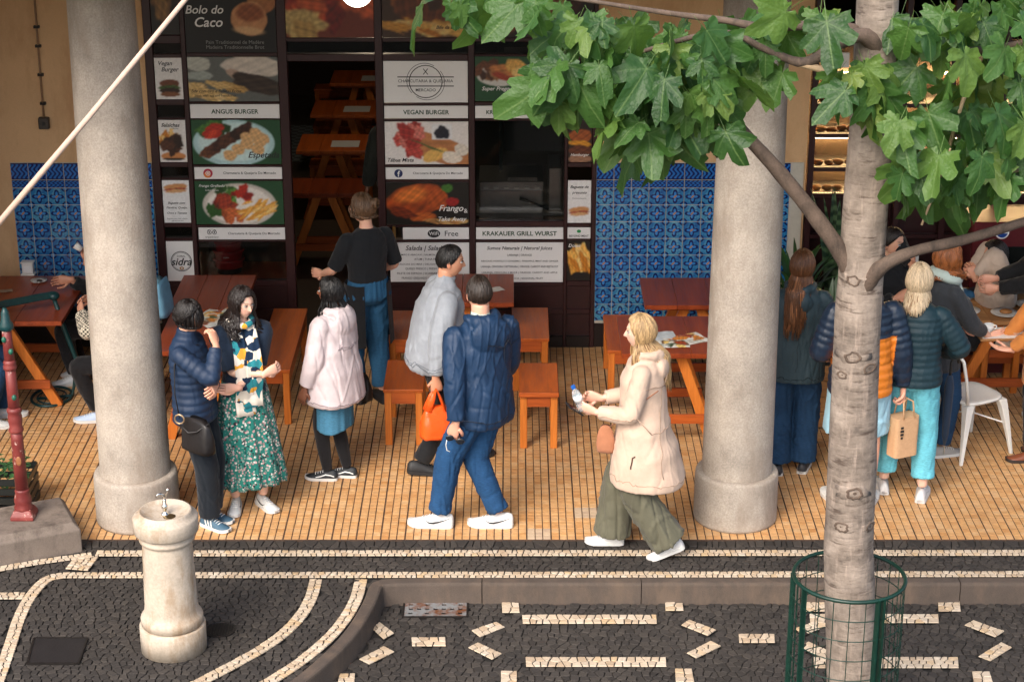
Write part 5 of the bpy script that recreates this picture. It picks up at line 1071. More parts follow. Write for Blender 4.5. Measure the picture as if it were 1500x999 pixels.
class Person:
    def __init__(s, label, loc, f, H=1.65, sex='f', feet=((-.09,0,8,0),(.09,0,-8,0)), hands=(None,None), lean=(0,.02), twist=0, head=(0,0,0), skin=(224,170,142), hair=(40,26,20), pelvis=None, wide=1.0, group=None):
        s.s = k = H/1.70; s.sex = sex; s.skin = np.array(srgb(*skin)); s.hairc = np.array(srgb(*hair)); s.wide = wide
        s.root = thing('person', label, 'person', (loc[0], loc[1], loc[2] if len(loc) > 2 else 0), R(f)); s.M = Matrix.Translation(s.root.location) @ Matrix.Rotation(R(f), 4, 'Z')
        hw = (.088 if sex == 'f' else .09)*k; l1, l2 = .425*k, .415*k; s.shw = (.165 if sex == 'f' else .19)*k; s.feet = []
        ank = []
        for x, y, yaw, pt in feet:
            yw, p_ = R(yaw), R(pt); fd = V((-math.sin(yw), math.cos(yw), 0)); base = V((x*k, y*k, 0)); ball = base+fd*.12*k
            an = ball+fd*(-.12*k*math.cos(p_)+.085*k*math.sin(p_)*0)-fd*(-.085*k*math.sin(p_))+V((0,0,.12*k*math.sin(p_)+.085*k*math.cos(p_))); ank.append(an); s.feet.append((an, yw, p_))
        if pelvis is None:
            pz = 9
            for sd, an in zip((-1,1), ank): pz = min(pz, an.z+math.sqrt(max(.01, ((l1+l2)*.99)**2-(an.x-sd*hw)**2-an.y**2)))
            pelvis = (0, 0, pz+.02*k)
        else: pelvis = tuple(q*k for q in pelvis)
        s.pel = V(pelvis); s.hip = [s.pel+V((sd*hw, 0, -.02*k)) for sd in (-1,1)]; s.knee = []; s.ank = []
        for i in (0,1):
            yw = s.feet[i][1]; kn, an = ik(s.hip[i], ank[i], l1, l2, (-math.sin(yw), math.cos(yw), .3)); s.knee.append(kn); s.ank.append(ank[i])
        up = V((lean[0], lean[1], 1)).normalized(); s.up = up; s.L = .52*k; s.nb = s.pel+up*s.L; s.tw = R(twist)
        rt = V((math.cos(s.tw), math.sin(s.tw), 0)); s.rt = (rt-up*rt.dot(up)).normalized(); s.fw = up.cross(s.rt); s.sh = [s.nb-up*.082*k+s.rt*(sd*s.shw*wide**.5) for sd in (-1,1)]
        a1, a2 = .29*k, .255*k; s.el = []; s.wr = []; s.hd = []
        for i, sd in ((0,-1),(1,1)):
            h = hands[i] or {}
            if 't' in h: tgt = V(h['t'])*k
            else: tgt = s.sh[i]+(s.rt*sd*.10+s.fw*h.get('fwd', .04)-V((0,0,1))*.525)*k
            pole = h.get('pole', (sd*.5, -1, -.2)); pv = s.rt*pole[0]+s.fw*pole[1]+V((0,0,pole[2])); e, w = ik(s.sh[i], tgt, a1, a2, pv); s.el.append(e); s.wr.append(w)
            d = (w-e).normalized()
            if 'hd' in h: d = V(h['hd']).normalized()
            pn = V(h.get('pn', tuple(-s.rt*sd))); s.hd.append((d, pn, h.get('curl', .35)))
        hy, hp, hr = [R(q) for q in head]
        hb = Matrix((s.rt, s.fw, s.up)).transposed() if abs(lean[1])+abs(lean[0]) < .05 else Matrix((s.rt, V((0,0,1)).cross(s.rt), V((0,0,1)))).transposed()
        rot = hb @ Matrix.Rotation(hy, 3, 'Z') @ Matrix.Rotation(hp, 3, 'X') @ Matrix.Rotation(hr, 3, 'Y')
        s.hc = s.nb+up*.05*k+rot @ V((0,.022,.098))*k; s.HM = Matrix.Translation(s.hc) @ rot.to_4x4() @ Matrix.Scale(k, 4)
    def world(s, v): return s.M @ V(v)
    def child(s, name, me, m, label=None):
        o = obj(name, me, m, s.root)
        if label: o['label'] = label
        return o
    def right(s, t):
        a = s.tw*max(0, min(1, t)); return V((math.cos(a), math.sin(a), 0))
    def ring(s, t, hw, hd, off=0, n=28, p=2.3):
        c = s.pel+s.up*(t*s.L) if t > 0 else s.pel+V((0,0,t*s.L)); r = s.right(t); f = V((0,0,1)).cross(r); c = c+f*off; out = []
        for k in range(n):
            a = 2*PI*k/n; ca, sa = math.cos(a), math.sin(a); out.append(c+r*(hw*math.copysign(abs(ca)**(2/p), ca))+f*(hd*math.copysign(abs(sa)**(2/p), sa)))
        return out
    def torso(s, mb, keys, n=36, quilt=None, extra=0):
        k = s.s; t0, t1 = keys[0][0], keys[-1][0]; rings = []; m = 44
        for i in range(m+1):
            t = t0+(t1-t0)*i/m; hw, hd, off = interp(keys, t); q = 0
            if quilt and t < .93: q = quilt[1]*(abs(math.sin(PI*t*s.L/quilt[0]))**.6-.55)
            rings.append(s.ring(t, hw*k*s.wide+q, hd*k*s.wide+q, off*k, n))
        mb.loft(rings)
    def sleeve(s, mb, i, r0, r1, r2, frac=1.0, quilt=None, bag=0):
        k = s.s; A = s.sh[i]-s.rt*((-1,1)[i]*.05*k)-s.up*.01*k
        if frac <= .55:
            e = s.sh[i].lerp(s.el[i], frac*1.8); S, Q = path([A, s.sh[i], e], [r0*k*.75, r0*k*.95, r1*k], 8)
        else:
            w = s.el[i].lerp(s.wr[i], (frac-.5)*2); S, Q = path([A, s.sh[i], s.sh[i].lerp(s.el[i], .5), s.el[i], w], [r0*k*.72, r0*k*.86, (r0*.6+r1*.4)*k, r1*k, r2*k], 9)
        if quilt: Q = [r+quilt[1]*(abs(math.sin(PI*j/len(Q)*.62*k/quilt[0]))**.6-.55) for j, r in enumerate(Q)]
        mb.tube(S, Q, 16)
    def body(s, hands=True, lips=(170,90,84)):
        k = s.s; mb = MB(); f = s.sex == 'f'
        s.torso(mb, [(-.16,.10,.09,-.01),(0,.155,.105,-.01),(.28,.125,.09,0),(.6,.135,.095,.005),(.8,.145,.09,.0),(.93,.10,.06,-.01),(1.0,.05,.05,-.012)], 20)
        nk = .050 if f else .058
        mb.tube([s.nb-s.up*.05*k, s.nb+s.up*.02*k, s.hc+(s.HM.to_3x3() @ V((0,-.02,-.05)))], [nk*1.25*k, nk*k, nk*.98*k], 16)
        for i in (0,1):
            S, Q = path([s.sh[i]-s.rt*((-1,1)[i]*.04*k), s.sh[i], s.sh[i].lerp(s.el[i],.5), s.el[i], s.el[i].lerp(s.wr[i],.35), s.wr[i]], [.04*k,.046*k,.042*k,.036*k,.038*k,.024*k], 5); mb.tube(S, Q, 12)
            S, Q = path([s.hip[i]+V((0,0,.02)), s.hip[i].lerp(s.knee[i],.5), s.knee[i], s.knee[i].lerp(s.ank[i],.35), s.ank[i]+V((0,0,.01))], [.082*k,.07*k,.052*k,.054*k,.036*k], 6); mb.tube(S, Q, 12)
        me = remesh(mb, .013, 3); vs = coords(me); nb_ = len(vs); cols = [np.tile(s.skin, (nb_,1))]; fc = [[v for v in p.vertices] for p in me.polygons]; V_ = [vs]; bpy.data.meshes.remove(me)
        # head
        N, Mm = 48, 54; t = np.linspace(-PI, PI, N, endpoint=False); az = t-.55*np.sin(t); el = np.linspace(-PI/2+.06, PI/2-.04, Mm); AZ, EL = np.meshgrid(az, el)
        P = head_pts(np.sin(AZ)*np.cos(EL), np.cos(AZ)*np.cos(EL), np.sin(EL), f).reshape(-1,3); c = np.tile(s.skin, (len(P),1)); fr = P[:,1] > .05
        lip = fr*np.exp(-(P[:,0]/.021)**4-((P[:,2]+.054)/.0075)**4); c = c*(1-lip[:,None]*.8)+np.array(srgb(*lips))*lip[:,None]*.8
        chk = fr*np.exp(-((np.abs(P[:,0])-.042)/.02)**2-((P[:,2]+.025)/.02)**2); c = c*(1-chk[:,None]*np.array([0,.16,.14]))
        brow = fr*np.exp(-((np.abs(P[:,0])-.029)/.017)**4-((P[:,2]-.030-.1*np.abs(P[:,0]))/.0045)**2); c = c*(1-brow[:,None]*.75)+s.hairc*brow[:,None]*.75
        def put(pts, faces, col):
            o = sum(len(x) for x in V_); A = np.array(s.HM.to_3x3()); V_.append(np.asarray(pts)@A.T+np.array(s.hc)); fc.extend([[i+o for i in q] for q in faces]); cols.append(col)
        fh = [(j*N+i, j*N+(i+1)%N, (j+1)*N+(i+1)%N, (j+1)*N+i) for j in range(Mm-1) for i in range(N)]+[tuple(range(N-1,-1,-1)), tuple(range((Mm-1)*N, Mm*N))]
        put(P, fh, c)
        for sd in (-1,1):
            e = MB().ball((sd*.029,.0755,.011), (.0155,.0125,.0085), 12, 8); ec = np.array([[.42,.40,.38] if not (abs(v[0]-sd*.029) < .0065 and v[1] > .08) else [.02,.014,.01] for v in e.v]); put(e.v, e.f, ec)
            e = MB().tube([(sd*.0145,.081,.0165),(sd*.029,.0875,.0205),(sd*.045,.077,.0165)], [.0018,.0026,.0018], 6); put(e.v, e.f, np.tile(s.hairc*.4, (len(e.v),1)))
            e = MB().ball((0,0,0), (.009,.019,.031), 10, 8); pts = [(v[0]+sd*(.073+.25*max(0,-v[1])), v[1]*.9-.006, v[2]-.004) for v in e.v]; put(pts, e.f, np.tile(s.skin*np.array([1,.88,.86]), (len(pts),1)))
        if hands:
            for i in (0,1):
                mb = MB(); hand(mb, s.wr[i], s.hd[i][0], s.hd[i][1], s.hd[i][2], k, (-1,1)[i]); o = sum(len(x) for x in V_); V_.append(np.array(mb.v)); fc.extend([[a+o for a in q] for q in mb.f]); cols.append(np.tile(s.skin*np.array([1,.92,.9]), (len(mb.v),1)))
        me = bpy.data.meshes.new('body'); me.from_pydata(np.concatenate(V_).tolist(), [], fc); me.update(); set_cols(me, np.concatenate(cols)); me.polygons.foreach_set('use_smooth', [True]*len(me.polygons))
        s.child('body', me, skinm); return s
    def top(s, name, m, keys, sl=(.062,.05,.04), frac=.97, quilt=None, fold=.006, vox=.009, hood=None, collar=None, k=60, seed=1, colfn=None, zs=.6, it=2, extra=None):
        mb = MB(); s.torso(mb, keys, quilt=quilt); kk = s.s
        for i in (0,1): s.sleeve(mb, i, *sl, frac=frac, quilt=quilt)
        if hood:
            b = s.nb-s.fw*.118*kk-s.up*.03*kk; pts = []; rad = []
            for j in range(9): a = PI*(j/8)-PI; pts.append(s.nb+s.rt*(.095*kk*math.cos(a))+s.fw*(.125*kk*math.sin(a)+.02*kk)+s.up*(.02-.02*abs(math.sin(a)))*kk); rad.append((.024+.020*abs(math.sin(a))*hood)*kk)
            mb.tube(pts, rad, 12); bl = MB().ball((0,0,0), (.115*kk*hood, .052*kk, .10*kk*hood), 16, 10); mb.add([b+s.rt*v[0]+s.fw*v[1]+s.up*(v[2]-.055*kk)-s.fw*max(0,-v[2])*.0 for v in bl.v], bl.f)
        if collar: mb.tube([s.nb-s.up*.03*kk, s.nb+s.up*.02*kk+s.fw*.004, s.nb+s.up*.055*kk+s.fw*.012*kk], [collar*1.2*kk, collar*1.05*kk, collar*kk], 18)
        if extra: extra(mb)
        me = remesh(mb, vox, it); folds(me, fold, k, seed, zs); folds(me, fold*.16, k*2.1, seed+50, zs)
        if colfn: set_cols(me, colfn(coords(me)))
        return s.child(name, me, m)
    def pants(s, name, m, r=(.10,.085,.065,.058), waist=(.17,.12), length=1.0, fold=.006, vox=.010, rise=.2, seed=2, k=55, cuff=None):
        mb = MB(); kk = s.s; s.torso(mb, [(-.17,.12*s.wide,.10,-.012),(-.05,waist[0],waist[1],-.012),(rise,waist[0]*.88,waist[1]*.92,-.005)], 24)
        for i in (0,1):
            H, K, A = s.hip[i], s.knee[i], s.ank[i]
            if length <= .5: S, Q = path([H+V((0,0,.01)), H.lerp(K,.5), H.lerp(K, length*2)], [r[0]*kk, r[1]*kk, r[2]*kk], 8)
            else:
                E = K.lerp(A, (length-.5)*2); S, Q = path([H+V((0,0,.01)), H.lerp(K,.5), K, K.lerp(E,.55), E], [r[0]*kk, (r[0]*.45+r[1]*.55)*kk, r[1]*kk, r[2]*kk, r[3]*kk], 8)
            mb.tube(S, Q, 18)
            if cuff: d = (S[-1]-S[-2]).normalized(); mb.tube([S[-1]-d*.045, S[-1]+d*.002], [Q[-1]+.006]*2, 18)
        me = remesh(mb, vox, 2); folds(me, fold*1.15, k, seed, .45); folds(me, fold*.25, k*2.0, seed+50, .8); return s.child(name, me, m)
    def skirt(s, name, m, wr, hr, z0, z1, pleat=.012, npl=17, off=(0,0), seed=0):
        n_ = 128; rings = []; q = random.Random(seed); ph = [q.uniform(0,6) for _ in range(4)]
        for j in range(26):
            t = j/25; z = z0+(z1-z0)*t; w_ = wr[0]+(hr[0]-wr[0])*t**.8; d = wr[1]+(hr[1]-wr[1])*t**.8
            ring = []
            for i in range(n_):
                a = 2*PI*i/n_; p_ = pleat*t*(math.sin(npl*a+ph[0]+1.2*math.sin(3*a+ph[1])+.6*t)+.5*math.sin(2.3*npl*a+ph[2]))+.02*t*math.sin(2*a+ph[3]); ring.append(V(((w_+p_)*math.cos(a)+off[0]*t, (d+p_)*math.sin(a)+off[1]*t, z+.012*t*math.sin(3*a+ph[2])))*s.s)
            rings.append(ring)
        rings += [[p.lerp(V((off[0]*s.s, off[1]*s.s, p.z)), .06) for p in rings[-1]]]; me = MB().loft(rings[::-1]).mesh(name, True); return s.child(name, me, m)
    def shoes(s, kind='sneaker', col=(.7,.7,.68), sole=None, mark=None, markcol=(.02,.02,.02), lace=(.75,.75,.72), scale=1.0, only=(0,1)):
        sec = [(-.082,.020,.055),(-.074,.030,.078),(-.05,.036,.088),(-.015,.038,.086),(.02,.039,.080),(.055,.042,.068),(.09,.045,.056),(.125,.046,.047),(.155,.041,.040),(.175,.030,.033),(.187,.014,.026)]
        if kind == 'boot': sec = [(y, w+.002, h+(.05 if y < .02 else 0)) for y, w, h in sec]
        k = s.s*scale; cm = plain('shoe_upper', col, .6 if kind != 'boot' else .45); so_ = sole or rubber; bl = plain('shoe_lace', lace, .7); mkm = plain('shoe_mark', markcol, .55)
        def wh(y):
            for a, b in zip(sec, sec[1:]):
                if y <= b[0]: t = (y-a[0])/(b[0]-a[0]); return a[1]+(b[1]-a[1])*t, a[2]+(b[2]-a[2])*t
            return sec[-1][1:]
        for i in only:
            an, yw, pt = s.feet[i]; M_ = Matrix.Translation(an) @ Matrix.Rotation(yw, 4, 'Z') @ Matrix.Rotation(-pt, 4, 'X') @ Matrix.Translation((0,0,-.085*s.s)) @ Matrix.Scale(k, 4); tr = lambda mb: [M_ @ V(v) for v in mb.v]
            up_ = MB().loft([[V((w*math.cos(a)*(1-.25*max(0,math.sin(a))**2), y, .018+(h-.018)*max(0,math.sin(a))**.8 if math.sin(a) > 0 else .018+.010*math.sin(a))) for a in [2*PI*j/20 for j in range(20)]] for y, w, h in sec])
            mb = MB().add(tr(up_), up_.f); sh = s.child('shoe', mb.mesh('shoe', True), cm)
            sl_ = MB(); ol = [(wh(y)[0]+.004, y) for y in [x[0] for x in sec]]; pts = [(w, y) for w, y in ol]+[(-w, y) for w, y in ol[::-1]]; sl_.prism(pts, 0, .022); rise_ = lambda v: (v[0], v[1], v[2]+max(0,(v[1]-.12))**1.5*.6+max(0,-.06-v[1])*.15)
            sl_.v = [rise_(v) for v in sl_.v]; obj('sole', MB().add(tr(sl_), sl_.f), so_, sh)
            if kind in ('sneaker','vans'):
                lc = MB()
                for j in range(4): y = .035+.02*j; w, h = wh(y); lc.tube([(-w*.5, y, .018+(h-.018)*.92), (0, y+.004, h+.003), (w*.5, y, .018+(h-.018)*.92)], .0032, 5)
                obj('lace', MB().add(tr(lc), lc.f), bl, sh)
            def side(y, z, sd): w, h = wh(y); t = min(.96, max(0, (z-.018)/(h-.018)))**1.25; a = math.asin(t); return (sd*(w*math.cos(a)*(1-.25*t*t)+.0028), y, z)
            if mark:
                mk = MB()
                for sd in (-1, 1):
                    def ribbon(lo, hi):
                        n_ = len(lo); vs = [side(*p, sd) for p in lo]+[side(*p, sd) for p in hi]; mk.add(vs, [(j, j+1, n_+j+1, n_+j) for j in range(n_-1)])
                    if mark == 'tick': ribbon([(.075,.044),(.055,.031),(.03,.029),(.0,.037),(-.03,.048),(-.062,.060)], [(.077,.048),(.057,.040),(.035,.040),(.0,.046),(-.03,.053),(-.063,.062)])
                    elif mark == 'stripes':
                        for j in range(3): y = .045-.026*j; ribbon([(y,.024),(y-.012,.046),(y-.024,.066)], [(y+.012,.024),(y,.046),(y-.013,.066)])
                    else: ribbon([(.09,.030),(.05,.036),(.01,.050),(-.03,.046),(-.06,.036)], [(.09,.036),(.05,.044),(.01,.059),(-.03,.055),(-.06,.045)])
                obj('side_mark', MB().add(tr(mk), mk.f), mkm, sh)
        return s
    # ---- hair
    def hair(s, mask, thick=.014, rough=.004, name='hair', seed=0, vary=.25):
        """scalp shell: mask(az, el) > 0 is hair; az 0 = front"""
        N, Mm = 72, 44; t = np.linspace(-PI, PI, N, endpoint=False); el = np.linspace(-PI/2+.1, PI/2-.03, Mm); AZ, EL = np.meshgrid(t, el); P = head_pts(np.sin(AZ)*np.cos(EL), np.cos(AZ)*np.cos(EL), np.sin(EL), True, True); m = mask(AZ, EL)
        rs = np.random.RandomState(seed); nz = sum(np.sin(AZ*f_+EL*g_+rs.uniform(0,6)) for f_, g_ in ((9,3),(17,-5),(29,4),(41,9),(6,11)))/5
        o = np.clip(m/.22, 0, 1); off = -.005+(thick+.005)*o**.6+rough*nz*o; D = P/np.linalg.norm(P, axis=2, keepdims=True); Q = (P+D*off[..., None]).reshape(-1,3); A = np.array(s.HM.to_3x3()); Q = Q@A.T+np.array(s.hc)
        ok = m > -.12; fs = [(j*N+i, j*N+(i+1)%N, (j+1)*N+(i+1)%N, (j+1)*N+i) for j in range(Mm-1) for i in range(N) if ok[j,i] or ok[j,(i+1)%N] or ok[j+1,i]]+[tuple(range((Mm-1)*N, Mm*N))]
        me = bpy.data.meshes.new(name); me.from_pydata(Q.tolist(), [], fs); me.update(); br = (1+vary*nz.reshape(-1)*1.2)[:, None]; set_cols(me, np.clip(s.hairc[None]*br, 0, 1)); me.polygons.foreach_set('use_smooth', [True]*len(me.polygons)); o = s.child(name, me, hairm); s.strands(mask, 420, thick, seed+100, r=.0036, wave=.12 if rough > .0045 else .0); return o
    def locks(s, n_, length, azr=(80,280), el=(10,75), seed=0, curl=0, r=.011, spread=1.2, tip=.35, vary=.3, fall=-.01, name='hair_locks', streak=None, jitter=.25, freq=9, drop=1.0, out=.075):
        q = random.Random(seed); mb = MB(); A = s.HM
        for i in range(n_):
            az = R(q.uniform(*azr)); e0 = R(q.uniform(*el)); L = length*q.uniform(1-jitter, 1.08)*(1-.45*abs(math.sin(az))**4); pts = []
            for j in range(5):
                e = e0+(R(-25)-e0)*j/4; p = head_pts(np.array([math.sin(az)*math.cos(e)]), np.array([math.cos(az)*math.cos(e)]), np.array([math.sin(e)]), True, True)[0]; rr_ = 1+.13+.03*j*(spread-.9); pts.append(V(p)*rr_)
            d = V((math.sin(az), math.cos(az), 0)); last = pts[-1]; K = 9; ph = q.uniform(0,6)
            for j in range(1, K+1):
                f_ = j/K; pts.append(last+V((0, fall*f_, 0))+d*(.05*(spread-1)*f_)+V((d.x*.25, d.y*(1 if d.y < 0 else .8), 0))*out*min(1, L*f_/.10)*min(1, L/.14)-V((0,0,L*f_*drop))+V((math.cos(ph+freq*f_), math.sin(ph+freq*f_), 0))*curl*min(1, 2*f_))
            if curl: pts = [p+V((math.cos(ph+k_*1.1), math.sin(ph+k_*1.1), 0))*curl*.5 for k_, p in enumerate(pts)]
            m_ = len(pts); rad = [r*s.s*(.55+.6*math.sin(PI*min(.8, .15+k_/m_*.75)))*(1 if k_ < m_-2 else tip) for k_ in range(m_)]
            c = np.clip(s.hairc*(1+q.uniform(-vary, vary)), 0, 1)
            if streak and q.random() < streak[1]: c = np.array(srgb(*streak[0]))
            mb.tube([A @ p for p in pts], rad, 6, 0, tuple(c), flat=.55)
        return s.child(name, mb.mesh(name, True, True), hairm)
def strands(s, mask, n_=240, thick=.016, seed=0, r=.0048, vary=.35, streak=None, whirl=.5, name='hair_strands', lift=0.0, wave=0.0):
    """thin strands combed from the crown to the hairline, lying on the scalp shell"""
    q = random.Random(seed); mb = MB(); A = s.HM
    for i in range(n_):
        az1 = q.uniform(-PI, PI); az0 = az1+q.uniform(-whirl, whirl); e = R(40)
        while e > R(-48) and mask(np.array([az1]), np.array([e]))[0] > .02: e -= .06
        e1 = max(e, R(-48)); e0 = R(q.uniform(58,88)) if q.random() < .6 else e1+(R(80)-e1)*q.uniform(.3,.9)
        if e0 - e1 < .15 or mask(np.array([az0]), np.array([e0]))[0] < .0: continue
        pts = []; h = thick*q.uniform(.75,1.12)
        for j in range(8):
            f_ = j/7; a_ = az0+(az1-az0)*f_+wave*math.sin(f_*9+i); ee = e0+(e1-e0)*f_; p_ = V(head_pts(np.array([math.sin(a_)*math.cos(ee)]), np.array([math.cos(a_)*math.cos(ee)]), np.array([math.sin(ee)]), True, True)[0]); pts.append(A @ (p_+p_.normalized()*(h*(1-.35*f_**4)+lift*math.sin(PI*f_))))
        c = np.clip(s.hairc*(1+q.uniform(-vary, vary)), 0, 1)
        if streak and q.random() < streak[1]: c = np.array(srgb(*streak[0]))
        mb.tube(pts, [r*s.s*x_ for x_ in (.5,.9,1,1,1,.95,.8,.35)], 5, 0, tuple(c))
    return s.child(name, mb.mesh(name, True, True), hairm)
Person.strands = strands
def head_pts(X, Y, Z, f=True, bare=False):
    x = .0725*X; y = .093*Y; z = .112*Z; k = np.clip(-Z, 0, 1); x = x*(1-(.32 if f else .24)*k**1.4); y = np.where(Y > 0, y*(.96-.10*k**2), y*(1-.42*k**1.2)); y = y+np.where(Y > 0, .006*k, 0)
    if not bare:
        fr = (Y > 0)*1.0; ns = np.clip((.020-z)/.042, 0, 1)*np.clip((z+.036)/.010, 0, 1); y = y+fr*np.exp(-(x/.0105)**2)*ns*.023
        y = y-fr*.007*np.exp(-((np.abs(x)-.028)/.015)**2-((z-.012)/.010)**2)+fr*.0035*np.exp(-((z-.031)/.008)**2-(x/.05)**4)
        y = y+fr*(.0045*np.exp(-(x/.022)**2-((z+.050)/.006)**2)+.0045*np.exp(-(x/.018)**2-((z+.0605)/.006)**2)-.003*np.exp(-(x/.02)**2-((z+.0553)/.002)**2)+.005*np.exp(-(x/.02)**2-((z+.092)/.012)**2))
    return np.stack([x, y, z], -1)
def hand(mb, w, d, pn, curl, k, sd):
    d = d.normalized(); pn = (pn-d*pn.dot(d)); pn = pn.normalized() if pn.length > 1e-4 else d.orthogonal().normalized(); sv = d.cross(pn).normalized()*(-sd)    # sv points to the thumb
    kn = w+d*.088*k
    def el(c, a, b): return [c+sv*(a*k*math.cos(2*PI*j/12))+pn*(b*k*math.sin(2*PI*j/12)) for j in range(12)]
    mb.loft([el(w-d*.03*k,.024,.022), el(w,.026,.019), el(w+d*.03*k,.036,.018), el(w+d*.065*k,.042,.016), el(kn,.041,.013), el(kn+d*.008*k,.036,.009)])
    for off, L, r in ((.031,.072,.0088),(.0105,.081,.009),(-.0105,.076,.0088),(-.030,.058,.0078)):
        p = kn+sv*off*k-d*.008*k; pts = [p]; a = 0
        for seg, bend in ((.46,.55),(.30,.95),(.24,.75)):
            a += curl*bend; p = p+(d*math.cos(a)+pn*math.sin(a))*L*seg*k*1.1; pts.append(p)
        S, Q = path(pts, [r*k, r*.98*k, r*.88*k, r*.7*k], 3, 1); mb.tube(S, Q, 8)
    t0 = w+d*.025*k+sv*.026*k; t1 = t0+(sv*.62+d*.62+pn*.35).normalized()*.042*k; t2 = t1+(d*.85+sv*(.25-.5*curl)+pn*(.2+.6*curl)).normalized()*.034*k; t3 = t2+(d*.9-sv*.25*curl+pn*(.2+.8*curl)).normalized()*.026*k
    S, Q = path([t0,t1,t2,t3], [.0135*k,.011*k,.0098*k,.0075*k], 3, 1); mb.tube(S, Q, 8)
from mathutils.bvhtree import BVHTree
def seam(P, g, pts, m, r=.0028, name='seam', closed=False, per=10):
    """a stitched line laid on the surface of a garment, through the given points (metres for a 1.70 m figure)"""
    bv = BVHTree.FromPolygons([v.co for v in g.data.vertices], [tuple(q.vertices) for q in g.data.polygons]); pts = [V(p)*P.s for p in pts]; out = []
    if closed: pts = pts+[pts[0]]
    for a, b in zip(pts, pts[1:]):
        for k in range(per):
            q, nn, _, _ = bv.find_nearest(a.lerp(b, k/per))
            if q: out.append(q+nn*r*.25)
    return obj(name, MB().tube(out, r, 5, closed=closed).mesh(name, True), m, g)
def loop_at(z, rx=.5, ry=.5, n=16, c=(0,0)): return [(c[0]+rx*math.cos(2*PI*k/n), c[1]+ry*math.sin(2*PI*k/n), z) for k in range(n)]
# hair masks (az measured from the face, el up)
def m_short(AZ, EL): a = np.abs(AZ); return np.where(a < .75, EL-.62-.15*np.cos(a*2), np.where(a < 1.75, EL-(.62-(a-.75)*.85), EL+.23+.12*(a-1.75)))
def m_full(AZ, EL): a = np.abs(AZ); return np.where(a < .55, EL-.70, np.where(a < 1.5, EL-(.70-(a-.55)*1.15), EL+.75))
def m_bald(AZ, EL):
    dx = np.cos(EL)*np.sin(AZ); dy = np.cos(EL)*np.cos(AZ)+.42; dz = np.sin(EL)-.907
    return np.minimum(m_short(AZ, EL), np.sqrt(dx*dx+dy*dy+dz*dz)-.30)
JK = lambda b, w=1.0, d=1.0: [(b,.19*w,.145*d,0),(0,.188*w,.142*d,0),(.3,.168*w,.13*d,.0),(.65,.172*w,.135*d,.008),(.84,.165*w,.112*d,-.002),(.95,.115*w,.085*d,-.012),(1.03,.066,.066,-.008)]
TEE = [(-.05,.172,.125,0),(.28,.142,.108,0),(.62,.155,.122,.012),(.84,.155,.10,0),(.95,.10,.072,-.012),(1.0,.06,.06,-.01)]
g0 = lambda px, py: tuple(G(px, py))
# 1 ---------------------------------------------------------------- woman leaning on the column
navyp = cloth('navy_puffer', (.010,.026,.062), 'nylon'); blackc = cloth('black_cloth', (.010,.011,.013)); tealn = cloth('dark_trouser', (.008,.012,.018))
p = Person('person with short dark hair and glasses in navy puffer jacket leaning on column', (-2.115,.275), -102, 1.58, feet=((-.05,.06,-14,0),(.07,.09,-22,0)),
    hands=(dict(t=(.10,.20,1.13), pole=(-.6,-.4,-1), hd=(1,.1,.05), curl=.5), dict(t=(.055,.205,1.425), pole=(.5,.3,-1), hd=(-.25,-.35,.9), pn=(-.3,-.9,-.2), curl=1.0)), lean=(-.0,-.07), head=(-4,-6,0), hair=(22,15,13)).body()
p.top('puffer_jacket', navyp, JK(-.20,1.04,1.02), (.068,.062,.046), .95, (.05,.011), .003, .008, collar=.07, seed=3)
p.pants('trousers', tealn, (.105,.09,.082,.078), length=.985, fold=.007)
p.shoes('sneaker', srgb(62,92,112), None, 'stripes', (.72,.72,.68))
p.hair(m_short, .024, .007, seed=2); p.locks(60, .0, (0,360), (25,80), 4, .012, .010, .8, .3, .3, 0, 'hair_curls', drop=.1)
gl_ = MB()
for sd in (-1, 1): gl_.tube([V((sd*.031,.093,.008))+V((.021*math.cos(a), 0, .017*math.sin(a))) for a in [2*PI*k/16 for k in range(16)]], .0022, 6, closed=True); gl_.tube([(sd*.052,.09,.012),(sd*.074,.03,.012),(sd*.075,-.01,.006)], .002, 6)
gl_.tube([(-.01,.097,.01),(.01,.097,.01)], .002, 6)
o = p.child('glasses', MB().add([p.HM @ V(v) for v in gl_.v], gl_.f), blackc)
leath = cloth('black_leather', (.012,.010,.010), 'leather'); ringm = plain('brass_ring', (.5,.34,.2), .35, Metallic=.8)
def handbag(name, label, P, c, w, h, d, m, strap, rz=0, ring=True, sr=.008):
    t = thing(name, label, 'bag'); c = V(c); ca, sa = math.cos(rz), math.sin(rz)
    def X(x, y, z): return P.world(c+V((x*ca-y*sa, x*sa+y*ca, z)))
    rings = []
    for j in range(9):
        f_ = j/8; ww = w*(1.0-.16*f_)+.012*math.sin(f_*PI); dd = d*(1-.62*f_**1.5); rings.append([X(ww*math.copysign(abs(math.cos(a))**.6, math.cos(a))*(1+.03*math.sin(5*a)), dd*math.copysign(abs(math.sin(a))**.7, math.sin(a)), h*(f_-.5)*2-.02*math.cos(a*2)*f_) for a in [2*PI*k/28 for k in range(28)]])
    me = MB().loft(rings).mesh('bag_body', True); folds(me, .006, 60, 5); obj('bag_body', me, m, t); obj('strap', MB().tube([P.world(V(q)) for q in strap], sr, 8, flat=.5).mesh('strap', True), m, t)
    if ring: obj('ring', MB().tube([X(-w*.75+.03*math.cos(a), -d-.012 if d > 0 else 0, h*.75+.03*math.sin(a)) for a in [2*PI*k/20 for k in range(20)]], .0055, 8, closed=True).mesh('ring', True), ringm, t)
    return t
hb = handbag('handbag', 'soft black leather shoulder bag with round ring hanging at hip of leaning woman', p, (.235,.10,.75), .135, .105, .06, leath, [(.235,-.02,.86),(.215,-.05,1.02),(.17,-.06,1.2),(.10,-.02,1.315),(.02,.06,1.30)], R(62), ring=False)
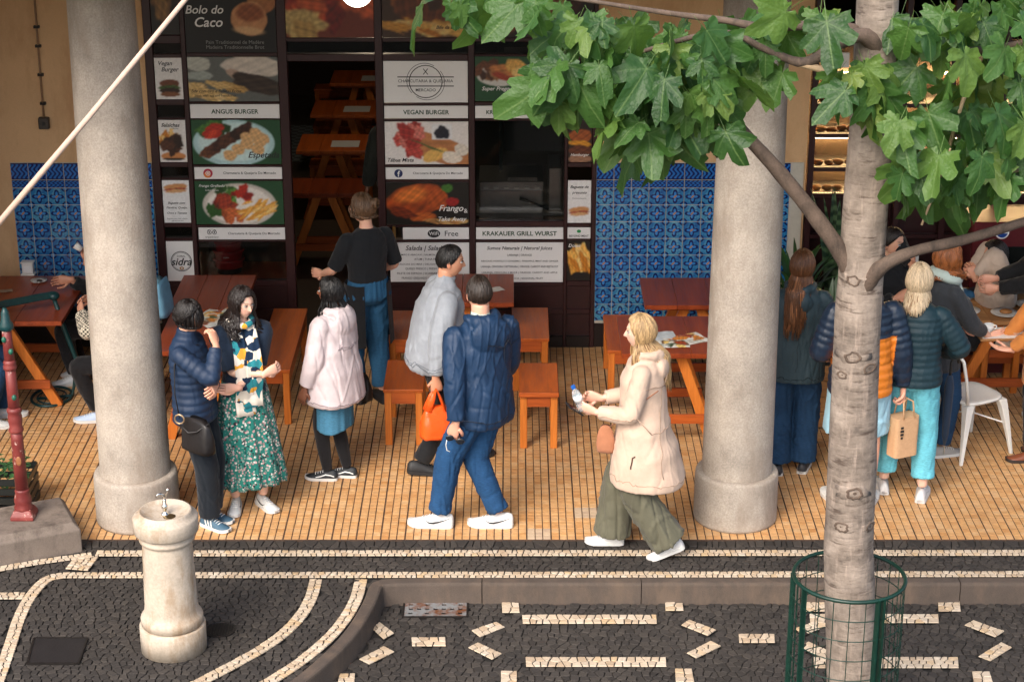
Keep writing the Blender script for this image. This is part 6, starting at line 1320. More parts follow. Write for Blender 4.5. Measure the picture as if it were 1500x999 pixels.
obj('ring', MB().tube([p.world(V((.262+.0*math.cos(a),-.01+.032*math.cos(a),.865+.032*math.sin(a)))) for a in [2*PI*k/20 for k in range(20)]], .006, 8, closed=True).mesh('ring', True), ringm, hb); obj('handle', MB().tube([p.world(V(q)) for q in [(.285,.0,.84),(.30,.06,.79),(.30,.12,.80),(.285,.2,.86)]], .007, 8).mesh('handle', True), leath, hb)
# 2 ---------------------------------------------------------------- woman in the floral skirt
def floral(n, tc, base):
    vo = n.n('TexVoronoi'); vo.inputs['Scale'].default_value = 58; n.l(tc, vo.inputs['Vector']); pick = n.ramp(n.n('SeparateColor').outputs[0] if False else vo.outputs['Color'], [(.0,(0,)*3),(1,(1,)*3)])
    bw = n.n('RGBToBW'); n.l(vo.outputs['Color'], bw.inputs[0]); cc = n.ramp(bw.outputs[0], [(.25, srgb(30,34,40)),(.42, srgb(206,160,160)),(.55, srgb(40,120,108)),(.72, srgb(226,214,206)),(.85, srgb(20,84,78))])
    return n.mix(n.ramp(vo.outputs['Distance'], [(.42,(1,)*3),(.52,(0,)*3)]), base, cc)
def scarfp(n, tc, base):
    vo = n.n('TexVoronoi'); vo.inputs['Scale'].default_value = 19; n.l(tc, vo.inputs['Vector']); bw = n.n('RGBToBW'); n.l(vo.outputs['Color'], bw.inputs[0])
    q = n.ramp(bw.outputs[0], [(.0, srgb(16,40,66)),(.3, srgb(226,216,200)),(.48, srgb(222,160,54)),(.56, srgb(230,220,208)),(.66, srgb(40,130,140)),(.78, srgb(224,214,200))]); q.node.color_ramp.interpolation = 'CONSTANT'; return q
skirtm = cloth('teal_floral', srgb(30,112,102), 'cotton', .85, floral); scarfm = cloth('printed_scarf', (.6,.55,.5), 'cotton', .8, scarfp); navy = cloth('navy_cotton', (.010,.020,.040))
p = Person('person with long curly dark hair in teal floral skirt and patterned scarf', g0(366,742), 203, 1.60, feet=((-.10,.02,14,0),(.10,-.02,-22,0)),
    hands=(dict(t=(.10,.215,1.04), pole=(-.6,-.5,-1), hd=(.95,.05,.12), pn=(0,-1,.1), curl=.3), dict(t=(-.10,.225,1.12), pole=(.7,-.5,-1), hd=(-.9,-.1,.25), pn=(0,-1,0), curl=.7)), lean=(0,-.02), head=(22,-10,0), hair=(30,20,17), skin=(232,186,162)).body()
p.top('blouse', navy, TEE, (.082,.066,.05), .5, None, .006, .009, seed=4)
p.skirt('skirt', skirtm, (.155,.115), (.275,.235), 1.02, .235, .015, 15, (0,.0), 3)
mb = MB(); k = p.s; nb_ = p.nb
mb.tube([nb_+p.rt*(.082*math.cos(a))*k+p.fw*(.085*math.sin(a)+.012)*k+V((0,0,.012-.022*math.sin(a)))*k for a in [2*PI*j/20 for j in range(20)]], .026*k, 10, closed=True)
for sd, zl, tw_ in ((-1,.86,.03),(1,.80,-.02)):
    rings = []
    for j in range(14):
        f_ = j/13; c0 = nb_.lerp(V((sd*.05+tw_*f_, .17, zl))*k, f_)+V((sd*.05*(1-f_), .10*math.sin(PI*min(1,f_*1.2+.05))**.5, 0))*k; w_ = (.04+.035*f_)*k; rings.append([c0+V((w_*math.cos(a), .012*math.sin(a)*k+.008*math.sin(3*math.cos(a)*2+f_*3), 0)) for a in [2*PI*i/16 for i in range(16)]])
    mb.loft(rings)
p.child('scarf', mb.mesh('scarf', True), scarfm); p.shoes('sneaker', (.70,.70,.68), None, 'tick', (.015,.016,.02), scale=1.0)
p.hair(m_full, .020, .006, seed=5); p.locks(260, .29, (58,302), (5,80), 6, .020, .0066, 1.6, .4, .35, .0, 'hair_curls', freq=14)
# 3 ---------------------------------------------------------------- woman in the pale rain jacket
pale = cloth('pale_lilac_nylon', srgb(206,192,194), 'nylon', .6); den = cloth('blue_denim', (.045,.15,.24), 'denim'); tights = cloth('black_tights', (.008,.008,.010))
p = Person('person with long braids in pale lilac hooded jacket and denim skirt', g0(494,700), 58, 1.50, feet=((-.06,.05,26,0),(.07,-.05,22,0)), hands=(dict(fwd=.10, curl=.5), dict(fwd=.12, curl=.5)), lean=(0,-.03), head=(22,0,0), skin=(120,78,58), hair=(14,11,11)).body()
gg = p.top('rain_jacket', pale, [(-.46,.24,.205,-.01),(-.42,.255,.215,-.01),(0,.245,.20,-.005),(.35,.215,.17,0),(.65,.20,.155,0),(.85,.178,.12,-.005),(.95,.12,.09,-.012),(1.03,.07,.07,-.01)], (.088,.082,.058), .93, None, .009, .009, hood=1.15, seed=7, k=32)
sm1 = cloth('lilac_seam', srgb(150,136,140)); seam(p, gg, loop_at(.725,.4,.4), sm1, .003, closed=True); seam(p, gg, [(-.2,-.35,1.22),(0,-.4,1.2),(.2,-.35,1.22)], sm1, .003); seam(p, gg, [(-.2,-.35,1.20),(0,-.4,1.18),(.2,-.35,1.20)], sm1, .002)
p.skirt('denim_skirt', den, (.18,.14), (.185,.15), .80, .47, .004, 9, (0,0), 2); p.pants('tights', tights, (.084,.062,.056,.040), length=1.0, fold=.001); p.shoes('vans', (.014,.018,.022), None, 'wave', (.7,.7,.68))
p.hair(m_full, .016, .006, seed=8); p.locks(46, .25, (60,300), (0,75), 9, .004, .0095, 1.15, .5, .15, -.01, 'braids', freq=20); p.child('hair_clip', MB().ball(p.HM @ V((.05,-.085,.01)), .012, 8, 6), plain('blue_clip', srgb(120,180,200), .3))
handbag('shoulder_bag', 'small black shoulder bag hanging beside the pale lilac jacket', p, (.31,-.02,.60), .085, .085, .045, leath, [(.31,.03,.69),(.255,.02,.95),(.19,-.02,1.25),(.10,-.03,1.44),(.03,.06,1.40)], R(70), False, .006)
# 4 ---------------------------------------------------------------- waitress at the door
jeans = cloth('mid_denim', (.018,.075,.15), 'denim'); djean = cloth('dark_denim', (.012,.040,.092), 'denim'); tee = cloth('black_tee', (.010,.012,.015))
p = Person('person in black tee, apron and rolled jeans at the shop door, hair tied up', g0(543,588), 32, 1.67, feet=((-.09,.05,10,0),(.09,-.04,-6,0)),
    hands=(dict(t=(-.22,.34,1.02), pole=(-.4,-1,-.4), hd=(-.3,.9,-.15), curl=.4), dict(t=(.19,.24,1.0), pole=(.55,-1,-.1), hd=(-.2,.9,-.3), curl=.7)), lean=(0,.0), head=(38,-2,0), hair=(104,78,56), skin=(226,176,150)).body()
p.top('tee_shirt', tee, [(-.08,.178,.135,0),(.28,.15,.118,0),(.62,.165,.13,.008),(.84,.168,.105,0),(.95,.105,.075,-.012),(1.0,.06,.06,-.01)], (.07,.062,.05), .5, None, .005, .009, seed=11)
p.pants('jeans', jeans, (.105,.088,.078,.07), (.182,.132), .94, .009, cuff=True, seed=12)
rings = []
for j in range(14):
    f_ = j/13; z = (1.02-.50*f_)*p.s; rings.append([V(((.185+.02*f_)*math.sin(a)*p.s, ((.15+.03*f_)*math.cos(a)+.006*math.sin(9*a))*p.s, z)) for a in [R(-150+300*i/40) for i in range(41)]])
mb = MB(); vs = [q for r_ in rings for q in r_]; mb.add(vs, [(j*41+i, j*41+i+1, (j+1)*41+i+1, (j+1)*41+i) for j in range(13) for i in range(40)]); p.child('apron', mb.mesh('apron', True), blackc)
p.shoes('clog', (.012,.012,.014), plain('black_rubber', (.015,.015,.016), .6)); p.hair(m_full, .014, .004, seed=13); p.locks(46, .03, (0,360), (-30,60), 14, .02, .010, .7, .5, .3, -.03, 'hair_bun', drop=.2)
hbn = MB()
q = random.Random(5)
for i in range(26): a = q.uniform(0, 2*PI); b_ = q.uniform(0, 2*PI); hbn.tube([p.HM @ (V((.0,-.095,.045))+V((math.cos(a+t*.8)*.03, -.012+.02*math.sin(b_+t), math.sin(a+t*.8)*.034))) for t in range(5)], [.006,.010,.011,.009,.004], 6, 0, tuple(np.clip(p.hairc*q.uniform(.7,1.4), 0, 1)))
p.child('bun', hbn.mesh('bun', True, True), hairm)
# 5 ---------------------------------------------------------------- man in grey sweatshirt with orange bag
grey = cloth('grey_marl', srgb(150,156,164), 'knit'); p = Person('person in grey sweatshirt and black trousers carrying an orange carrier bag', g0(634,684), -76, 1.72, 'm', feet=((-.09,.28,6,0),(.10,-.12,-8,6)),
    hands=(dict(t=(-.24,.30,1.0), pole=(-.6,-1,-.3)), dict(t=(.27,-.03,.77), pole=(.6,-1,-.2), hd=(0,.1,-1), curl=1.1)), lean=(0,.20), head=(-12,-6,0), hair=(18,15,14), skin=(206,150,120), wide=1.03).body()
gg = p.top('sweatshirt', grey, [(-.22,.186,.150,.0),(-.15,.208,.188,.015),(.1,.212,.20,.03),(.35,.205,.185,.02),(.65,.20,.16,.0),(.84,.185,.125,-.005),(.95,.125,.09,-.012),(1.02,.066,.066,-.008)], (.085,.075,.052), .95, None, .009, .010, collar=.062, seed=15, k=40)
sm2 = cloth('grey_seam', srgb(112,118,126)); seam(p, gg, loop_at(.855,.5,.5), sm2, .003, closed=True); seam(p, gg, loop_at(.875,.5,.5), sm2, .002, closed=True)
p.pants('trousers', blackc, (.10,.08,.07,.062), (.17,.13), .98, .008, seed=16); p.shoes('sneaker', (.012,.013,.015), plain('black_rubber2', (.014,.014,.015), .6), None, lace=(.03,.03,.03), scale=1.08); p.hair(m_short, .009, .003, seed=17, vary=.4)
hand5 = p.world(p.wr[1])
def carrier(name, label, top, w, d, h, col, rz, paper=False):
    t = thing(name, label, 'bag', (top.x, top.y, top.z)); ca, sa = math.cos(rz), math.sin(rz); tr = lambda x, y, z: V((x*ca-y*sa, x*sa+y*ca, z)); rings = []
    for j in range(12):
        f_ = j/11; z = -.13-h*f_; ww = w*(.62+.38*min(1,f_*2)) if not paper else w; dd = d*(.35+.65*min(1,f_*1.6)) if not paper else d
        rings.append([tr(ww*math.copysign(abs(math.cos(a))**(.35 if paper else .6), math.cos(a)), dd*math.copysign(abs(math.sin(a))**(.35 if paper else .7), math.sin(a)), z) for a in [2*PI*k/32 for k in range(32)]])
    me = MB().loft(rings).mesh('bag_body', not paper); folds(me, .016 if not paper else .003, 45, 3); obj('bag_body', me, col, t)
    for sy in (-1, 1):
        if paper: obj('handle', MB().tube([tr(-w*.45, sy*d, -.14), tr(-w*.4, sy*d*.6, -.02), tr(0, sy*.012, .0), tr(w*.4, sy*d*.6, -.02), tr(w*.45, sy*d, -.14)], .006, 6).mesh('handle', True), col, t)
        else: obj('handle', MB().tube([tr(-w*.55, sy*.02, -.16), tr(-w*.25, sy*.02, -.06), tr(0, sy*.012, .0), tr(w*.25, sy*.02, -.06), tr(w*.55, sy*.02, -.16)], [.03,.02,.012,.02,.03], 8, flat=.3, ref=(0,1,0)).mesh('handle', True), col, t)
    return t
n = NT('orange_plastic'); orp = n.out(srgb(236,92,30), .35, Subsurface_Weight=.2, Subsurface_Scale=.02); n.bump(n.noise(14,4,.6,n.n('TexCoord').outputs['Object']), .5, .02)
carrier('carrier_bag', 'thin orange plastic carrier bag in hand of man in grey sweatshirt', hand5+V((0,-.01,-.075)), .115, .075, .23, orp, R(20))
# 6 ---------------------------------------------------------------- man in navy jacket
njk = cloth('navy_shell', (.007,.030,.078), 'nylon'); bjean = cloth('indigo_denim', (.012,.050,.125), 'denim')
p = Person('person in navy hooded jacket, blue jeans and white sneakers walking away with back turned', g0(711,770), 58, 1.80, 'm', feet=((-.155,.25,26,0),(.05,-.075,28,0)),
    hands=(dict(t=(-.27,.04,.80), pole=(-.6,-1,-.2), hd=(.05,.35,-1), pn=(.9,.1,0), curl=.8), dict(t=(.28,.12,.86), pole=(.6,-1,-.2))), lean=(.0,.05), twist=-28, head=(-14,-4,0), hair=(44,33,26), skin=(220,168,142), wide=1.0).body()
gg = p.top('hooded_jacket', njk, [(-.30,.205,.155,0),(-.24,.215,.165,0),(.1,.20,.155,.0),(.35,.188,.145,0),(.65,.195,.145,0),(.84,.19,.12,-.004),(.95,.13,.09,-.012),(1.03,.072,.072,-.008)], (.082,.07,.054), .95, None, .011, .009, hood=1.2, seed=19, k=38)
sm3 = cloth('navy_seam', (.004,.012,.032)); seam(p, gg, loop_at(.80,.5,.5), sm3, .003, closed=True); seam(p, gg, [(-.24,-.25,1.25),(0,-.4,1.22),(.24,-.3,1.25)], sm3, .003); seam(p, gg, [(.02,-.4,1.22),(.02,-.4,1.0),(.02,-.4,.82)], sm3, .002)
p.pants('jeans', bjean, (.108,.086,.074,.066), (.185,.135), .965, .010, seed=20, cuff=True); p.child('shirt_collar', MB().tube([p.nb+p.up*.0, p.nb+p.up*.05+p.fw*.004], [.068,.060], 20).mesh('shirt_collar', True), cloth('pale_shirt', srgb(176,196,190)))
p.shoes('sneaker', (.66,.66,.64), None, 'tick', (.015,.016,.02), scale=1.1); p.hair(m_short, .008, .002, seed=21, vary=.4)
h6 = p.world(p.wr[0]+p.hd[0][0]*.10); gc = thing('sunglasses', 'dark sunglasses held in the hand of man in navy jacket', 'sunglasses', (h6.x,h6.y,h6.z))
for sd in (-1, 1): obj('lens', MB().ball((sd*.034+.02,-.02,-.02+sd*-.012), (.028,.006,.022), 14, 8).mesh('lens', True), plain('dark_lens', (.01,.012,.016), .1), gc)
obj('temple', MB().tube([(-.03,-.02,0),(-.04,-.015,-.06),(-.035,-.01,-.10),(-.015,-.01,-.11)], .0035, 6).mesh('temple', True), M['white_metal'], gc); obj('bridge', MB().tube([(.008,-.022,-.012),(.03,-.022,-.026)], .003, 6), M['ink'], gc)
# 7 ---------------------------------------------------------------- blonde woman in beige parka
beige = cloth('beige_parka', srgb(204,178,158), 'cotton', .7); olive = cloth('olive_viscose', srgb(92,90,74), 'cotton', .75)
p = Person('person with long blonde hair in beige parka and wide olive trousers walking with water bottle', g0(938,806), 82, 1.66, feet=((-.08,-.24,4,24),(.08,.20,4,0)),
    hands=(dict(t=(-.14,.31,1.06), pole=(-.5,-1,-.5), hd=(-.0,.85,.3), pn=(.9,.0,.3), curl=.9), dict(t=(.12,.30,1.05), pole=(.5,-1,-.5), hd=(-.2,.9,.2), curl=.8)), lean=(0,.02), head=(6,0,0), hair=(196,162,116), skin=(232,188,164)).body()
gg = p.top('parka', beige, [(-.74,.245,.245,-.035),(-.68,.25,.25,-.035),(-.3,.248,.225,-.015),(0,.225,.18,.0),(.3,.18,.158,.0),(.65,.182,.15,.005),(.84,.175,.118,-.003),(.95,.12,.088,-.012),(1.03,.072,.072,-.008)], (.07,.062,.048), .93, None, .006, .009, hood=.85, seed=23, k=30)
sm4 = cloth('beige_seam', srgb(172,146,126)); dk4 = cloth('pocket_dark', srgb(84,66,54)); seam(p, gg, loop_at(1.02,.5,.5), sm4, .003, closed=True); seam(p, gg, loop_at(.60,.6,.6), sm4, .0025, closed=True); seam(p, gg, [(-.5,.10,.82),(-.5,.13,.70)], dk4, .005, 'pocket'); seam(p, gg, [(-.5,.06,.83),(-.5,.16,.85)], sm4, .004, 'pocket_flap'); seam(p, gg, [(-.3,-.12,1.27),(-.1,-.4,1.24),(.1,-.4,1.24)], sm4, .003); seam(p, gg, [(-.2,-.3,1.24),(-.3,-.25,1.0),(-.35,-.2,.62)], sm4, .0025)
p.pants('wide_trousers', olive, (.115,.105,.115,.128), (.18,.135), 1.0, .016, seed=24, k=36); p.shoes('sneaker', (.70,.69,.67), None, None)
p.hair(m_full, .018, .003, seed=25, vary=.3); p.locks(300, .34, (68,292), (5,82), 26, .003, .0058, 1.12, .4, .28, -.012, 'long_hair', ((120,84,54), .18), jitter=.3, out=.10)
wl = p.wr[0]+p.hd[0][0]*.085; b0 = p.world(wl+V((.02,0,-.03))); bt = thing('water_bottle', 'small clear water bottle with blue cap in hand of blonde walker', 'bottle', b0); bt.rotation_euler = (0,R(-22),0)
n = NT('clear_plastic'); clr = n.out((.75,.85,.9), .08, Transmission_Weight=.75, IOR=1.2); obj('bottle_body', MB().lathe([(.026,0),(.03,.006),(.03,.05),(.027,.058),(.03,.066),(.03,.115),(.022,.14),(.012,.152),(.012,.16)], n=20).mesh('bottle_body', True), clr, bt)
obj('label_band', MB().lathe([(.0306,.068),(.0306,.108)], n=20).mesh('label_band', True), M['board'], bt); obj('cap', MB().lathe([(.015,.160),(.015,.18),(.013,.182)], n=16), plain('blue_cap', srgb(24,92,176), .4), bt)
ph = p.world(wl+V((-.02,.05,-.01))); po = thing('phone', 'black phone in hand of blonde walker beside bottle', 'phone', ph); po.rotation_euler = (R(20),R(-50),R(10)); obj('case', bevel(MB().box((-.005,-.035,-.07),(.005,.035,.07)).mesh('case'), .003), M['ink'], po); obj('screen', MB().box((.0052,-.031,-.064),(.006,.031,.064)), M['glass'], po)
handbag('crossbody_bag', 'small tan woven crossbody bag under open beige parka', p, (-.10,.235,.83), .05, .085, .03, cloth('tan_woven', srgb(168,112,82), 'knit'), [(-.10,.22,.91),(-.16,.14,1.0),(-.19,.02,1.12),(-.185,-.10,1.22)], R(90), False, .006)
# 8 ---------------------------------------------------------------- long brown hair
slate = cloth('slate_jacket', (.030,.058,.075), 'nylon'); p = Person('person with very long brown hair in slate jacket and dark jeans, back turned', g0(1158,690), -8, 1.64, feet=((-.10,-.03,8,0),(.09,.03,-8,0)),
    hands=(dict(t=(-.14,.28,1.0), pole=(-.7,-1,-.4)), dict(t=(.16,.28,1.02), pole=(.8,-.9,-.4))), head=(-16,0,0), hair=(108,70,44), skin=(228,180,156)).body()
gg = p.top('jacket', slate, JK(-.34,1.10,1.1), (.078,.07,.05), .93, None, .008, .009, hood=.8, seed=28, k=40); p.pants('jeans', djean, (.108,.092,.09,.096), (.185,.135), 1.0, .010, seed=29); p.shoes('sneaker', (.03,.03,.035), None)
sm5 = cloth('slate_seam', (.014,.028,.038)); seam(p, gg, loop_at(.80,.5,.5), sm5, .003, closed=True); seam(p, gg, [(-.22,-.3,1.22),(0,-.4,1.2),(.22,-.3,1.22)], sm5, .003); seam(p, gg, [(0,-.4,1.2),(0,-.4,.82)], sm5, .002)
p.hair(m_full, .018, .003, seed=30, vary=.3); p.locks(240, .42, (85,275), (5,80), 31, .003, .0062, 1.15, .4, .3, -.03, 'long_hair', ((168,112,72), .2), out=.10)
# 9 ---------------------------------------------------------------- man in orange and navy puffer
def duo(c):
    o = np.tile(np.array([.010,.022,.045]), (len(c),1)); m_ = (c[:,2] < 1.27)&(np.abs(c[:,0]) < .205); o[m_] = np.array(srgb(214,122,36)); return o
p = Person('person in navy and orange puffer jacket and pale shorts behind the tree trunk', g0(1248,738), 4, 1.76, 'm', feet=((-.11,.02,8,0),(.10,-.03,-24,0)), hands=(dict(t=(-.2,.25,1.0)), dict(t=(.30,-.0,.80), hd=(0,.05,-1), curl=1.1)), hair=(70,58,50), skin=(226,172,146)).body()
pu = attr_mat('two_tone_nylon', .42, .1, 80); p.top('puffer_jacket', pu, JK(-.22,1.1,1.15), (.082,.074,.054), .95, (.055,.012), .003, .008, hood=.7, seed=33, colfn=duo); p.pants('shorts', cloth('pale_blue_shorts', srgb(150,190,206), 'cotton'), (.115,.11,.108,.10), (.19,.14), .47, .008, seed=34)
p.shoes('sneaker', (.68,.68,.66), None, 'stripes', (.3,.32,.34), scale=1.08); p.hair(m_short, .012, .003, seed=35)
h9 = p.world(p.wr[1]); n = NT('kraft_paper'); kr = n.out(n.mix(n.ramp(n.noise(60,3,.6,n.n('TexCoord').outputs['Object']), [(.3,(0,)*3),(.7,(.4,)*3)]), srgb(206,164,124), srgb(180,138,98)), .8)
pbg = carrier('paper_bag', 'brown kraft paper bag with dark print in hand beside aqua jeans', h9+V((.02,0,-.08)), .095, .06, .29, kr, R(24), True)
pm_ = MB()
for k_, (z_, w_) in enumerate(((-.20,.022),(-.225,.03),(-.25,.026),(-.275,.018))): pm_.box((-.055-w_/2,-.0668,z_),(-.055+w_/2,-.0662,z_+.016))
lt_ = obj('printed_mark', pm_, M['ink'], pbg); lt_.rotation_euler = (0,0,R(24))
# 10 --------------------------------------------------------------- grey blonde woman
tealp = cloth('deep_teal_puffer', (.008,.030,.042), 'nylon'); aqua = cloth('aqua_denim', srgb(96,170,184), 'denim')
p = Person('person with pale blonde bob in dark teal puffer and cropped aqua jeans, back turned', g0(1322,726), -12, 1.68, feet=((-.14,.06,8,0),(.13,-.03,-6,0)), hands=(dict(t=(-.16,.24,.98)), dict(t=(.20,.24,1.02), pole=(1,-.7,-.4))), head=(-10,0,0), hair=(206,184,152), skin=(226,180,156)).body()
p.top('puffer_jacket', tealp, JK(-.10,1.10,1.12), (.080,.074,.052), .95, (.046,.009), .003, .008, collar=.07, seed=38); p.pants('cropped_jeans', aqua, (.112,.094,.084,.078), (.185,.135), .90, fold=.008, rise=.05, seed=39, cuff=True)
p.shoes('sneaker', (.68,.66,.64), None, 'wave', (.5,.5,.5)); p.hair(m_full, .020, .003, seed=40, vary=.25); p.locks(220, .14, (75,285), (5,80), 41, .003, .0066, 1.2, .45, .2, -.01, 'bob_hair', ((150,122,90), .2))
um = p.world(V((.26,.16,.0))); ub = thing('umbrella', 'folded dark navy umbrella hanging beside the teal puffer jacket', 'umbrella', um); obj('canopy', MB().lathe([(.006,.34),(.022,.42),(.03,.6),(.034,.78),(.02,.86),(.012,.87)], n=16).mesh('canopy', True), navy, ub); obj('tip', MB().lathe([(.003,.27),(.006,.34)], n=8), M['chrome'], ub); obj('handle', MB().tube([(0,0,.86),(0,0,.96),(.02,0,1.0),(.045,0,.99),(.05,0,.96)], .009, 8).mesh('handle', True), M['ink'], ub)
# 11 --------------------------------------------------------------- curly ginger hair
p = Person('person with curly ginger hair and pale green scarf beyond the teal puffer', g0(1360,664), -66, 1.60, feet=((-.08,-.12,20,0),(.08,.06,-6,0)), hands=(dict(t=(-.1,.3,1.0)), dict(t=(.16,.36,.98), pole=(.8,-.9,-.6), hd=(.1,1,.1))), head=(-8,0,0), hair=(150,88,44), skin=(230,182,158)).body()
p.top('coat', cloth('dark_grey_wool', (.03,.034,.04), 'knit'), JK(-.35,1.08,1.1), (.076,.068,.05), .8, None, .007, .010, seed=43); p.pants('jeans', djean, (.105,.08,.07,.065), length=.97, seed=44); p.shoes('sneaker', srgb(150,146,140), None, None)
mb = MB(); mb.tube([p.nb+p.rt*(.09*math.cos(a))+p.fw*(.085*math.sin(a)+.01)+V((0,0,.02-.03*math.sin(a))) for a in [2*PI*j/20 for j in range(20)]], .04, 10, closed=True); mb.tube([p.nb+p.fw*.1+p.rt*.03, p.nb+p.fw*.15+p.rt*.05-V((0,0,.15)), p.nb+p.fw*.15+p.rt*.06-V((0,0,.33))], [.03,.05,.055], 12, flat=.35); me = mb.mesh('scarf', True); folds(me, .008, 60, 3); p.child('scarf', me, cloth('pale_green_scarf', srgb(170,186,180)))
p.hair(m_full, .03, .008, seed=45); p.locks(210, .09, (40,320), (-10,85), 46, .020, .008, 1.5, .6, .4, 0, 'curls', freq=16)
# 12-15 ------------------------------------------------------------- cafe guests
SIT = ((-.10,.42,6,0),(.10,.40,-6,0))
p = Person('person with dark hair in beige coat seated at the cafe table, hands together', (3.80,2.66,0), 100, 1.64, feet=SIT, pelvis=(0,0,.50), hands=(dict(t=(-.05,.24,1.0), hd=(.2,.3,.9), curl=.8), dict(t=(.05,.24,1.0), hd=(-.2,.3,.9), curl=.8)), lean=(0,.06), head=(-6,-4,0), hair=(26,19,17), skin=(214,162,134)).body()
p.top('coat', cloth('beige_wool', srgb(190,172,156), 'knit'), JK(-.12,1.1,1.15), (.082,.072,.056), .93, None, .008, .011, collar=.075, seed=48, k=40); p.pants('trousers', blackc, (.10,.085,.07,.06), seed=49); p.shoes('sneaker', (.05,.05,.05)); p.hair(m_full, .018, .004, seed=50); p.locks(70, .16, (80,280), (5,80), 51, .006, .011, 1.2, .4, .3, -.01, 'long_hair')
p = Person('person in black coat leaning over the cafe table with menus in hand', (4.12,2.18,0), 78, 1.66, feet=((-.09,.0,6,0),(.09,-.1,-6,0)), hands=(dict(t=(-.12,.46,1.05), hd=(-.1,1,-.1), curl=.7), dict(t=(.02,.48,1.08), hd=(-.1,1,-.1), curl=.7)), lean=(0,.16), hair=(22,18,17), skin=(220,170,146)).body()
p.top('coat', blackc, JK(-.6,1.1,1.2), (.082,.072,.056), .95, None, .008, .011, collar=.07, seed=53, k=40); p.pants('trousers', tights, seed=54); p.shoes('sneaker', (.02,.02,.02)); p.hair(m_full, .018, .004, seed=55); p.locks(60, .2, (80,280), (5,80), 56, .004, .011, 1.2, .4, .3, -.01, 'long_hair')
must = cloth('mustard_coat', srgb(196,124,62), 'knit'); p = Person('person in mustard coat, black trousers and brown boots holding a coffee tray', (3.85,1.36,0), 84, 1.60, feet=((-.09,.07,10,0),(.09,-.08,-4,10)), hands=(dict(t=(-.14,.30,.93), hd=(0,1,.1), pn=(0,0,1), curl=.3), dict(t=(.08,.32,.93), hd=(0,1,.1), pn=(0,0,1), curl=.3)), head=(4,-8,0), hair=(60,40,30), skin=(224,176,150)).body()
p.top('coat', must, JK(-.62,1.06,1.15), (.078,.068,.05), .95, None, .008, .010, collar=.072, seed=58, k=40); p.pants('trousers', tights, (.095,.072,.06,.05), seed=59); p.shoes('boot', srgb(116,62,36), plain('boot_sole', (.03,.02,.015), .7)); p.hair(m_full, .016, .004, seed=60); p.locks(50, .12, (85,275), (5,80), 61, .004, .011, 1.1, .4, .3, -.01, 'long_hair')
gl2 = MB().add(gl_.v, gl_.f); p.child('glasses', MB().add([p.HM @ V(v) for v in gl2.v], gl2.f), blackc)
p = Person('person in dark jacket raising a phone, seated behind the tree trunk', (2.90,2.62,0), -150, 1.70, 'm', feet=SIT, pelvis=(0,0,.58), hands=(dict(t=(-.06,.22,1.10), hd=(.1,.0,1), curl=.8), dict(t=(.14,.3,.9), curl=.5)), head=(20,-4,0), hair=(34,26,22), skin=(210,158,130)).body()
p.top('jacket', blackc, JK(-.12,1.15,1.15), (.084,.074,.056), .95, None, .008, .011, collar=.07, seed=63, k=40); p.pants('trousers', blackc, seed=64); p.shoes('sneaker', (.03,.03,.03)); p.hair(m_short, .014, .004, seed=65)
# 16-18 -------------------------------------------------------------- left table and inside
p = Person('person in black seated by the blue tiles drinking from a small white cup', (-3.16,2.92,0), 98, 1.66, feet=((-.10,.36,10,0),(.06,.30,-10,14)), pelvis=(0,0,.50), hands=(dict(t=(-.02,.20,1.02), hd=(0,-.3,.95), curl=.9), dict(t=(.02,.34,.86), hd=(0,1,0), curl=.4)), lean=(0,.03), hair=(22,17,15), skin=(196,144,116)).body()
p.top('jacket', blackc, JK(-.12,1.12,1.12), (.08,.07,.054), .93, None, .008, .011, collar=.07, seed=67, k=40); p.pants('trousers', tights, (.10,.08,.065,.056), length=.97, seed=68); p.shoes('sneaker', srgb(206,212,216), None); p.hair(m_full, .018, .005, seed=69)
cw = p.world(p.wr[0]+V((0,.03,.10))); c_ = thing('cup', 'small white cup raised by seated person in black', 'cup', cw); c_.rotation_euler = (0,R(-50),0); obj('cup_body', MB().lathe([(.022,0),(.03,.06),(.028,.061),(.02,.006),(.001,.006)], n=18).mesh('cup_body', True), M['white_metal'], c_); obj('rim', MB().lathe([(.0302,.058),(.031,.061),(.0285,.063)], n=18), M['white_metal'], c_)
def woven(n, tc, base):
    ck = n.n('TexChecker'); ck.inputs['Scale'].default_value = 60; n.l(tc, ck.inputs[0]); ck.inputs[1].default_value = (*srgb(206,198,180),1); ck.inputs[2].default_value = (*srgb(70,66,58),1); return ck.outputs[0]
p = Person('person in woven check top and black leggings seated behind a column', (-2.86,2.08,0), 80, 1.66, feet=((-.12,.30,14,0),(.08,.02,6,30)), pelvis=(0,0,.52), hands=(dict(t=(-.16,.34,.92)), dict(t=(.12,.36,.92))), lean=(0,.10), hair=(44,32,26), skin=(206,156,130)).body()
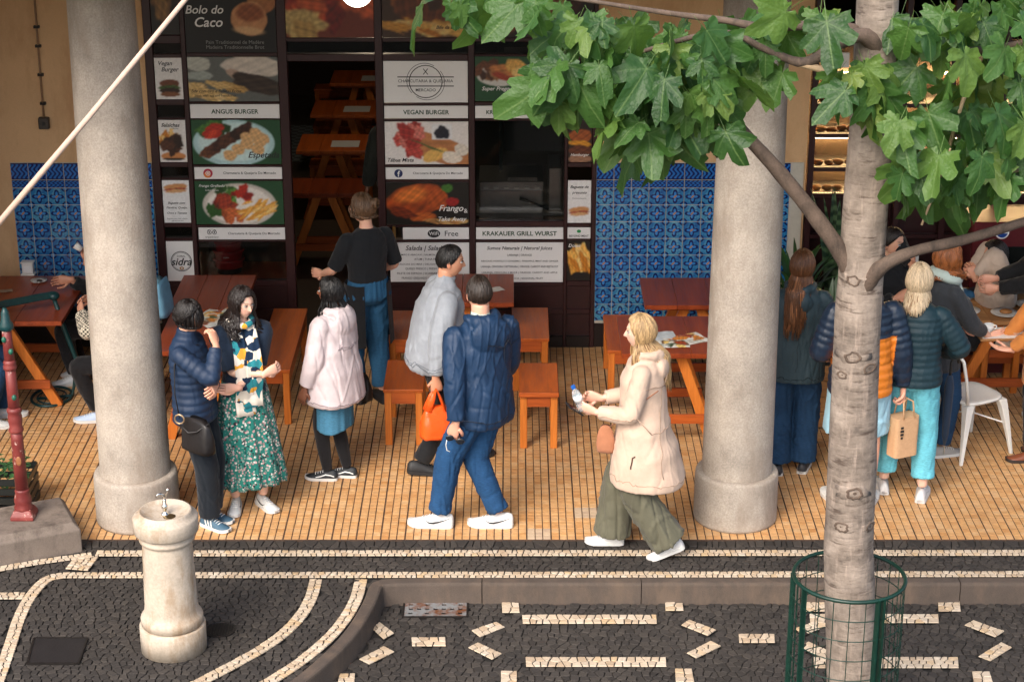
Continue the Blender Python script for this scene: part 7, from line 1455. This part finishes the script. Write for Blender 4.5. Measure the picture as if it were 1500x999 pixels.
p.top('check_top', cloth('woven_check', (.4,.38,.34), 'knit', .85, woven), JK(-.10,1.12,1.15), (.084,.074,.056), .93, None, .008, .011, collar=.06, seed=71, k=40); p.pants('leggings', tights, (.095,.07,.06,.045), length=.97, seed=72); p.shoes('sneaker', srgb(176,196,222), None); p.hair(m_full, .018, .004, seed=73)
handbag('backpack', 'dark strapped bag with pale blue flap on the back of seated check top', p, (.0,-.24,1.0), .13, .13, .07, cloth('pale_blue_bag', srgb(110,160,186), 'nylon'), [(.10,-.16,1.15),(.12,-.05,1.36),(.12,.08,1.30),(.10,.14,1.1)], 0, False, .012)
p = Person('person in grey green top standing in the dim shop beyond the door', (-1.02,5.4,0), 20, 1.72, 'm', hands=(None,None), hair=(20,16,14), skin=(190,140,114)).body()
p.top('shirt', cloth('grey_green_shirt', (.055,.06,.05)), JK(-.12,1.1,1.1), (.08,.07,.056), .9, None, .007, .011, seed=75); p.pants('trousers', blackc, seed=76); p.shoes('sneaker', (.02,.02,.02)); p.hair(m_short, .014, .004, seed=77)
p = Person('person seated by the blue tiles whose white sneaker shows behind the red post', (-4.28,1.98,0), -86, 1.70, 'm', feet=((-.10,.38,4,0),(.10,.30,-4,0)), pelvis=(0,0,.52), hands=(dict(t=(-.16,.34,.92)), dict(t=(.12,.36,.92))), hair=(40,30,24)).body()
p.top('jacket', blackc, JK(-.12,1.12,1.12), (.084,.074,.056), .93, None, .008, .012, seed=79); p.pants('trousers', djean, seed=80); p.shoes('sneaker', (.66,.66,.64), None); p.hair(m_short, .014, .004, seed=81)
for x, y, w_, d_ in ((-4.28,1.98,.3,.3),(3.84,2.72,.3,.3),(2.90,2.66,.3,.3),(-3.16,2.96,.3,.3)): bench({-4.28:'stool under the person beside the red post',3.84:'stool under the person in beige coat',2.90:'stool behind the tree under person with phone',-3.16:'stool under the person drinking from a cup'}[x], x-w_/2, x+w_/2, y-d_/2, y+d_/2, .42 if x != 2.90 else .49, group='seats under guests')
bpy.data.scenes.remove(WORK)
